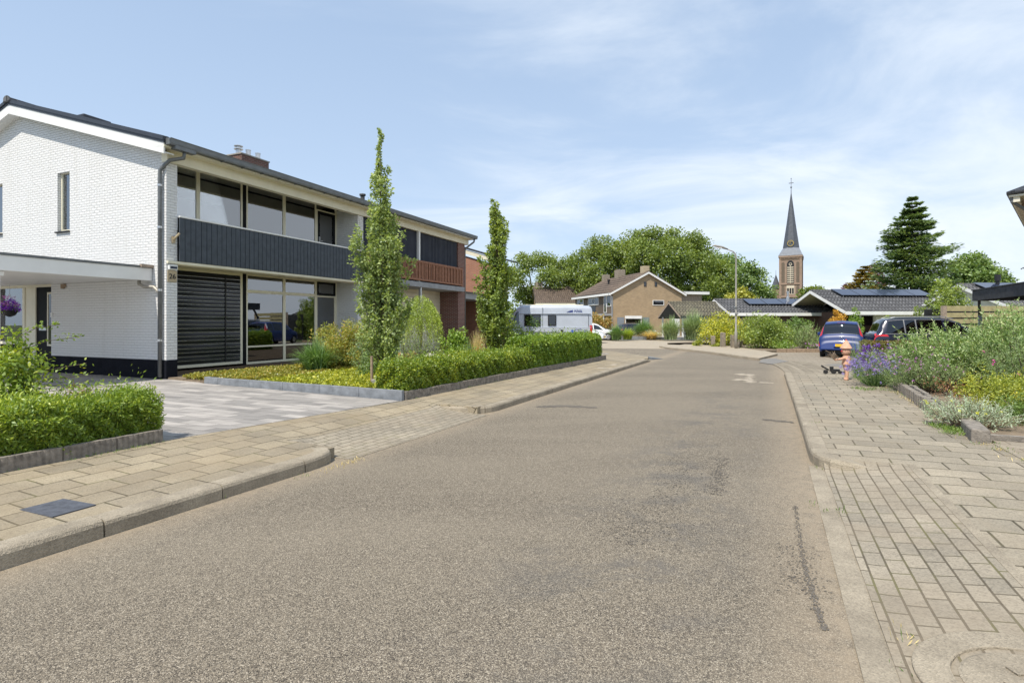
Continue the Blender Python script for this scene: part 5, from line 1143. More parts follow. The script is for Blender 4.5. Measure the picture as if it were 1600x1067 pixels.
def car(name, label, loc, heading, st, paintm, L, wheels, wr=.31, tumble=.07, glass_side=(), rear=None, front=None, lamps=(), cat='car', crown=.03, group=None, belt_w=.88):
    root = empty(name, loc, heading, label, cat, group); b = Body(st, crown, tumble)
    nx = 70; xs = np.linspace(st[0][0], st[-1][0], nx); xs = np.sort(np.r_[xs, [s_[0] for s_ in st]]); X, Sv = np.meshgrid(xs, np.linspace(0, 12, 49), indexing='ij')
    W = max(s_[4] for s_ in st)
    def skip(p): return any((p[0]-wx)**2+(p[2]-wr)**2 < (wr+.05)**2 and abs(p[1]) > .55 for wx in wheels)
    body = b.mesh('body', paintm, root, X, Sv, 0, skip, caps=True)
    m = MB(); m.box(st[0][0]+.25, L-.3, -W+.22, W-.22, .18, .6)
    for wx in wheels: m.box(wx-wr-.08, wx+wr+.08, -W+.10, W-.10, .3, wr*2+.05) if False else None
    m.build('underbody', 'plastic_black', root)
    for wx in wheels:
        for sy in (-1, 1): wheel(root, wx, sy*(W-.12), wr)
    for sy in (0, 1):
        for (c, *nm) in glass_side:
            cc = [(x, s_ if sy == 0 else 12-s_) for x, s_ in c]; b.patch(nm[0] if nm else 'side_window', 'car_glass', body, cc)
    if rear: b.patch('rear_window', 'car_glass', body, rear, .007)
    if front: b.patch('windscreen', 'car_glass', body, front, .007)
    for (nm, mt, c) in lamps:
        b.patch(nm, mt, root, c, .012, 8, 8); b.patch(nm, mt, root, [(x, 12-s_) for x, s_ in c], .012, 8, 8)
    return root, b, body
paint('paint_blue', (.007, .028, .14), .42, .0, .15); paint('paint_navy', (.010, .013, .034), .22, .1, .8); paint('paint_silver', (.47, .51, .57), .38, .2, .3); paint('paint_white', (.72, .73, .74), .25, 0, .7); paint('paint_dark', (.03, .03, .045), .25, .3, .8)
def plate(root, x, y0, y1, z, s=-1, txt=None, z1=None):
    m = MB(); m.box(x-.012, x+.012, y0, y1, z, z+.115); p = m.build('number_plate', 'plate_yellow', root)
    m = MB(); m.box(x-.0135, x+.0135, (y1-.05) if s < 0 else y0, y1 if s < 0 else y0+.05, z, z+.115); m.build('plate_strip', 'plate_blue', p); return p
# blue people carrier (rear view)
MS = [(0, .34, .50, .60, .74, .66), (.04, .28, .62, .80, .82, .74), (.10, .26, .80, .97, .84, .76), (.17, .25, .88, 1.02, .845, .74), (.34, .24, .90, 1.42, .85, .66), (.50, .24, .92, 1.54, .85, .62), (1.2, .22, .93, 1.60, .85, .63), (2.2, .22, .92, 1.58, .85, .63), (2.75, .22, .92, 1.42, .85, .64), (3.35, .24, .90, 1.02, .84, .70), (3.75, .26, .80, .88, .80, .68), (4.03, .32, .60, .70, .66, .52)]
bl, bb, body = car('blue_car', 'blue people carrier seen from behind, parked beside the shrub border', (14.35, 23.75, .0), R(90-33), MS, 'paint_blue', 4.03, (.75, 3.35), .30,
  glass_side=([( [(.55, 3.12), (1.05, 3.12), (1.0, 3.95), (.62, 3.92)] ,), ([(1.12, 3.12), (2.0, 3.12), (1.95, 3.95), (1.08, 3.95)],), ([(2.08, 3.12), (3.05, 3.12), (2.55, 3.92), (2.03, 3.95)],)]),
  rear=[(.185, 4.35), (.40, 4.35), (.40, 7.65), (.185, 7.65)], front=[(2.72, 4.3), (3.3, 4.3), (3.3, 7.7), (2.72, 7.7)],
  lamps=(('rear_lamp', 'red_lamp', [(.18, 3.35), (.45, 3.25), (.45, 4.15), (.19, 4.15)]), ('lamp_tip', 'clear_lamp', [(.35, 3.5), (.50, 3.4), (.49, 4.18), (.37, 4.18)]), ('reflector', 'red_lamp', [(.02, 2.3), (.10, 2.1), (.10, 2.7), (.03, 2.8)])))
plate(bl, -.04, -.26, .26, .50); m = MB(); m.box(-.03, .04, -.76, .76, .36, .40); m.build('bumper_line', 'paint_blue', bl)
m = MB(); m.lathe([(.001, 0), (.055, .0), (.065, .012), (.075, 0)], n=20); m.v = [(.055-c_, a, b_+.86) for a, b_, c_ in m.v]; m.build('badge', 'metal', bl); m = MB(); m.box(.065, .085, .36, .60, .87, .895); m.build('badge_letters', 'metal', bl)
m = MB(); m.tube([(.19, .32, 1.02), (.22, .05, 1.05), (.24, -.10, 1.07)], .012, 6); m.build('rear_wiper', 'plastic_black', bl); m = MB(); m.box(.43, .47, -.14, .14, 1.515, 1.54); m.build('brake_light', 'red_lamp', bl)
m = MB(); m.tube([(.62, 0, 1.58), (.5, 0, 1.72)], .006, 5); m.build('aerial', 'plastic_black', bl)
for sy in (-1, 1):
    m = MB(); m.lathe([(.02, -.08), (.09, -.06), (.10, .05), (.03, .09)], 2.75, sy*.98, 10, 1.0); m.tube([(2.8, sy*.84, .95), (2.78, sy*.95, .98)], .03, 6); m.build('wing_mirror', 'paint_blue', bl)
# navy people carrier (three quarter rear)
NS = [(0, .36, .55, .66, .82, .74), (.05, .30, .70, .86, .90, .82), (.12, .28, .92, 1.05, .93, .84), (.22, .26, 1.0, 1.12, .94, .80), (.42, .25, 1.02, 1.55, .945, .70), (.62, .25, 1.02, 1.70, .95, .68), (1.6, .24, 1.02, 1.76, .95, .70), (2.6, .24, 1.0, 1.74, .95, .70), (3.15, .24, .99, 1.58, .95, .70), (3.95, .25, .96, 1.10, .94, .78), (4.5, .28, .86, .94, .88, .76), (4.85, .34, .66, .76, .70, .56)]
nv, nb, nbody = car('navy_car', 'dark navy people carrier parked sideways behind the silvery shrubs', (16.1, 24.7, .0), R(-20), NS, 'paint_navy', 4.85, (.95, 3.85), .33,
  glass_side=([([(.52, 3.15), (1.20, 3.15), (1.18, 3.93), (.66, 3.90)],), ([(1.28, 3.15), (1.62, 3.15), (1.58, 3.94), (1.26, 3.94)],), ([(1.70, 3.15), (2.62, 3.15), (2.56, 3.94), (1.67, 3.94)],), ([(2.72, 3.15), (3.70, 3.15), (3.05, 3.9), (2.66, 3.94)],)]),
  rear=[(.24, 4.15), (.55, 4.2), (.55, 7.8), (.24, 7.85)], front=[(3.1, 4.3), (3.9, 4.3), (3.9, 7.7), (3.1, 7.7)],
  lamps=(('rear_lamp', 'red_lamp', [(.06, 2.72), (.62, 2.78), (.55, 3.02), (.10, 3.05)]), ('rear_lamp_inner', 'red_lamp', [(.11, 3.2), (.16, 3.1), (.20, 4.6), (.12, 4.8)])), belt_w=.9)
m = MB(); 
for sy in (-1, 1): m.tube([(.75, sy*.66, 1.74), (.9, sy*.66, 1.79), (2.6, sy*.66, 1.80), (3.0, sy*.66, 1.70)], .018, 6)
m.build('roof_rail', 'metal', nv)
for sy in (0, 1):
    for x0_, x1_, t0 in ((1.215, 1.255, 1.20), (1.635, 1.675, 1.61)): nb.patch('window_pillar', 'grey_zinc', nv, [(x0_, (3.1 if sy == 0 else 8.9)), (x1_, (3.1 if sy == 0 else 8.9)), (x1_-.03, (3.97 if sy == 0 else 8.03)), (x0_-.03, (3.97 if sy == 0 else 8.03))], .009, 3, 8)
    q = lambda s_: s_ if sy == 0 else 12-s_
    nb.patch('chrome_line', 'grey_zinc', nv, [(.48, q(3.06)), (3.8, q(3.06)), (3.8, q(3.11)), (.48, q(3.11))], .010, 30, 2); nb.patch('chrome_line', 'grey_zinc', nv, [(.64, q(3.95)), (3.06, q(3.95)), (3.06, q(3.99)), (.64, q(3.99))], .010, 30, 2)
plate(nv, -.03, -.26, .26, .62); m = MB(); m.tube([(.22, .1, 1.16), (.30, -.25, 1.22)], .014, 6); m.build('rear_wiper', 'plastic_black', nv)
# camper van
CS = [(0, .42, 1.15, 2.40, .98, .90), (.05, .38, 1.2, 2.50, 1.01, .93), (.2, .36, 1.2, 2.56, 1.03, .94), (1.5, .34, 1.2, 2.60, 1.035, .95), (4.2, .34, 1.2, 2.60, 1.035, .95), (4.6, .34, 1.2, 2.45, 1.03, .92), (5.35, .34, 1.15, 1.40, 1.02, .86), (5.75, .36, 1.0, 1.12, .98, .80), (5.99, .40, .70, .86, .85, .66)]
cv, cb, cbody = car('camper_van', 'silver white camper van with high roof parked side on behind the hedges', (4.95, 34.2, 0), R(180-3), CS, 'paint_silver', 6.0, (1.05, 5.0), .34, glass_side=([([(4.45, 3.25), (5.15, 3.25), (4.65, 3.9), (4.5, 3.9)],)]), front=[(4.62, 4.3), (5.3, 4.3), (5.3, 7.7), (4.62, 7.7)], cat='camper van', crown=.05, tumble=.20)
def onside(x0, x1, z0, z1, name, mat, y=1.04, th=.015, parent=cv): m = MB(); m.box(x0, x1, y-.06, y+th, z0, z1); return m.build(name, mat, parent, bevel=.006)
f = onside(2.20, 2.70, 1.36, 2.02, 'camper_window', 'plastic_black', 1.03, .03); onside(2.25, 2.65, 1.41, 1.97, 'pane', 'dark_glass', 1.035, .03, f)
f = onside(3.15, 4.15, 1.32, 2.05, 'camper_window', 'plastic_black', 1.03, .03); onside(3.2, 4.1, 1.37, 2.0, 'pane', 'dark_glass', 1.035, .03, f)
onside(.06, 4.5, 2.085, 2.10, 'body_seam', 'paint_silver', 1.03, .02); onside(.06, 4.5, 1.24, 1.27, 'body_seam', 'paint_silver', 1.035, .02); onside(.3, 4.3, .93, .985, 'rub_strip', 'grey_zinc', 1.04, .02)
onside(.22, .24, .5, 2.1, 'door_seam', 'grey_zinc', 1.035, .006); onside(3.02, 3.035, .5, 2.5, 'door_seam', 'grey_zinc', 1.0, .03)
onside(.06, 4.3, .95, 1.245, 'grey_band', 'paint_silver', 1.036, .012)
m = MB(); m.box(.0, .16, .985, 1.05, .75, 1.38); m.box(.0, .16, -1.05, -.985, .75, 1.38); m.build('rear_lamp', 'red_lamp', cv, bevel=.02)
m = MB(); 
for x in (.9, 2.4, 3.9): m.box(x, x+.6, -.3, .4, 2.6, 2.68)
m.box(.5, 4.4, .5, .55, 2.60, 2.66); m.build('roof_hatch', 'cream_paint', cv, bevel=.02)
m = MB(); m.lathe([(.001, 0), (.07, 0), (.08, .02), (.001, .022)], n=16); m.v = [(a+1.85, 1.05+c_, b_+1.05) for a, b_, c_ in m.v]; m.build('gas_flap', 'plastic_black', cv)
m = MB(); m.box(1.15, 1.29, 1.05, 1.062, .96, 1.10); m.box(1.18, 1.26, 1.05, 1.062, .84, .95); m.build('side_badge', 'plate_blue', cv)
MATS['deco_blue'] = plain('deco_blue', (.03, .05, .22), .5)
MT = Matrix.Rotation(R(180), 4, 'Z') @ Matrix.Rotation(R(90), 4, 'X')
text_mesh('PÖSSL', .19, 'deco_blue', cv, Matrix.Translation((.86, .985, 2.19)) @ Matrix.Rotation(R(-4), 4, 'X') @ MT, 'lettering', .004, .25)
m = MB(); m.add([(1.18, .99, 2.18), (1.52, .99, 2.18), (1.18, .985, 2.33), (1.24, .985, 2.30)], [(0, 1, 2), (0, 3, 2)]); m.tube([(1.20, .992, 2.19), (1.30, .99, 2.29), (1.42, .992, 2.24), (1.55, .992, 2.19)], .012, 5); m.build('logo_swoosh', 'deco_blue', cv)
m = MB(); m.tube([(.30, 1.055, 1.02), (.45, 1.055, 1.10), (.55, 1.055, 1.07), (.70, 1.055, 1.16), (.85, 1.055, 1.13), (1.0, 1.055, 1.14), (1.1, 1.055, 1.04)], .014, 5); m.tube([(.26, 1.055, 1.0), (1.1, 1.055, 1.0)], .008, 5); m.tube([(.5, 1.055, 1.0), (.62, 1.055, 1.12)], .008, 5); m.build('mountain_logo', 'deco_blue', cv)
onside(1.9, 2.5, .62, .84, 'service_flap', 'paint_silver', 1.037, .012)
# generic hatchback for the three far cars
HS = [(0, .34, .52, .64, .74, .66), (.05, .28, .66, .84, .82, .72), (.2, .26, .86, 1.0, .85, .72), (.55, .25, .90, 1.36, .86, .62), (1.0, .24, .92, 1.46, .86, .62), (2.0, .24, .90, 1.47, .86, .62), (2.5, .24, .88, 1.34, .86, .62), (3.2, .25, .84, .96, .85, .70), (3.85, .28, .70, .80, .78, .66), (4.1, .34, .52, .62, .60, .50)]
def hatch(label, loc, ang, pm, name='parked_car', frontpl=False):
    r_, b_, bd = car(name, label, loc, ang, HS, pm, 4.1, (.72, 3.3), .31, glass_side=([([(.75, 3.15), (1.25, 3.15), (1.25, 3.9), (.95, 3.9)],), ([(1.32, 3.15), (2.0, 3.15), (1.95, 3.92), (1.32, 3.92)],), ([(2.08, 3.15), (2.95, 3.15), (2.5, 3.85), (2.03, 3.92)],)]),
        rear=[(.22, 4.3), (.6, 4.3), (.6, 7.7), (.22, 7.7)], front=[(2.5, 4.25), (3.15, 4.2), (3.15, 7.8), (2.5, 7.75)], lamps=(('rear_lamp', 'red_lamp', [(.06, 2.6), (.3, 2.7), (.3, 3.2), (.1, 3.2)]), ('headlamp', 'clear_lamp', [(3.6, 2.75), (3.98, 2.5), (3.95, 3.6), (3.6, 3.5)])), group=None)
    plate(r_, 4.12, -.26, .26, .42, 1); plate(r_, -.02, -.26, .26, .6)
    m = MB(); m.box(4.02, 4.10, -.5, .5, .48, .60) if False else m.box(3.98, 4.095, -.45, .45, .30, .38); m.build('grille', 'plastic_black', r_); return r_, b_
w1, wb1 = hatch('white car with blue stripe nosing out from behind the camper van', (3.3, 43.0, 0), R(-25), 'paint_white', 'white_car')
wb1.patch('blue_stripe', 'plate_blue', w1, [(2.6, 2.3), (3.5, 2.5), (3.45, 2.75), (2.6, 2.6)], .01); wb1.patch('bonnet_stripe', 'plate_blue', w1, [(3.2, 3.5), (3.5, 3.4), (3.45, 5.0), (3.25, 4.6)], .01); wb1.patch('dark_lettering', 'plastic_black', w1, [(3.5, 5.2), (3.6, 5.2), (3.6, 6.8), (3.5, 6.8)], .01)
hatch('plain white car half hidden behind the striped white car', (5.2, 48.5, 0), R(-8), 'paint_white', 'white_car')
dk, _ = hatch('dark estate car parked before the tan brick gable', (10.6, 55.0, 0), R(10), 'paint_dark', 'dark_car')

# ================================================================== VEGETATION
def sticks(name, segs, mat='bark', parent=None, n=5):
    m = MB()
    for pts, r in segs: m.tube(pts, r, n, cap=False)
    return m.build(name, mat, parent, smooth=True, fixn=False)
def bumpf(x, y, z): return .5*math.sin(x*5.1+z*2)+.3*math.sin(x*11.3+y*7+z*6)+.2*math.sin(x*19+z*13+y*5)
def hedge(name, label, a, b, width, z0, z1, mat, n, leaf, wr=.5, bump_=.035, group=None, cat='hedge', ragged=0):
    d = Vector((b.x-a.x, b.y-a.y)); L = d.length; root = empty(name, (a.x, a.y, z0), math.atan2(d.y, d.x), label, cat, group)
    H = z1-z0; areas = np.array([L*H, L*H, L*width, width*H, width*H]); areas[:3] *= 1.0
    k = rng.choice(5, n, p=areas/areas.sum()); u = rng.random(n); v = rng.random(n); dep = rng.exponential(.045, n)-.012
    P = np.zeros((n, 3)); N = np.zeros((n, 3))
    for i, (f_, nn) in enumerate(((lambda u, v: (u*L, 0*v, v*H), (0, -1, 0)), (lambda u, v: (u*L, 0*v+width, v*H), (0, 1, 0)), (lambda u, v: (u*L, v*width, 0*u+H), (0, 0, 1)), (lambda u, v: (0*u, u*width, v*H), (-1, 0, 0)), (lambda u, v: (0*u+L, u*width, v*H), (1, 0, 0)))):
        q = k == i; x, y, z = f_(u[q], v[q]); P[q] = np.stack([x, y, z], 1); N[q] = nn
    b_ = .5*np.sin(P[:, 0]*5.1+P[:, 2]*2)+.3*np.sin(P[:, 0]*11.3+P[:, 1]*7+P[:, 2]*6+1)+.35*np.sin(P[:, 0]*23+P[:, 2]*19+P[:, 1]*15)
    P += N*(b_*bump_-dep)[:, None]
    # round the long edges a little
    P[:, 2] -= (np.maximum(0, .12-np.minimum(P[:, 1], width-P[:, 1]))*.5)*(P[:, 2] > H*.7)
    if ragged:
        q = rng.random(n) < ragged; P[q, 2] += (P[q, 2] > H*.85)*rng.exponential(.05, q.sum())
    ax = N*.5+rng.normal(size=(n, 3))*.6+np.array([0, 0, .25]); nm = N*.7+rng.normal(size=(n, 3))*.55+np.array([0, 0, .4])
    leaf_mesh('foliage', P, ax, nm, leaf*(.6+.8*rng.random(n)), wr, mat, root)
    m = MB(); t = .2; m.box(t, L-t, t, width-t, -.02, H-t); m.build('branches', 'bark', root)
    segs = []
    for i in range(int(L*9)):
        x = random.uniform(.05, L-.05); y = random.uniform(.08, width-.08); segs.append(([(x, y, -.05), (x+random.uniform(-.08, .08), y+random.uniform(-.1, .1), H*.5), (x+random.uniform(-.15, .15), y+random.uniform(-.15, .15), H*.92)], random.uniform(.004, .009)))
    sticks('twig', segs, parent=root, n=4); return root
def dome_centres(K, rx, ry, h, zlow=.15, shell=.55):
    d = randdir(K); d[:, 2] = np.where(d[:, 2] < 0, d[:, 2]*.72, d[:, 2]); r = rng.random(K)**shell
    return np.stack([d[:, 0]*rx*r, d[:, 1]*ry*r, h*.42+d[:, 2]*h*.55*r], 1)
def shrub(name, label, cat, loc, rx, ry, h, leaf, mat, K=60, per=60, cr=.16, wr=.5, stems=5, group=None, up=.4, jit=.8, flowers=None):
    root = empty(name, loc, random.uniform(0, 6), label, cat, group); c = dome_centres(K, rx, ry, h)
    rad = cr*(.6+.8*rng.random(K)); P, A, N, L = clump_leaves(c, rad, per, leaf, up, jit); P[:, 2] = np.maximum(P[:, 2], .01)
    leaf_mesh('foliage', P, A, N, L, wr, mat, root)
    segs = []
    for i in range(stems):
        t = c[random.randrange(K)]; segs.append(([(random.uniform(-.06, .06), random.uniform(-.06, .06), -.05), (t[0]*.45, t[1]*.45, t[2]*.5), tuple(t)], [.022*h, .014*h, .006]))
    sticks('stem', segs, parent=root)
    if flowers:
        fm, nf, fs = flowers; sel = c[rng.integers(0, K, nf)]*np.array([1.12, 1.12, 1.06])+rng.normal(size=(nf, 3))*cr*.5; P, A, N, L = clump_leaves(sel, np.full(nf, fs*1.2), 9, fs); leaf_mesh('flowers', P, A, N, L, .7, fm, root)
    return root
def shoots(name, label, cat, loc, rx, ry, h, mat, K, per, slen, leaf, wr=.22, base=.25, up=.9, group=None, tip=None, tipn=20, tips=.02, tipf=.2, stemmat='bark', spread=.6, tipname='flowers'):
    """plant made of leafy shoots springing from a dome"""
    root = empty(name, loc, random.uniform(0, 6), label, cat, group)
    c = dome_centres(K, rx, ry, h*.8, .2, .4); out_ = nrm(c*np.array([1/rx, 1/ry, .6/h])+1e-6); d = nrm(out_*spread+rng.normal(size=(K, 3))*.35+np.array([0, 0, up]))
    ln = slen*(.6+.8*rng.random(K)); t = np.tile(np.linspace(.0, 1, per), K); idx = np.repeat(np.arange(K), per)
    P = c[idx]+d[idx]*(t*ln[idx])[:, None]; P[:, 2] = np.maximum(P[:, 2], .01)
    A = d[idx]*.7+rng.normal(size=P.shape)*.6; leaf_mesh('foliage', P, A, rng.normal(size=P.shape)+np.array([0, 0, .8]), leaf*(.7+.6*rng.random(len(P)))*(1.1-.5*t), wr, mat, root)
    sel = np.arange(K)[rng.random(K) < .5][:160]
    sticks('stem', [([tuple(c[i]*np.array([.3, .3, .0])), tuple(c[i]*.8), tuple(c[i]+d[i]*ln[i])], [.008, .005, .002]) for i in sel], stemmat, root, 3)
    if tip:
        ks = np.arange(K)[rng.random(K) < tipf]; tc_ = (c+d*ln[:, None])[ks]; P, A, N, L = clump_leaves(tc_, np.full(len(ks), tips), tipn, tips*1.1); P[:, 2] += 0; leaf_mesh(tipname, P, A, N, L, .7, tip, root)
    return root
def blades(name, label, cat, loc, r, h, mat, n, wdt=.012, droop=.7, group=None, root=None, nm='foliage', base=.12, seg=5):
    """grass-like tuft of arching blades"""
    if root is None: root = empty(name, loc, 0, label, cat, group)
    a = rng.random(n)*2*math.pi; rr = rng.random(n)**.6; hh = h*(.6+.5*rng.random(n)); ox = rng.normal(size=(n, 2))*base*r
    ts = np.linspace(0, 1, seg+1); V = np.zeros((n, seg+1, 2, 3)); dirx, diry = np.cos(a), np.sin(a)
    for j, t in enumerate(ts):
        hor = r*rr*(t**1.4); z = hh*(t*(1+droop*.5)-droop*rr*.9*t**2.6); w_ = wdt*(1-t*.9)
        cx = ox[:, 0]+dirx*hor; cy = ox[:, 1]+diry*hor
        V[:, j, 0] = np.stack([cx-diry*w_, cy+dirx*w_, np.maximum(z, .0)], 1); V[:, j, 1] = np.stack([cx+diry*w_, cy-dirx*w_, np.maximum(z, .0)], 1)
    nv = (seg+1)*2; fs = []
    for j in range(seg): fs.append([j*2, j*2+1, j*2+3, j*2+2])
    F = (np.array(fs)[None]+(np.arange(n)*nv)[:, None, None]).reshape(-1, 4)
    me = bpy.data.meshes.new(nm); me.vertices.add(n*nv); me.vertices.foreach_set('co', V.reshape(-1).astype(np.float32)); me.loops.add(F.size); me.loops.foreach_set('vertex_index', F.ravel()); me.polygons.add(len(F)); me.polygons.foreach_set('loop_start', np.arange(len(F))*4)
    me.materials.append(MATS[mat]); me.update(calc_edges=True); link_mesh(me, nm, root); return root

# --- hedges on the left
hedge('clipped_hedge', 'near clipped yew hedge left of the driveway opening', S(.3, 6.56), S(4.0, 6.53), .75, .16, .67, 'leaf_yew', 120000, .040, .34, .07, ragged=.35)
hedge('clipped_hedge', 'long low clipped hedge beside the first street tree', S(8.12, 6.04), S(13.9, 5.94), .62, .22, .76, 'leaf_hornbeam', 90000, .044, .55, .055, ragged=.25)
hedge('clipped_hedge', 'taller block of clipped hedge farther along the left pavement', S(13.75, 5.93), S(19.85, 5.78), .80, .18, 1.06, 'leaf_tall_hedge', 90000, .056, .55, .05, ragged=.2)
hedge('low_bronze_hedge', 'low bronze green hedge between navy car and lavender', Vector((12.4, 19.2, 0)), Vector((15.6, 17.8, 0)), .5, .05, .88, 'leaf_bronze', 26000, .05, .55, .03)
# --- columnar street trees
def column_tree(label, loc, prof, mat='leaf_oak', K=300, per=75, leaf=.062, lean=0):
    root = empty('columnar_oak_tree', loc, random.uniform(0, 6), label, 'tree', 'slim columnar trees in the left front gardens')
    zs = np.array([p[0] for p in prof]); rs = np.array([p[1] for p in prof]); dens = rs**1.35+.02; cd = np.cumsum((dens[1:]+dens[:-1])/2*np.diff(zs)); cd = np.r_[0, cd]/cd[-1]
    NB = int(K*.42); C_ = []; RD = []; br = []
    for _ in range(NB):
        zt_ = float(np.interp(rng.random(), cd, zs)); rt = float(np.interp(zt_, zs, rs))*(.35+.95*rng.random()); a = rng.random()*6.283; z0_ = max(.45, zt_-rt*1.5-.25-.5*rng.random())
        n_ = 3+int(rng.random()*3)
        for q in range(n_):
            t = .35+.65*(q+.5)/n_; x = rt*t**.8; C_.append([x*math.cos(a)+lean*zt_+rng.normal()*.02, x*math.sin(a)+rng.normal()*.02, z0_+(zt_+.12-z0_)*t]); RD.append((.12-.055*t)*(.75+.5*rng.random())*(.6+rt*1.1))
        br.append(([(lean*z0_, 0, z0_), (rt*.5*math.cos(a)+lean*z0_, rt*.5*math.sin(a), z0_+(zt_-z0_)*.4), (rt*math.cos(a)+lean*zt_, rt*math.sin(a), zt_)], [.009, .006, .002]))
    c = np.array(C_); rad = np.array(RD); per = int(per*.62)
    P, A, N, L = clump_leaves(c, rad, per, leaf, .4, .9, 1.35, .7); leaf_mesh('crown', P, A, N, L, .62, mat, root)
    top = zs[-1]; segs = [([(0, 0, -.1), (.01, 0, .8), (-.01, .01, 2), (lean*3, 0, 3.4), (lean*top, 0, top-.1)], [.045, .038, .03, .016, .004])]
    segs += br
    sticks('trunk', segs, parent=root, n=6); return root
p1 = at(598, 504, 11.2); T1 = column_tree('first slim columnar oak, staked at the near end of the low hedge', (p1.x, 11.2, .22), [(.50, .22), (.80, .40), (1.5, .46), (2.3, .55), (2.9, .58), (3.3, .42), (3.7, .25), (4.3, .22), (4.7, .12), (4.95, .03)], lean=.012, K=330, per=64, leaf=.062)
tt_ = rng.random(330)  # long leader at the very top
P_ = np.stack([.064+.03*np.sin(tt_*7)+rng.normal(size=330)*.018, rng.normal(size=330)*.018, 4.78+tt_*.52], 1); leaf_mesh('crown', P_, rng.normal(size=P_.shape)+[0, 0, .6], rng.normal(size=P_.shape), .055, .6, 'leaf_oak', T1)
p2 = at(775, 504, 16.2); T2 = column_tree('second slim columnar oak, behind the hedge in front of the orange brick house', (p2.x, 16.2, .2), [(.55, .12), (.95, .42), (1.6, .56), (2.4, .54), (3.1, .42), (3.7, .36), (4.3, .24), (4.8, .14), (5.1, .06)], 'leaf_oak_far', K=300, per=62, leaf=.08)
def stake(label, x, y, z0, h, r=.03):
    o_ = MB().tube([(0, 0, -.1), (0, 0, h)], [r, r*.92], 10).build('tree_stake', 'stake_wood'); o_.location = (x, y, z0); o_.rotation_euler = (random.uniform(-.02, .02), random.uniform(-.02, .02), 0); tag(o_, label, 'stake', 'round wooden tree stakes')
stake('tall pale stake left of the first columnar oak', at(581, 504, 10.9).x, 10.9, .22, .66); stake('brown stake right of the first columnar oak', at(606, 504, 11.4).x, 11.45, .22, .62, .025)
stake('light grey stake left of the second columnar oak', at(757.5, 504, 16.0).x, 16.0, .2, .72, .035); stake('thin stake right of the second columnar oak', at(780, 504, 16.3).x, 16.35, .2, .66)
# --- ground cover and plants of the white house's bed
n = 90000; u = 8.12+rng.random(n)*4.2; v = 6.75+rng.random(n)*5.6; keep = (v-6.75) > (u-10.2)*1.6; u, v = u[keep], v[keep]; n = len(u)
hgt = .255+.05*np.abs(np.sin(u*6)*np.cos(v*5))+.04*np.sin(u*17+v*13)+rng.random(n)*.05
path_ = (np.abs(v-9.95) < .16)&(u < 9.3); hgt = hgt-.05*path_
P_ = np.stack([u*SD[0]-v*SD[1], u*SD[1]+v*SD[0], hgt], 1)
near = (v < 9.9)
q = ~path_
for nm_, sel, mt in (('ground_cover', near & q, 'leaf_ground'), ('ground_cover_red', (~near) & q, 'leaf_ground_red')):
    k = sel.sum(); o_ = leaf_mesh(nm_, P_[sel], rng.normal(size=(k, 3))+[0, 0, .5], rng.normal(size=(k, 3))*.6+[0, 0, 1], .050*(.6+.8*rng.random(k)), .6, mt)
    tag(o_, 'yellow green ground cover beside the driveway' if nm_ == 'ground_cover' else 'reddish ground cover under the windows', 'ground cover', None, 'stuff')
a_ = at(541, 504, 15.0); shrub('azalea_bush', 'rounded bush with yellow and orange leaves before the white house wall', 'bush', (a_.x, 15.0, .2), 1.0, .9, 1.50, .068, 'leaf_azalea', 170, 70, .17, .36, 16)
a_ = at(575, 504, 13.6); shrub('azalea_bush', 'loose grey green bush between azalea and first columnar oak', 'bush', (a_.x, 13.6, .2), .42, .4, 1.05, .05, 'leaf_grey_green', 40, 60, .13, .4, 8)
a_ = at(493, 504, 13.9); blades('strap_leaf_plant', 'clump of arching strap leaves beside the yellow azalea', 'plant', (a_.x, 13.9, .22), .75, .72, 'leaf_iris', 900, .016, .9)
a_ = at(592, 504, 12.6); shrub('small_shrub', 'dark leaved low shrub behind the first columnar oak', 'shrub', (a_.x, 12.6, .22), .5, .4, .62, .05, 'leaf_mid', 50, 60, .13)
a_ = at(636, 504, 12.9); shrub('small_shrub', 'low orange leaved shrub peeping over the low hedge', 'shrub', (a_.x, 12.9, .22), .55, .25, .68, .045, 'leaf_rust', 30, 50, .1)
# weeping conifer
a_ = at(657, 504, 17.0); W_ = empty('weeping_shrub', (a_.x, 17.0, .2), 0, 'weeping yellow green shrub standing before the cream cladding', 'shrub')
K = 420; aa = rng.random(K)*2*math.pi; rr = rng.random(K)**.5*.62; ztop = 2.22*(1-(rr/.85)**2*.62); P = []; A = []
for i in range(K):
    ln = min(ztop[i]-.25, random.uniform(.35, 1.3)); t = np.linspace(0, 1, 26); x = (rr[i]+.12*t)*math.cos(aa[i]); y = (rr[i]+.12*t)*math.sin(aa[i]); P.append(np.stack([x, y, ztop[i]-ln*t], 1)+rng.normal(size=(26, 3))*.02); A.append(np.tile([.3*math.cos(aa[i]), .3*math.sin(aa[i]), -1], (26, 1))+rng.normal(size=(26, 3))*.45)
P = np.concatenate(P); A = np.concatenate(A); leaf_mesh('foliage', P, A, rng.normal(size=P.shape), .065, .25, 'leaf_weeping', W_); sticks('stem', [([(0, 0, -.05), (.03, 0, 1.0), (-.02, 0, 2.0)], [.035, .03, .015])], parent=W_)
a_ = at(655, 504, 15.6); shoots('wispy_shrub', 'grey green wispy shrub with slender leaves below the weeping shrub', 'shrub', (a_.x, 15.6, .2), .75, .5, .95, 'leaf_grey_green', 190, 16, .45, .06, .2, group=None)
a_ = at(632, 504, 14.8); shoots('wispy_shrub', 'pale wispy shrub just right of the first columnar oak', 'shrub', (a_.x, 14.8, .2), .28, .3, 1.1, 'leaf_silver', 80, 14, .5, .05, .2)
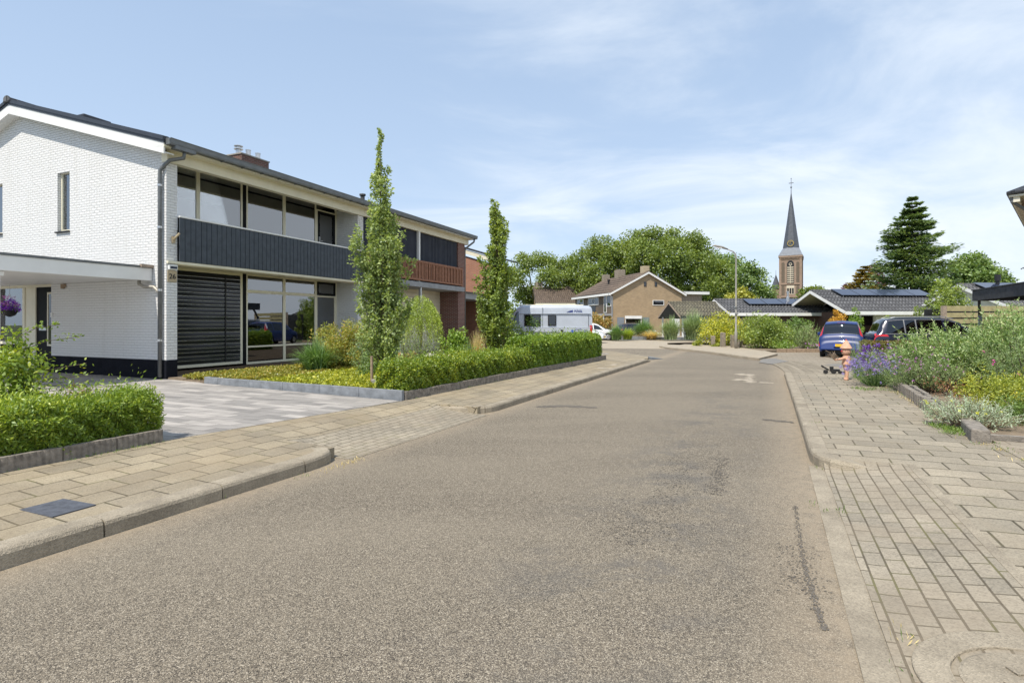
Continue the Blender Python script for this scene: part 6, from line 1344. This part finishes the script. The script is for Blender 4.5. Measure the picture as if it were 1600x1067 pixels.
a_ = at(713, 504, 16.6); shrub('leafy_shrub', 'bright green broad leaved shrub before the red brick pier', 'shrub', (a_.x, 16.6, .2), .5, .45, 1.25, .085, 'leaf_bright', 60, 45, .15, .55)
a_ = at(690, 504, 14.6); shrub('small_shrub', 'lime green low plant between wispy shrub and bright shrub', 'plant', (a_.x, 14.6, .2), .22, .2, .72, .05, 'leaf_weeping', 18, 45, .1)
a_ = at(745, 504, 15.4); blades('straw_grass', 'clump of dry straw coloured grass behind the low hedge', 'grass', (a_.x, 15.4, .2), .35, 1.05, 'leaf_straw', 360, .006, .25)
a_ = at(733, 504, 15.2); blades('straw_grass', 'greenish feathery grass beside the dry straw grass', 'grass', (a_.x, 15.2, .2), .35, .85, 'leaf_iris', 200, .006, .35)
a_ = at(826, 504, 17.6); shrub('loose_bush', 'loose dark green bush with thin branches before the camper van', 'bush', (a_.x, 17.6, .2), .55, .5, 1.75, .065, 'leaf_mid', 44, 34, .16, .5, 22)
a_ = at(800, 504, 17.2); shrub('loose_bush', 'green bush with yellow tips right behind the second columnar oak', 'bush', (a_.x, 17.2, .2), .5, .45, 1.9, .07, 'leaf_oak_far', 50, 45, .17, .5, 16)
a_ = at(783, 504, 15.8); shrub('small_shrub', 'low yellow green plant at the foot of the second columnar oak', 'plant', (a_.x, 15.8, .2), .6, .3, .68, .055, 'leaf_bright', 40, 40, .12)
# --- left edge bush over the near hedge
a_ = S(3.02, 7.5); LB = shrub('garden_bush', 'yellow green bush rising above the near hedge at the left edge', 'bush', (a_.x, a_.y, .16), .32, .34, 1.30, .050, 'leaf_hornbeam', 80, 70, .11, .55, 8)
P = []; A = []; sg_ = []
for (dx_, dy_, z0_, z1_) in ((.42, .5, .72, .90), (.55, .35, .62, .78), (.30, .6, 1.05, 1.22), (.75, .65, .56, .62), (.1, .5, 1.2, 1.36), (.65, .2, .60, .68)):
    t = np.linspace(0, 1, 44); pp = np.stack([dx_*t, dy_*t, z0_+(z1_-z0_)*t+.05*np.sin(t*3)], 1); sg_.append(([tuple(pp[0]), tuple(pp[20]), tuple(pp[-1])], .004)); P.append(pp+rng.normal(size=pp.shape)*.022); A.append(rng.normal(size=pp.shape)*.7+[dx_, dy_, .2])
LB.rotation_euler = (0, 0, 0); P = np.concatenate(P); leaf_mesh('foliage', P, np.concatenate(A), rng.normal(size=P.shape)+[0, 0, 1], .042, .6, 'leaf_hornbeam', LB); sticks('twig', sg_, parent=LB, n=4)
a_ = S(3.62, 7.38); shrub('garden_bush', 'reddish tipped sprigs poking above the near hedge', 'bush', (a_.x, a_.y, .16), .28, .2, .78, .03, 'leaf_rust', 22, 50, .07, .55, 6)
a_ = S(4.0, 7.0); P = []; 
o_ = shrub('garden_bush', 'broad leaved sprigs at the right end of the near hedge', 'bush', (a_.x, a_.y, .16), .16, .12, .82, .055, 'leaf_bright', 9, 16, .06, .6, 6)

# --- right-hand bed
shoots('silver_shrub', 'silvery willow leaved shrub in the middle of the right bed', 'shrub', (9.4, 11.6, .15), 1.1, .85, 1.46, 'leaf_silver', 620, 20, .34, .095, .27, up=.7)
shoots('silver_shrub', 'tallest silvery shrub at the right edge of the view', 'shrub', (10.3, 10.9, .15), 1.1, .95, 1.86, 'leaf_silver', 700, 22, .42, .095, .27, up=.9)
shoots('silver_shrub', 'lower silvery shrub next to the verbena flowers', 'shrub', (8.9, 12.3, .15), .70, .6, .98, 'leaf_silver', 280, 20, .28, .072, .26, up=.7)
shoots('grey_green_shrub', 'grey green shrub at the right edge behind the yellow leaved shrub', 'shrub', (9.35, 9.9, .15), .8, .6, 1.15, 'leaf_grey_green', 380, 26, .34, .055, .24, up=.7)
shoots('grey_green_shrub', 'leggy grey green shrub with brown twigs above the bare soil', 'shrub', (8.35, 10.9, .15), .6, .5, .72, 'leaf_grey_green', 230, 22, .26, .05, .24, up=.7)
shrub('dead_growth', 'patch of brown dead stems under the silvery shrubs', 'dry plant', (8.3, 10.3, .15), .5, .4, .34, .04, 'leaf_brown', 26, 24, .12, .4, 26)
# buddleia shoots with a purple spike
BD = shoots('buddleia', 'slender butterfly bush with one purple spike against the dark beam', 'shrub', (9.62, 10.5, .15), .28, .28, 1.7, 'leaf_grey_green', 26, 20, .5, .075, .22, up=1.4, tip='petal_lavender', tips=.03, tipf=.1)
shrub('yellow_green_shrub', 'low yellow green shrub at the right edge of the bed', 'shrub', (7.78, 8.55, .15), .78, .62, .66, .032, 'leaf_yellow_shrub', 190, 110, .12, .5, 26)
SB = shoots('santolina', 'blue grey plant with small yellow flowers by the edging block', 'plant', (6.15, 7.35, .14), .48, .40, .36, 'leaf_blue_grey', 330, 16, .16, .045, .25, up=.7, tip='petal_yellow', tipn=14, tips=.014, tipf=.05, stemmat='stake_wood')
shrub('juniper', 'dark green juniper at the right edge beside the blue grey plant', 'shrub', (7.0, 7.4, .14), .42, .42, .42, .03, 'leaf_mid', 70, 80, .11, .3, 10)
shoots('lavender', 'violet lavender clump next to the clay pot figure', 'lavender', (8.14, 12.2, .13), .50, .46, .56, 'leaf_grey_green', 420, 12, .30, .032, .16, up=1.0, tip='petal_lavender', tipn=16, tips=.020, tipf=.75, stemmat='leaf_iris')
shoots('salvia', 'dark purple salvia spikes behind the lavender', 'salvia', (8.75, 13.0, .13), .34, .30, .84, 'leaf_mid', 120, 10, .3, .04, .3, up=1.4, tip='petal_salvia', tipn=26, tips=.028, tipf=.85, stemmat='leaf_iris')
blades('feather_grass', 'pale feathery grass beside the clay pot figure', 'grass', (8.85, 13.9, .13), .42, .95, 'leaf_pampas', 260, .004, .3)
shoots('verbena', 'airy grey stems with small pink purple flower heads', 'verbena', (8.30, 11.2, .14), .62, .55, .74, 'leaf_grey_green', 420, 16, .34, .035, .14, up=.8, tip='petal_pink', tipn=12, tips=.014, tipf=.22, stemmat='leaf_grey_green')
shoots('verbena', 'pink purple flower heads before the low bronze hedge', 'verbena', (9.45, 13.5, .14), .5, .4, .85, 'leaf_grey_green', 150, 12, .34, .035, .14, up=1.0, tip='petal_pink', tipn=14, tips=.018, tipf=.35, stemmat='leaf_grey_green')
m = MB()
P = np.array([[8.2, 9.45, 1.05], [8.05, 9.1, .86], [8.2, 8.8, .72], [8.15, 9.2, .90]]); Pp, A, N, L = clump_leaves(P, np.full(4, .015), 12, .018); MG = empty('magenta_flowers', (0, 0, 0), 0, 'few magenta blossoms over the yellow green shrub', 'flower'); leaf_mesh('petals', Pp, A, N, L, .8, 'petal_magenta', MG); sticks('stem', [([(p[0]+.05, p[1]+.1, .15), tuple(p)], .003) for p in P], 'leaf_mid', MG, 3)
tufts('weeds', [Vector((5.75+.04*random.random(), 6.9+.6*random.random(), .14)) for _ in range(30)]+[Vector((7.6+random.uniform(-.3, .3), 11.5+random.uniform(-.2, .2), .13)) for _ in range(14)]+[gr(random.uniform(1478, 1500), random.uniform(655, 680), .13) for _ in range(26)], 'leaf_mid', .06, 16)

# --- beyond the parking apron
def far_shrub(label, px, Y, wpx, ytop, mat, name='far_bush', cat='bush', K=70, per=46, leaf=.11, z0=.0, wr=.55, fl=None, cr=None):
    x = (px-800)/850*Y; r = wpx/2*Y/850; h = EYE+(504-ytop)*Y/850-z0
    return shrub(name, label, cat, (x, Y, z0), r, r*.9, h, leaf, mat, K, per, cr or r*.24, wr, 7, flowers=fl)
far_shrub('large round green bush behind the clay brick border', 1196, 31.0, 84, 488, 'leaf_oak_far', K=170, per=60, leaf=.11, name='round_bush')
far_shrub('olive green bush right behind the large round bush', 1243, 33.0, 46, 493, 'leaf_mid', K=70)
a_ = at(1262, 504, 30.2); shoots('grey_shrub', 'pale grey green shrub left of the blue car', 'shrub', (a_.x, 30.2, .05), .95, .8, 1.6, 'leaf_silver', 330, 16, .4, .08, .25, up=.8)
far_shrub('low green plants along the clay brick border', 1225, 29.2, 40, 532, 'leaf_bright', name='low_plants', cat='plant', K=30, per=40, leaf=.08)
far_shrub('small purple flowered plant near the blue car', 1268, 29.0, 22, 535, 'leaf_mid', name='flowering_plant', cat='plant', K=16, per=40, leaf=.07, fl=('petal_pink', 26, .05))
far_shrub('large yellow flowering bush left of the street lamp', 1128, 35.0, 76, 489, 'leaf_yellow_flower', name='yellow_flowering_bush', K=170, per=60, leaf=.11)
far_shrub('yellow flowering bush right of the street lamp', 1164, 35.5, 32, 502, 'leaf_yellow_flower', name='yellow_flowering_bush', K=40, per=50, leaf=.11)
far_shrub('small yellow green cushion shrub before the pampas grass', 1090, 34.0, 18, 531, 'leaf_yellow_shrub', name='cushion_shrub', cat='shrub', K=24, per=40, leaf=.07)
far_shrub('small yellow cushion shrub between the stone bollards', 1121, 33.0, 18, 536, 'leaf_yellow_shrub', name='cushion_shrub', cat='shrub', K=20, per=40, leaf=.07)
far_shrub('bush with red and green leaves left of the tan brick house', 936, 57.0, 40, 486, 'leaf_rust', name='red_green_bush', K=80, per=50, leaf=.18)
far_shrub('orange golden conifer behind the blue car', 1310, 33.0, 30, 482, 'leaf_orange_conifer', name='golden_conifer_bush', K=150, per=60, leaf=.09)
far_shrub('mid green conifer right of the orange golden conifer', 1336, 34.5, 24, 479, 'leaf_bright', name='green_conifer_bush', K=120, per=50, leaf=.09)
far_shrub('light green shrub before the bungalow wall', 1383, 36.0, 24, 486, 'leaf_weeping', name='small_shrub', cat='shrub', K=30, per=40, leaf=.10)
far_shrub('tall light green bush between bungalow and timber wall', 1478, 33.0, 62, 430, 'leaf_oak_far', name='tall_bush', K=150, per=70, leaf=.13)
far_shrub('spreading green bush at the foot of the tall light bush', 1450, 31.5, 46, 470, 'leaf_oak_far', name='tall_bush', K=70, per=60, leaf=.12)
def far_grass(label, px, Y, r, h, mat, n=1000, droop=.9, wdt=.03): a_ = at(px, 504, Y); return blades('pampas_grass', label, 'grass', (a_.x, Y, .1), r, h, mat, n, wdt, droop)
far_grass('pampas grass clump left of the white garage post', 1048, 46.5, 1.5, 1.5, 'leaf_pampas'); far_grass('largest pampas grass clump right of the white garage post', 1084, 46.5, 1.9, 1.9, 'leaf_pampas', 1300)
far_grass('green pampas grass behind the long stone planter', 1006, 50.0, 1.6, 1.4, 'leaf_iris'); far_grass('dark green grass clump beside the white cars', 963, 46.0, 1.1, 1.0, 'leaf_iris', 700)
far_grass('yellowish grass clump right of the dark green one', 981, 47.0, 1.0, .8, 'leaf_weeping', 600); far_grass('dry brown and silver grasses filling the stone planter', 1016, 48.7, 1.6, .62, 'leaf_straw', 500, 1.0)
a_ = at(1016, 504, 48.8); shrub('heath_plants', 'silvery cushion plants in the long stone planter', 'plant', (a_.x, 49.2, .3), 1.5, .5, .5, .09, 'leaf_blue_grey', 60, 30, .2)

# --- large trees behind
def big_tree(name, label, base, lobes, mat, Kper=16, per=90, leaf=.42, cr=1.25, group=None, trunk=.5, cat='tree'):
    """lobes: list of (centre, radius); leaves gathered in clumps over every lobe, limbs reach each one"""
    base = Vector(base); root = empty(name, base, 0, label, cat, group); C_ = []; Rr = []
    segs = [([(0, 0, -.3), (0, 0, min(l[0].z for l in lobes)*.5), (0, 0, max(.5, min(l[0].z for l in lobes)))], [trunk, trunk*.75, trunk*.6])]
    tp = Vector((0, 0, max(.5, min(l[0].z for l in lobes))))
    for c, r in lobes:
        c = c-base; k = max(8, int(Kper*2.9*(r/3)**1.7)); d = randdir(k); rad = r*(.35+.68*rng.random(k)**.7); cc = np.array(c)+d*rad[:, None]*np.array([1, 1, .9]); cc = cc[cc[:, 2] > .8]
        C_.append(cc); Rr.append(cr*(.6+.7*rng.random(len(cc)))); mid = (tp+c)*.5+Vector((0, 0, -.1*r)); segs.append(([tuple(tp), tuple(mid), tuple(c)], [trunk*.35, trunk*.25, trunk*.12]))
        for q in cc[:5]: segs.append(([tuple(c), tuple((np.array(c)+q)/2+[0, 0, .2]), tuple(q)], [trunk*.12, trunk*.08, trunk*.03]))
    C_ = np.concatenate(C_); Rr = np.concatenate(Rr); P, A, N, L = clump_leaves(C_, Rr, per, leaf, .5, .8, .72, .55); leaf_mesh('crown', P, A, N, L, .75, mat, root); sticks('trunk', segs, parent=root, n=6); return root
def LB_(Y, l): return [(at(px, py, Y+dy), r*Y/850) for px, py, r, dy in l]
big_tree('broadleaf_tree', 'leftmost loose green tree behind the camper van', (at(835, 504, 92).x, 92, 0), LB_(92, [(825, 412, 17, 0), (848, 408, 14, 2), (810, 432, 16, -2), (870, 418, 16, 1), (893, 410, 14, 0), (855, 440, 22, -3), (885, 440, 20, -1), (822, 460, 20, 0), (845, 475, 20, 2)]), 'leaf_forest', leaf=.31)
big_tree('broadleaf_tree', 'tall green tree behind the chimneys of the tan brick house', (at(935, 504, 88).x, 88, 0), LB_(88, [(936, 382, 16, 0), (922, 402, 20, 1), (952, 398, 20, -2), (905, 425, 20, 0), (935, 430, 26, -3), (960, 420, 24, 2), (920, 455, 24, 0), (955, 455, 26, 0), (895, 460, 22, 3)]), 'leaf_forest', leaf=.30)
big_tree('broadleaf_tree', 'largest domed green tree behind the tan brick gable', (at(1040, 504, 84).x, 84, 0), LB_(84, [(995, 377, 18, 2), (1022, 374, 19, 0), (1052, 376, 19, -2), (1080, 380, 19, 0), (1100, 392, 18, 2), (975, 392, 20, 0), (1010, 402, 28, -4), (1050, 405, 30, -6), (1088, 415, 28, -4), (1108, 425, 20, 0), (1122, 418, 15, 0), (1125, 445, 20, 0), (1140, 468, 20, 0), (985, 425, 26, 0), (1040, 440, 30, -5), (1085, 450, 30, -5), (1110, 465, 24, 0), (1060, 475, 26, 0), (985, 460, 26, 0)]), 'leaf_forest', Kper=19, leaf=.30)
big_tree('broadleaf_tree', 'airy pale green tree behind the street lamp', (at(1160, 504, 100).x, 100, 0), LB_(100, [(1128, 405, 12, 0), (1142, 412, 14, 3), (1163, 416, 13, 0), (1182, 430, 14, 0), (1150, 435, 20, -2), (1175, 450, 20, 0), (1196, 452, 12, 2), (1205, 462, 9, 0), (1135, 455, 22, 0)]), 'leaf_forest_pale', Kper=15, per=60, leaf=.38)
big_tree('golden_tree', 'small golden green tree low behind the first bungalow', (at(1160, 504, 78).x, 78, 0), LB_(78, [(1160, 462, 12, 0), (1145, 472, 12, 0), (1175, 474, 12, 0), (1160, 482, 14, 0)]), 'leaf_golden', Kper=16, leaf=.34, cr=.8, trunk=.25)
big_tree('far_tree', 'faint distant trees right of the church tower', (at(1272, 504, 170).x, 170, 0), LB_(170, [(1258, 462, 10, 0), (1270, 455, 7, 0), (1284, 460, 8, 0), (1275, 470, 12, 0), (1295, 465, 10, 0)]), 'leaf_forest', Kper=3, per=60, leaf=.7, cr=1.6)
big_tree('broadleaf_tree', 'rounded light green tree right of the tall conifer', (at(1520, 504, 78).x, 78, 0), LB_(78, [(1508, 412, 17, 0), (1530, 412, 15, 0), (1548, 425, 15, 0), (1490, 430, 20, 0), (1565, 440, 11, 0), (1520, 438, 24, -2), (1550, 448, 18, 0), (1500, 460, 22, 0)]), 'leaf_forest_pale', Kper=20, leaf=.34, cr=1.0)
def conifer(name, label, base, H, prof, mat, whorls=34, leaf=.3, trunk=.28, droop=.12, group=None, boughs=11, nleaf=54, extra=()):
    root = empty(name, base, 0, label, 'conifer', group); P = []; A = []; segs = [([(0, 0, -.3), (0, 0, H*.5), (0, 0, H)], [trunk, trunk*.6, .03])]
    def bough(z, a, ln):
        t = rng.random(nleaf)**.8; x = ln*t; wdt = ln*.24*(1-t*.55); off = rng.normal(size=(nleaf, 2)); ca, sa = math.cos(a), math.sin(a)
        yy = off[:, 0]*wdt; zz = z-droop*ln*np.sin(t*2.2)+.10*ln*t**3+off[:, 1]*.035*ln
        P.append(np.stack([ca*x-sa*yy, sa*x+ca*yy, zz], 1)); A.append(np.stack([ca+0*t-sa*off[:, 0]*.8, sa+0*t+ca*off[:, 0]*.8, .25*rng.normal(size=nleaf)+.1], 1)); segs.append(([(0, 0, z), (ca*ln*.5, sa*ln*.5, z-droop*ln*.8), (ca*ln*.95, sa*ln*.95, z-droop*ln*.6)], [.05, .035, .01]))
    for i in range(whorls):
        z = H*(.04+.95*(i/(whorls-1))); r = np.interp(z/H, [p[0] for p in prof], [p[1] for p in prof])
        nb = boughs if r > H*.05 else max(5, boughs//2)
        for k in range(nb): bough(z+random.uniform(-.28, .28)*H/whorls, random.uniform(0, 6.28), r*random.uniform(.45, 1.25))
    for z, a, ln in extra: bough(z, a, ln); bough(z+.2, a+.1, ln*.9); bough(z-.25, a-.12, ln*.85)
    P = np.concatenate(P); A = np.concatenate(A); leaf_mesh('crown', P, A, rng.normal(size=P.shape)*.45+[0, 0, 1], leaf*(.6+.8*rng.random(len(P))), .45, mat, root); sticks('trunk', segs, parent=root, n=5); return root
cb_ = at(1425, 504, 62); conifer('tall_conifer', 'tall dark conifer rising above the nearer bungalow roof', (cb_.x, 62, 0), 15.7, [(0, 3.9), (.25, 4.3), (.45, 3.9), (.6, 3.1), (.75, 2.2), (.88, 1.3), (1, .15)], 'leaf_conifer', 24, .36, .32, .13, None, 13, 150, extra=((10.2, -.1, 5.0), (10.0, .1, 4.6), (8.5, 3.2, 4.2), (12.0, 3.0, 3.0), (13.0, .1, 2.5)))
cb_ = at(1351, 504, 72); conifer('golden_conifer', 'bronze gold conifer left of the tall dark conifer', (cb_.x, 72, 0), 8.9, [(0, 2.3), (.4, 2.6), (.7, 2.0), (.9, 1.1), (1, .3)], 'leaf_gold_conifer', 22, .32, .2, .06, None, 12, 66)
big_tree('purple_tree', 'dark purple leaved tree behind the golden conifer', (at(1362, 504, 84).x, 84, 0), LB_(84, [(1368, 425, 9, 0), (1372, 445, 12, 0), (1330, 452, 8, 0)]), 'leaf_purple', Kper=8, per=50, leaf=.34, cr=.8, trunk=.2)
# distant wood closing the horizon
K = 340; xx = rng.uniform(-70, 190, K); yy = 128+rng.uniform(-8, 26, K); cc = np.stack([xx, yy, rng.uniform(1, 6.0, K)], 1); P, A, N, L = clump_leaves(cc, 2.6*(.6+.6*rng.random(K)), 60, .8, .4, .8, .8)
tag(leaf_mesh('distant_wood', P, A, N, L, .75, 'leaf_forest'), 'low distant wood closing the horizon', 'wood', None, 'stuff')
# trees and hedge on the near right, outside the frame, mirrored in the windows
big_tree('broadleaf_tree', 'green garden tree right of the camera', (17, 7.5, 0), [(Vector((17, 7.5, 4.0)), 1.8), (Vector((18, 8.2, 5.0)), 1.5), (Vector((16.2, 7.0, 3.0)), 1.3)], 'leaf_oak_far', Kper=60, per=60, leaf=.12, cr=.45, trunk=.14)

# ================================================================== ORNAMENTS
hb = Vector((at(15, 504, 14.6).x, 14.6, 1.72)); HB_ = empty('hanging_basket', hb, 0, 'hanging basket of purple and pink flowers under the carport', 'hanging basket')
m = MB(); m.lathe([(.02, -.02), (.12, .03), (.17, .14), (.16, .15)], n=16); m.build('basket', 'plastic_black', HB_); m = MB()
for k in range(3): a = k*2.1; m.tube([(.16*math.cos(a), .16*math.sin(a), .14), (0, 0, .62), (0, 0, .85)], .004, 4)
m.build('chain', 'metal', HB_); cc = dome_centres(46, .22, .22, .42, .9)+[0, 0, .05]; P, A, N, L = clump_leaves(cc, np.full(46, .05), 26, .035); leaf_mesh('flowers', P, A, N, L, .8, 'petal_purple', HB_); P, A, N, L = clump_leaves(cc[:14]*1.05+[0, 0, .12], np.full(14, .05), 18, .03); leaf_mesh('pink_flowers', P, A, N, L, .8, 'petal_pink', HB_); P, A, N, L = clump_leaves(cc[:22]*.8, np.full(22, .06), 20, .04); leaf_mesh('foliage', P, A, N, L, .6, 'leaf_bright', HB_)
# metal hen
hp = Vector((at(593, 504, 10.55).x, 10.55, .24)); HE = empty('metal_hen', hp, 0, 'small grey metal hen ornament with red comb at the foot of the first tree', 'ornament')
m = MB(); prof = [(.0, .09), (.05, .045), (.11, .04), (.17, .06), (.215, .11), (.24, .17), (.26, .20), (.235, .205), (.20, .17), (.15, .13), (.09, .125), (.04, .17), (-.02, .22), (-.07, .21), (-.08, .17), (-.04, .13)]
m.prism([(x-.08, z) for x, z in prof], -.035, .035, 1); m.build('hen_body', 'galvanised', HE, bevel=.02)
m = MB(); m.prism([(.13, .20), (.125, .235), (.145, .225), (.155, .24), (.17, .222), (.19, .225), (.185, .20)], -.01, .01, 1); m.build('comb', 'red_lamp', HE); m = MB(); m.tube([(.02, .02, .06), (.02, .02, 0)], .005, 5); m.tube([(.05, -.02, .06), (.05, -.02, 0)], .005, 5); m.build('leg', 'galvanised', HE)
# clay flower-pot figure
fx = at(1322, 504, 13.5); FP = empty('pot_figure', (fx.x, 13.5, .12), R(0), 'terracotta flower pot figure with pointed hat holding twigs by the lavender', 'garden figure')
def pot(m, x, z, r0, r1, h, rim=.02): m.lathe([(r0, z), (r1, z+h*.8), (r1+rim, z+h*.8), (r1+rim, z+h), (r1-.01, z+h)], x, 0, 20)
m = MB(); m.v = m.v; m.lathe([(.045, .01), (.055, .04), (.045, .06)], -.03, -.05, 14); m.lathe([(.045, .01), (.055, .04), (.045, .06)], .03, .05, 14); m.tube([(-.01, -.045, .06), (.0, -.04, .17), (.005, -.03, .27)], [.032, .040, .044], 12); m.tube([(.03, .05, .06), (.03, .04, .17), (.02, .03, .27)], [.032, .040, .044], 12); m.build('leg', 'terracotta', FP, smooth=False)
m = MB(); pot(m, .01, .26, .06, .085, .16); m.lathe([(.105, .42), (.10, .45), (.08, .60), (.06, .62)], .01, 0, 20); m.build('torso', 'terracotta', FP)
m = MB(); m.lathe([(.05, .62), (.09, .65), (.105, .70), (.10, .76), (.07, .80)], .0, 0, 20); hd = m.build('head', 'terracotta', FP, smooth=True)
m = MB(); m.lathe([(.13, .785), (.135, .80), (.118, .825), (.03, .985), (.02, .99)], .0, 0, 20); m.build('hat', 'terracotta', FP); m = MB(); m.lathe([(.002, .985), (.020, .995), (.018, 1.01), (.002, 1.02)], .0, 0, 10); m.lathe([(.003, .70), (.022, .715), (.02, .735), (.003, .745)], -.115, -.01, 10); m.build('nose_and_bobble', 'terracotta_red', FP)
m = MB(); m.lathe([(.002, .735), (.011, .742), (.002, .75)], -.07, -.078, 8); m.build('eye', 'plastic_black', hd)
m = MB(); 
for k in range(4): x = -.10-k*.055; m.tube([(x+.03, -.06, .55-k*.012), (x-.03, -.07, .545-k*.012)], [.036-.004*k, .030-.004*k], 12)
m.tube([(-.29, -.07, .51), (-.33, -.06, .52)], [.035, .02], 10); m.build('arm', 'terracotta', FP)
sticks('twig', [([(-.28+random.uniform(-.02, .02), -.06, .50), (-.36+random.uniform(-.06, .1), -.06+random.uniform(-.1, .1), .58+random.uniform(-.05, .06)), (-.48+random.uniform(-.08, .22), -.06+random.uniform(-.15, .15), .66+random.uniform(-.12, .1))], .004) for _ in range(26)], 'bronze_twig' if 'bronze_twig' in MATS else 'stake_wood', FP, 4)
# black toy tractor lying on the pavement
tx = gr(1298, 584, .12); TT = empty('toy_tractor', (tx.x, tx.y, .125), R(-15), 'small black toy tractor lying on the right pavement', 'toy')
m = MB(); m.box(-.02, .22, -.05, .05, .06, .13); m.box(-.02, .06, -.05, .05, .13, .20); m.tube([(-.05, 0, .10), (-.24, .0, .22)], .025, 6); m.build('chassis', 'plastic_black', TT, bevel=.008)
for x, r in ((-.14, .055), (.06, .06), (.22, .045), (.36, .04)):
    m = MB(); m.lathe([(.001, -.03), (r, -.03), (r, .03), (.001, .03)], n=14); m.v = [(a+x, c_-.05, b_+r) for a, b_, c_ in m.v]; m.build('wheel', 'rubber', TT)
m = MB(); m.box(.2, .42, -.03, .03, .03, .06); m.build('trailer_bar', 'plastic_black', TT)
# pale stones over the low hedge
for px, Y, lb in ((672, 15.2, 'pale flat stone bowl behind the low hedge'), (706, 14.9, 'cream coloured boulder behind the low hedge')):
    m = MB(); m.lathe([(.02, 0), (.16, .02), (.2, .2), (.15, .42), (.05, .50)], n=12); o_ = m.build('garden_stone', 'stone_pale' if px > 700 else 'white_gravel', smooth=True); o_.location = (at(px, 504, Y).x, Y, .2); tag(o_, lb, 'stone')
    for v_ in o_.data.vertices: v_.co.x += .03*math.sin(v_.co.z*20+v_.co.y*9)
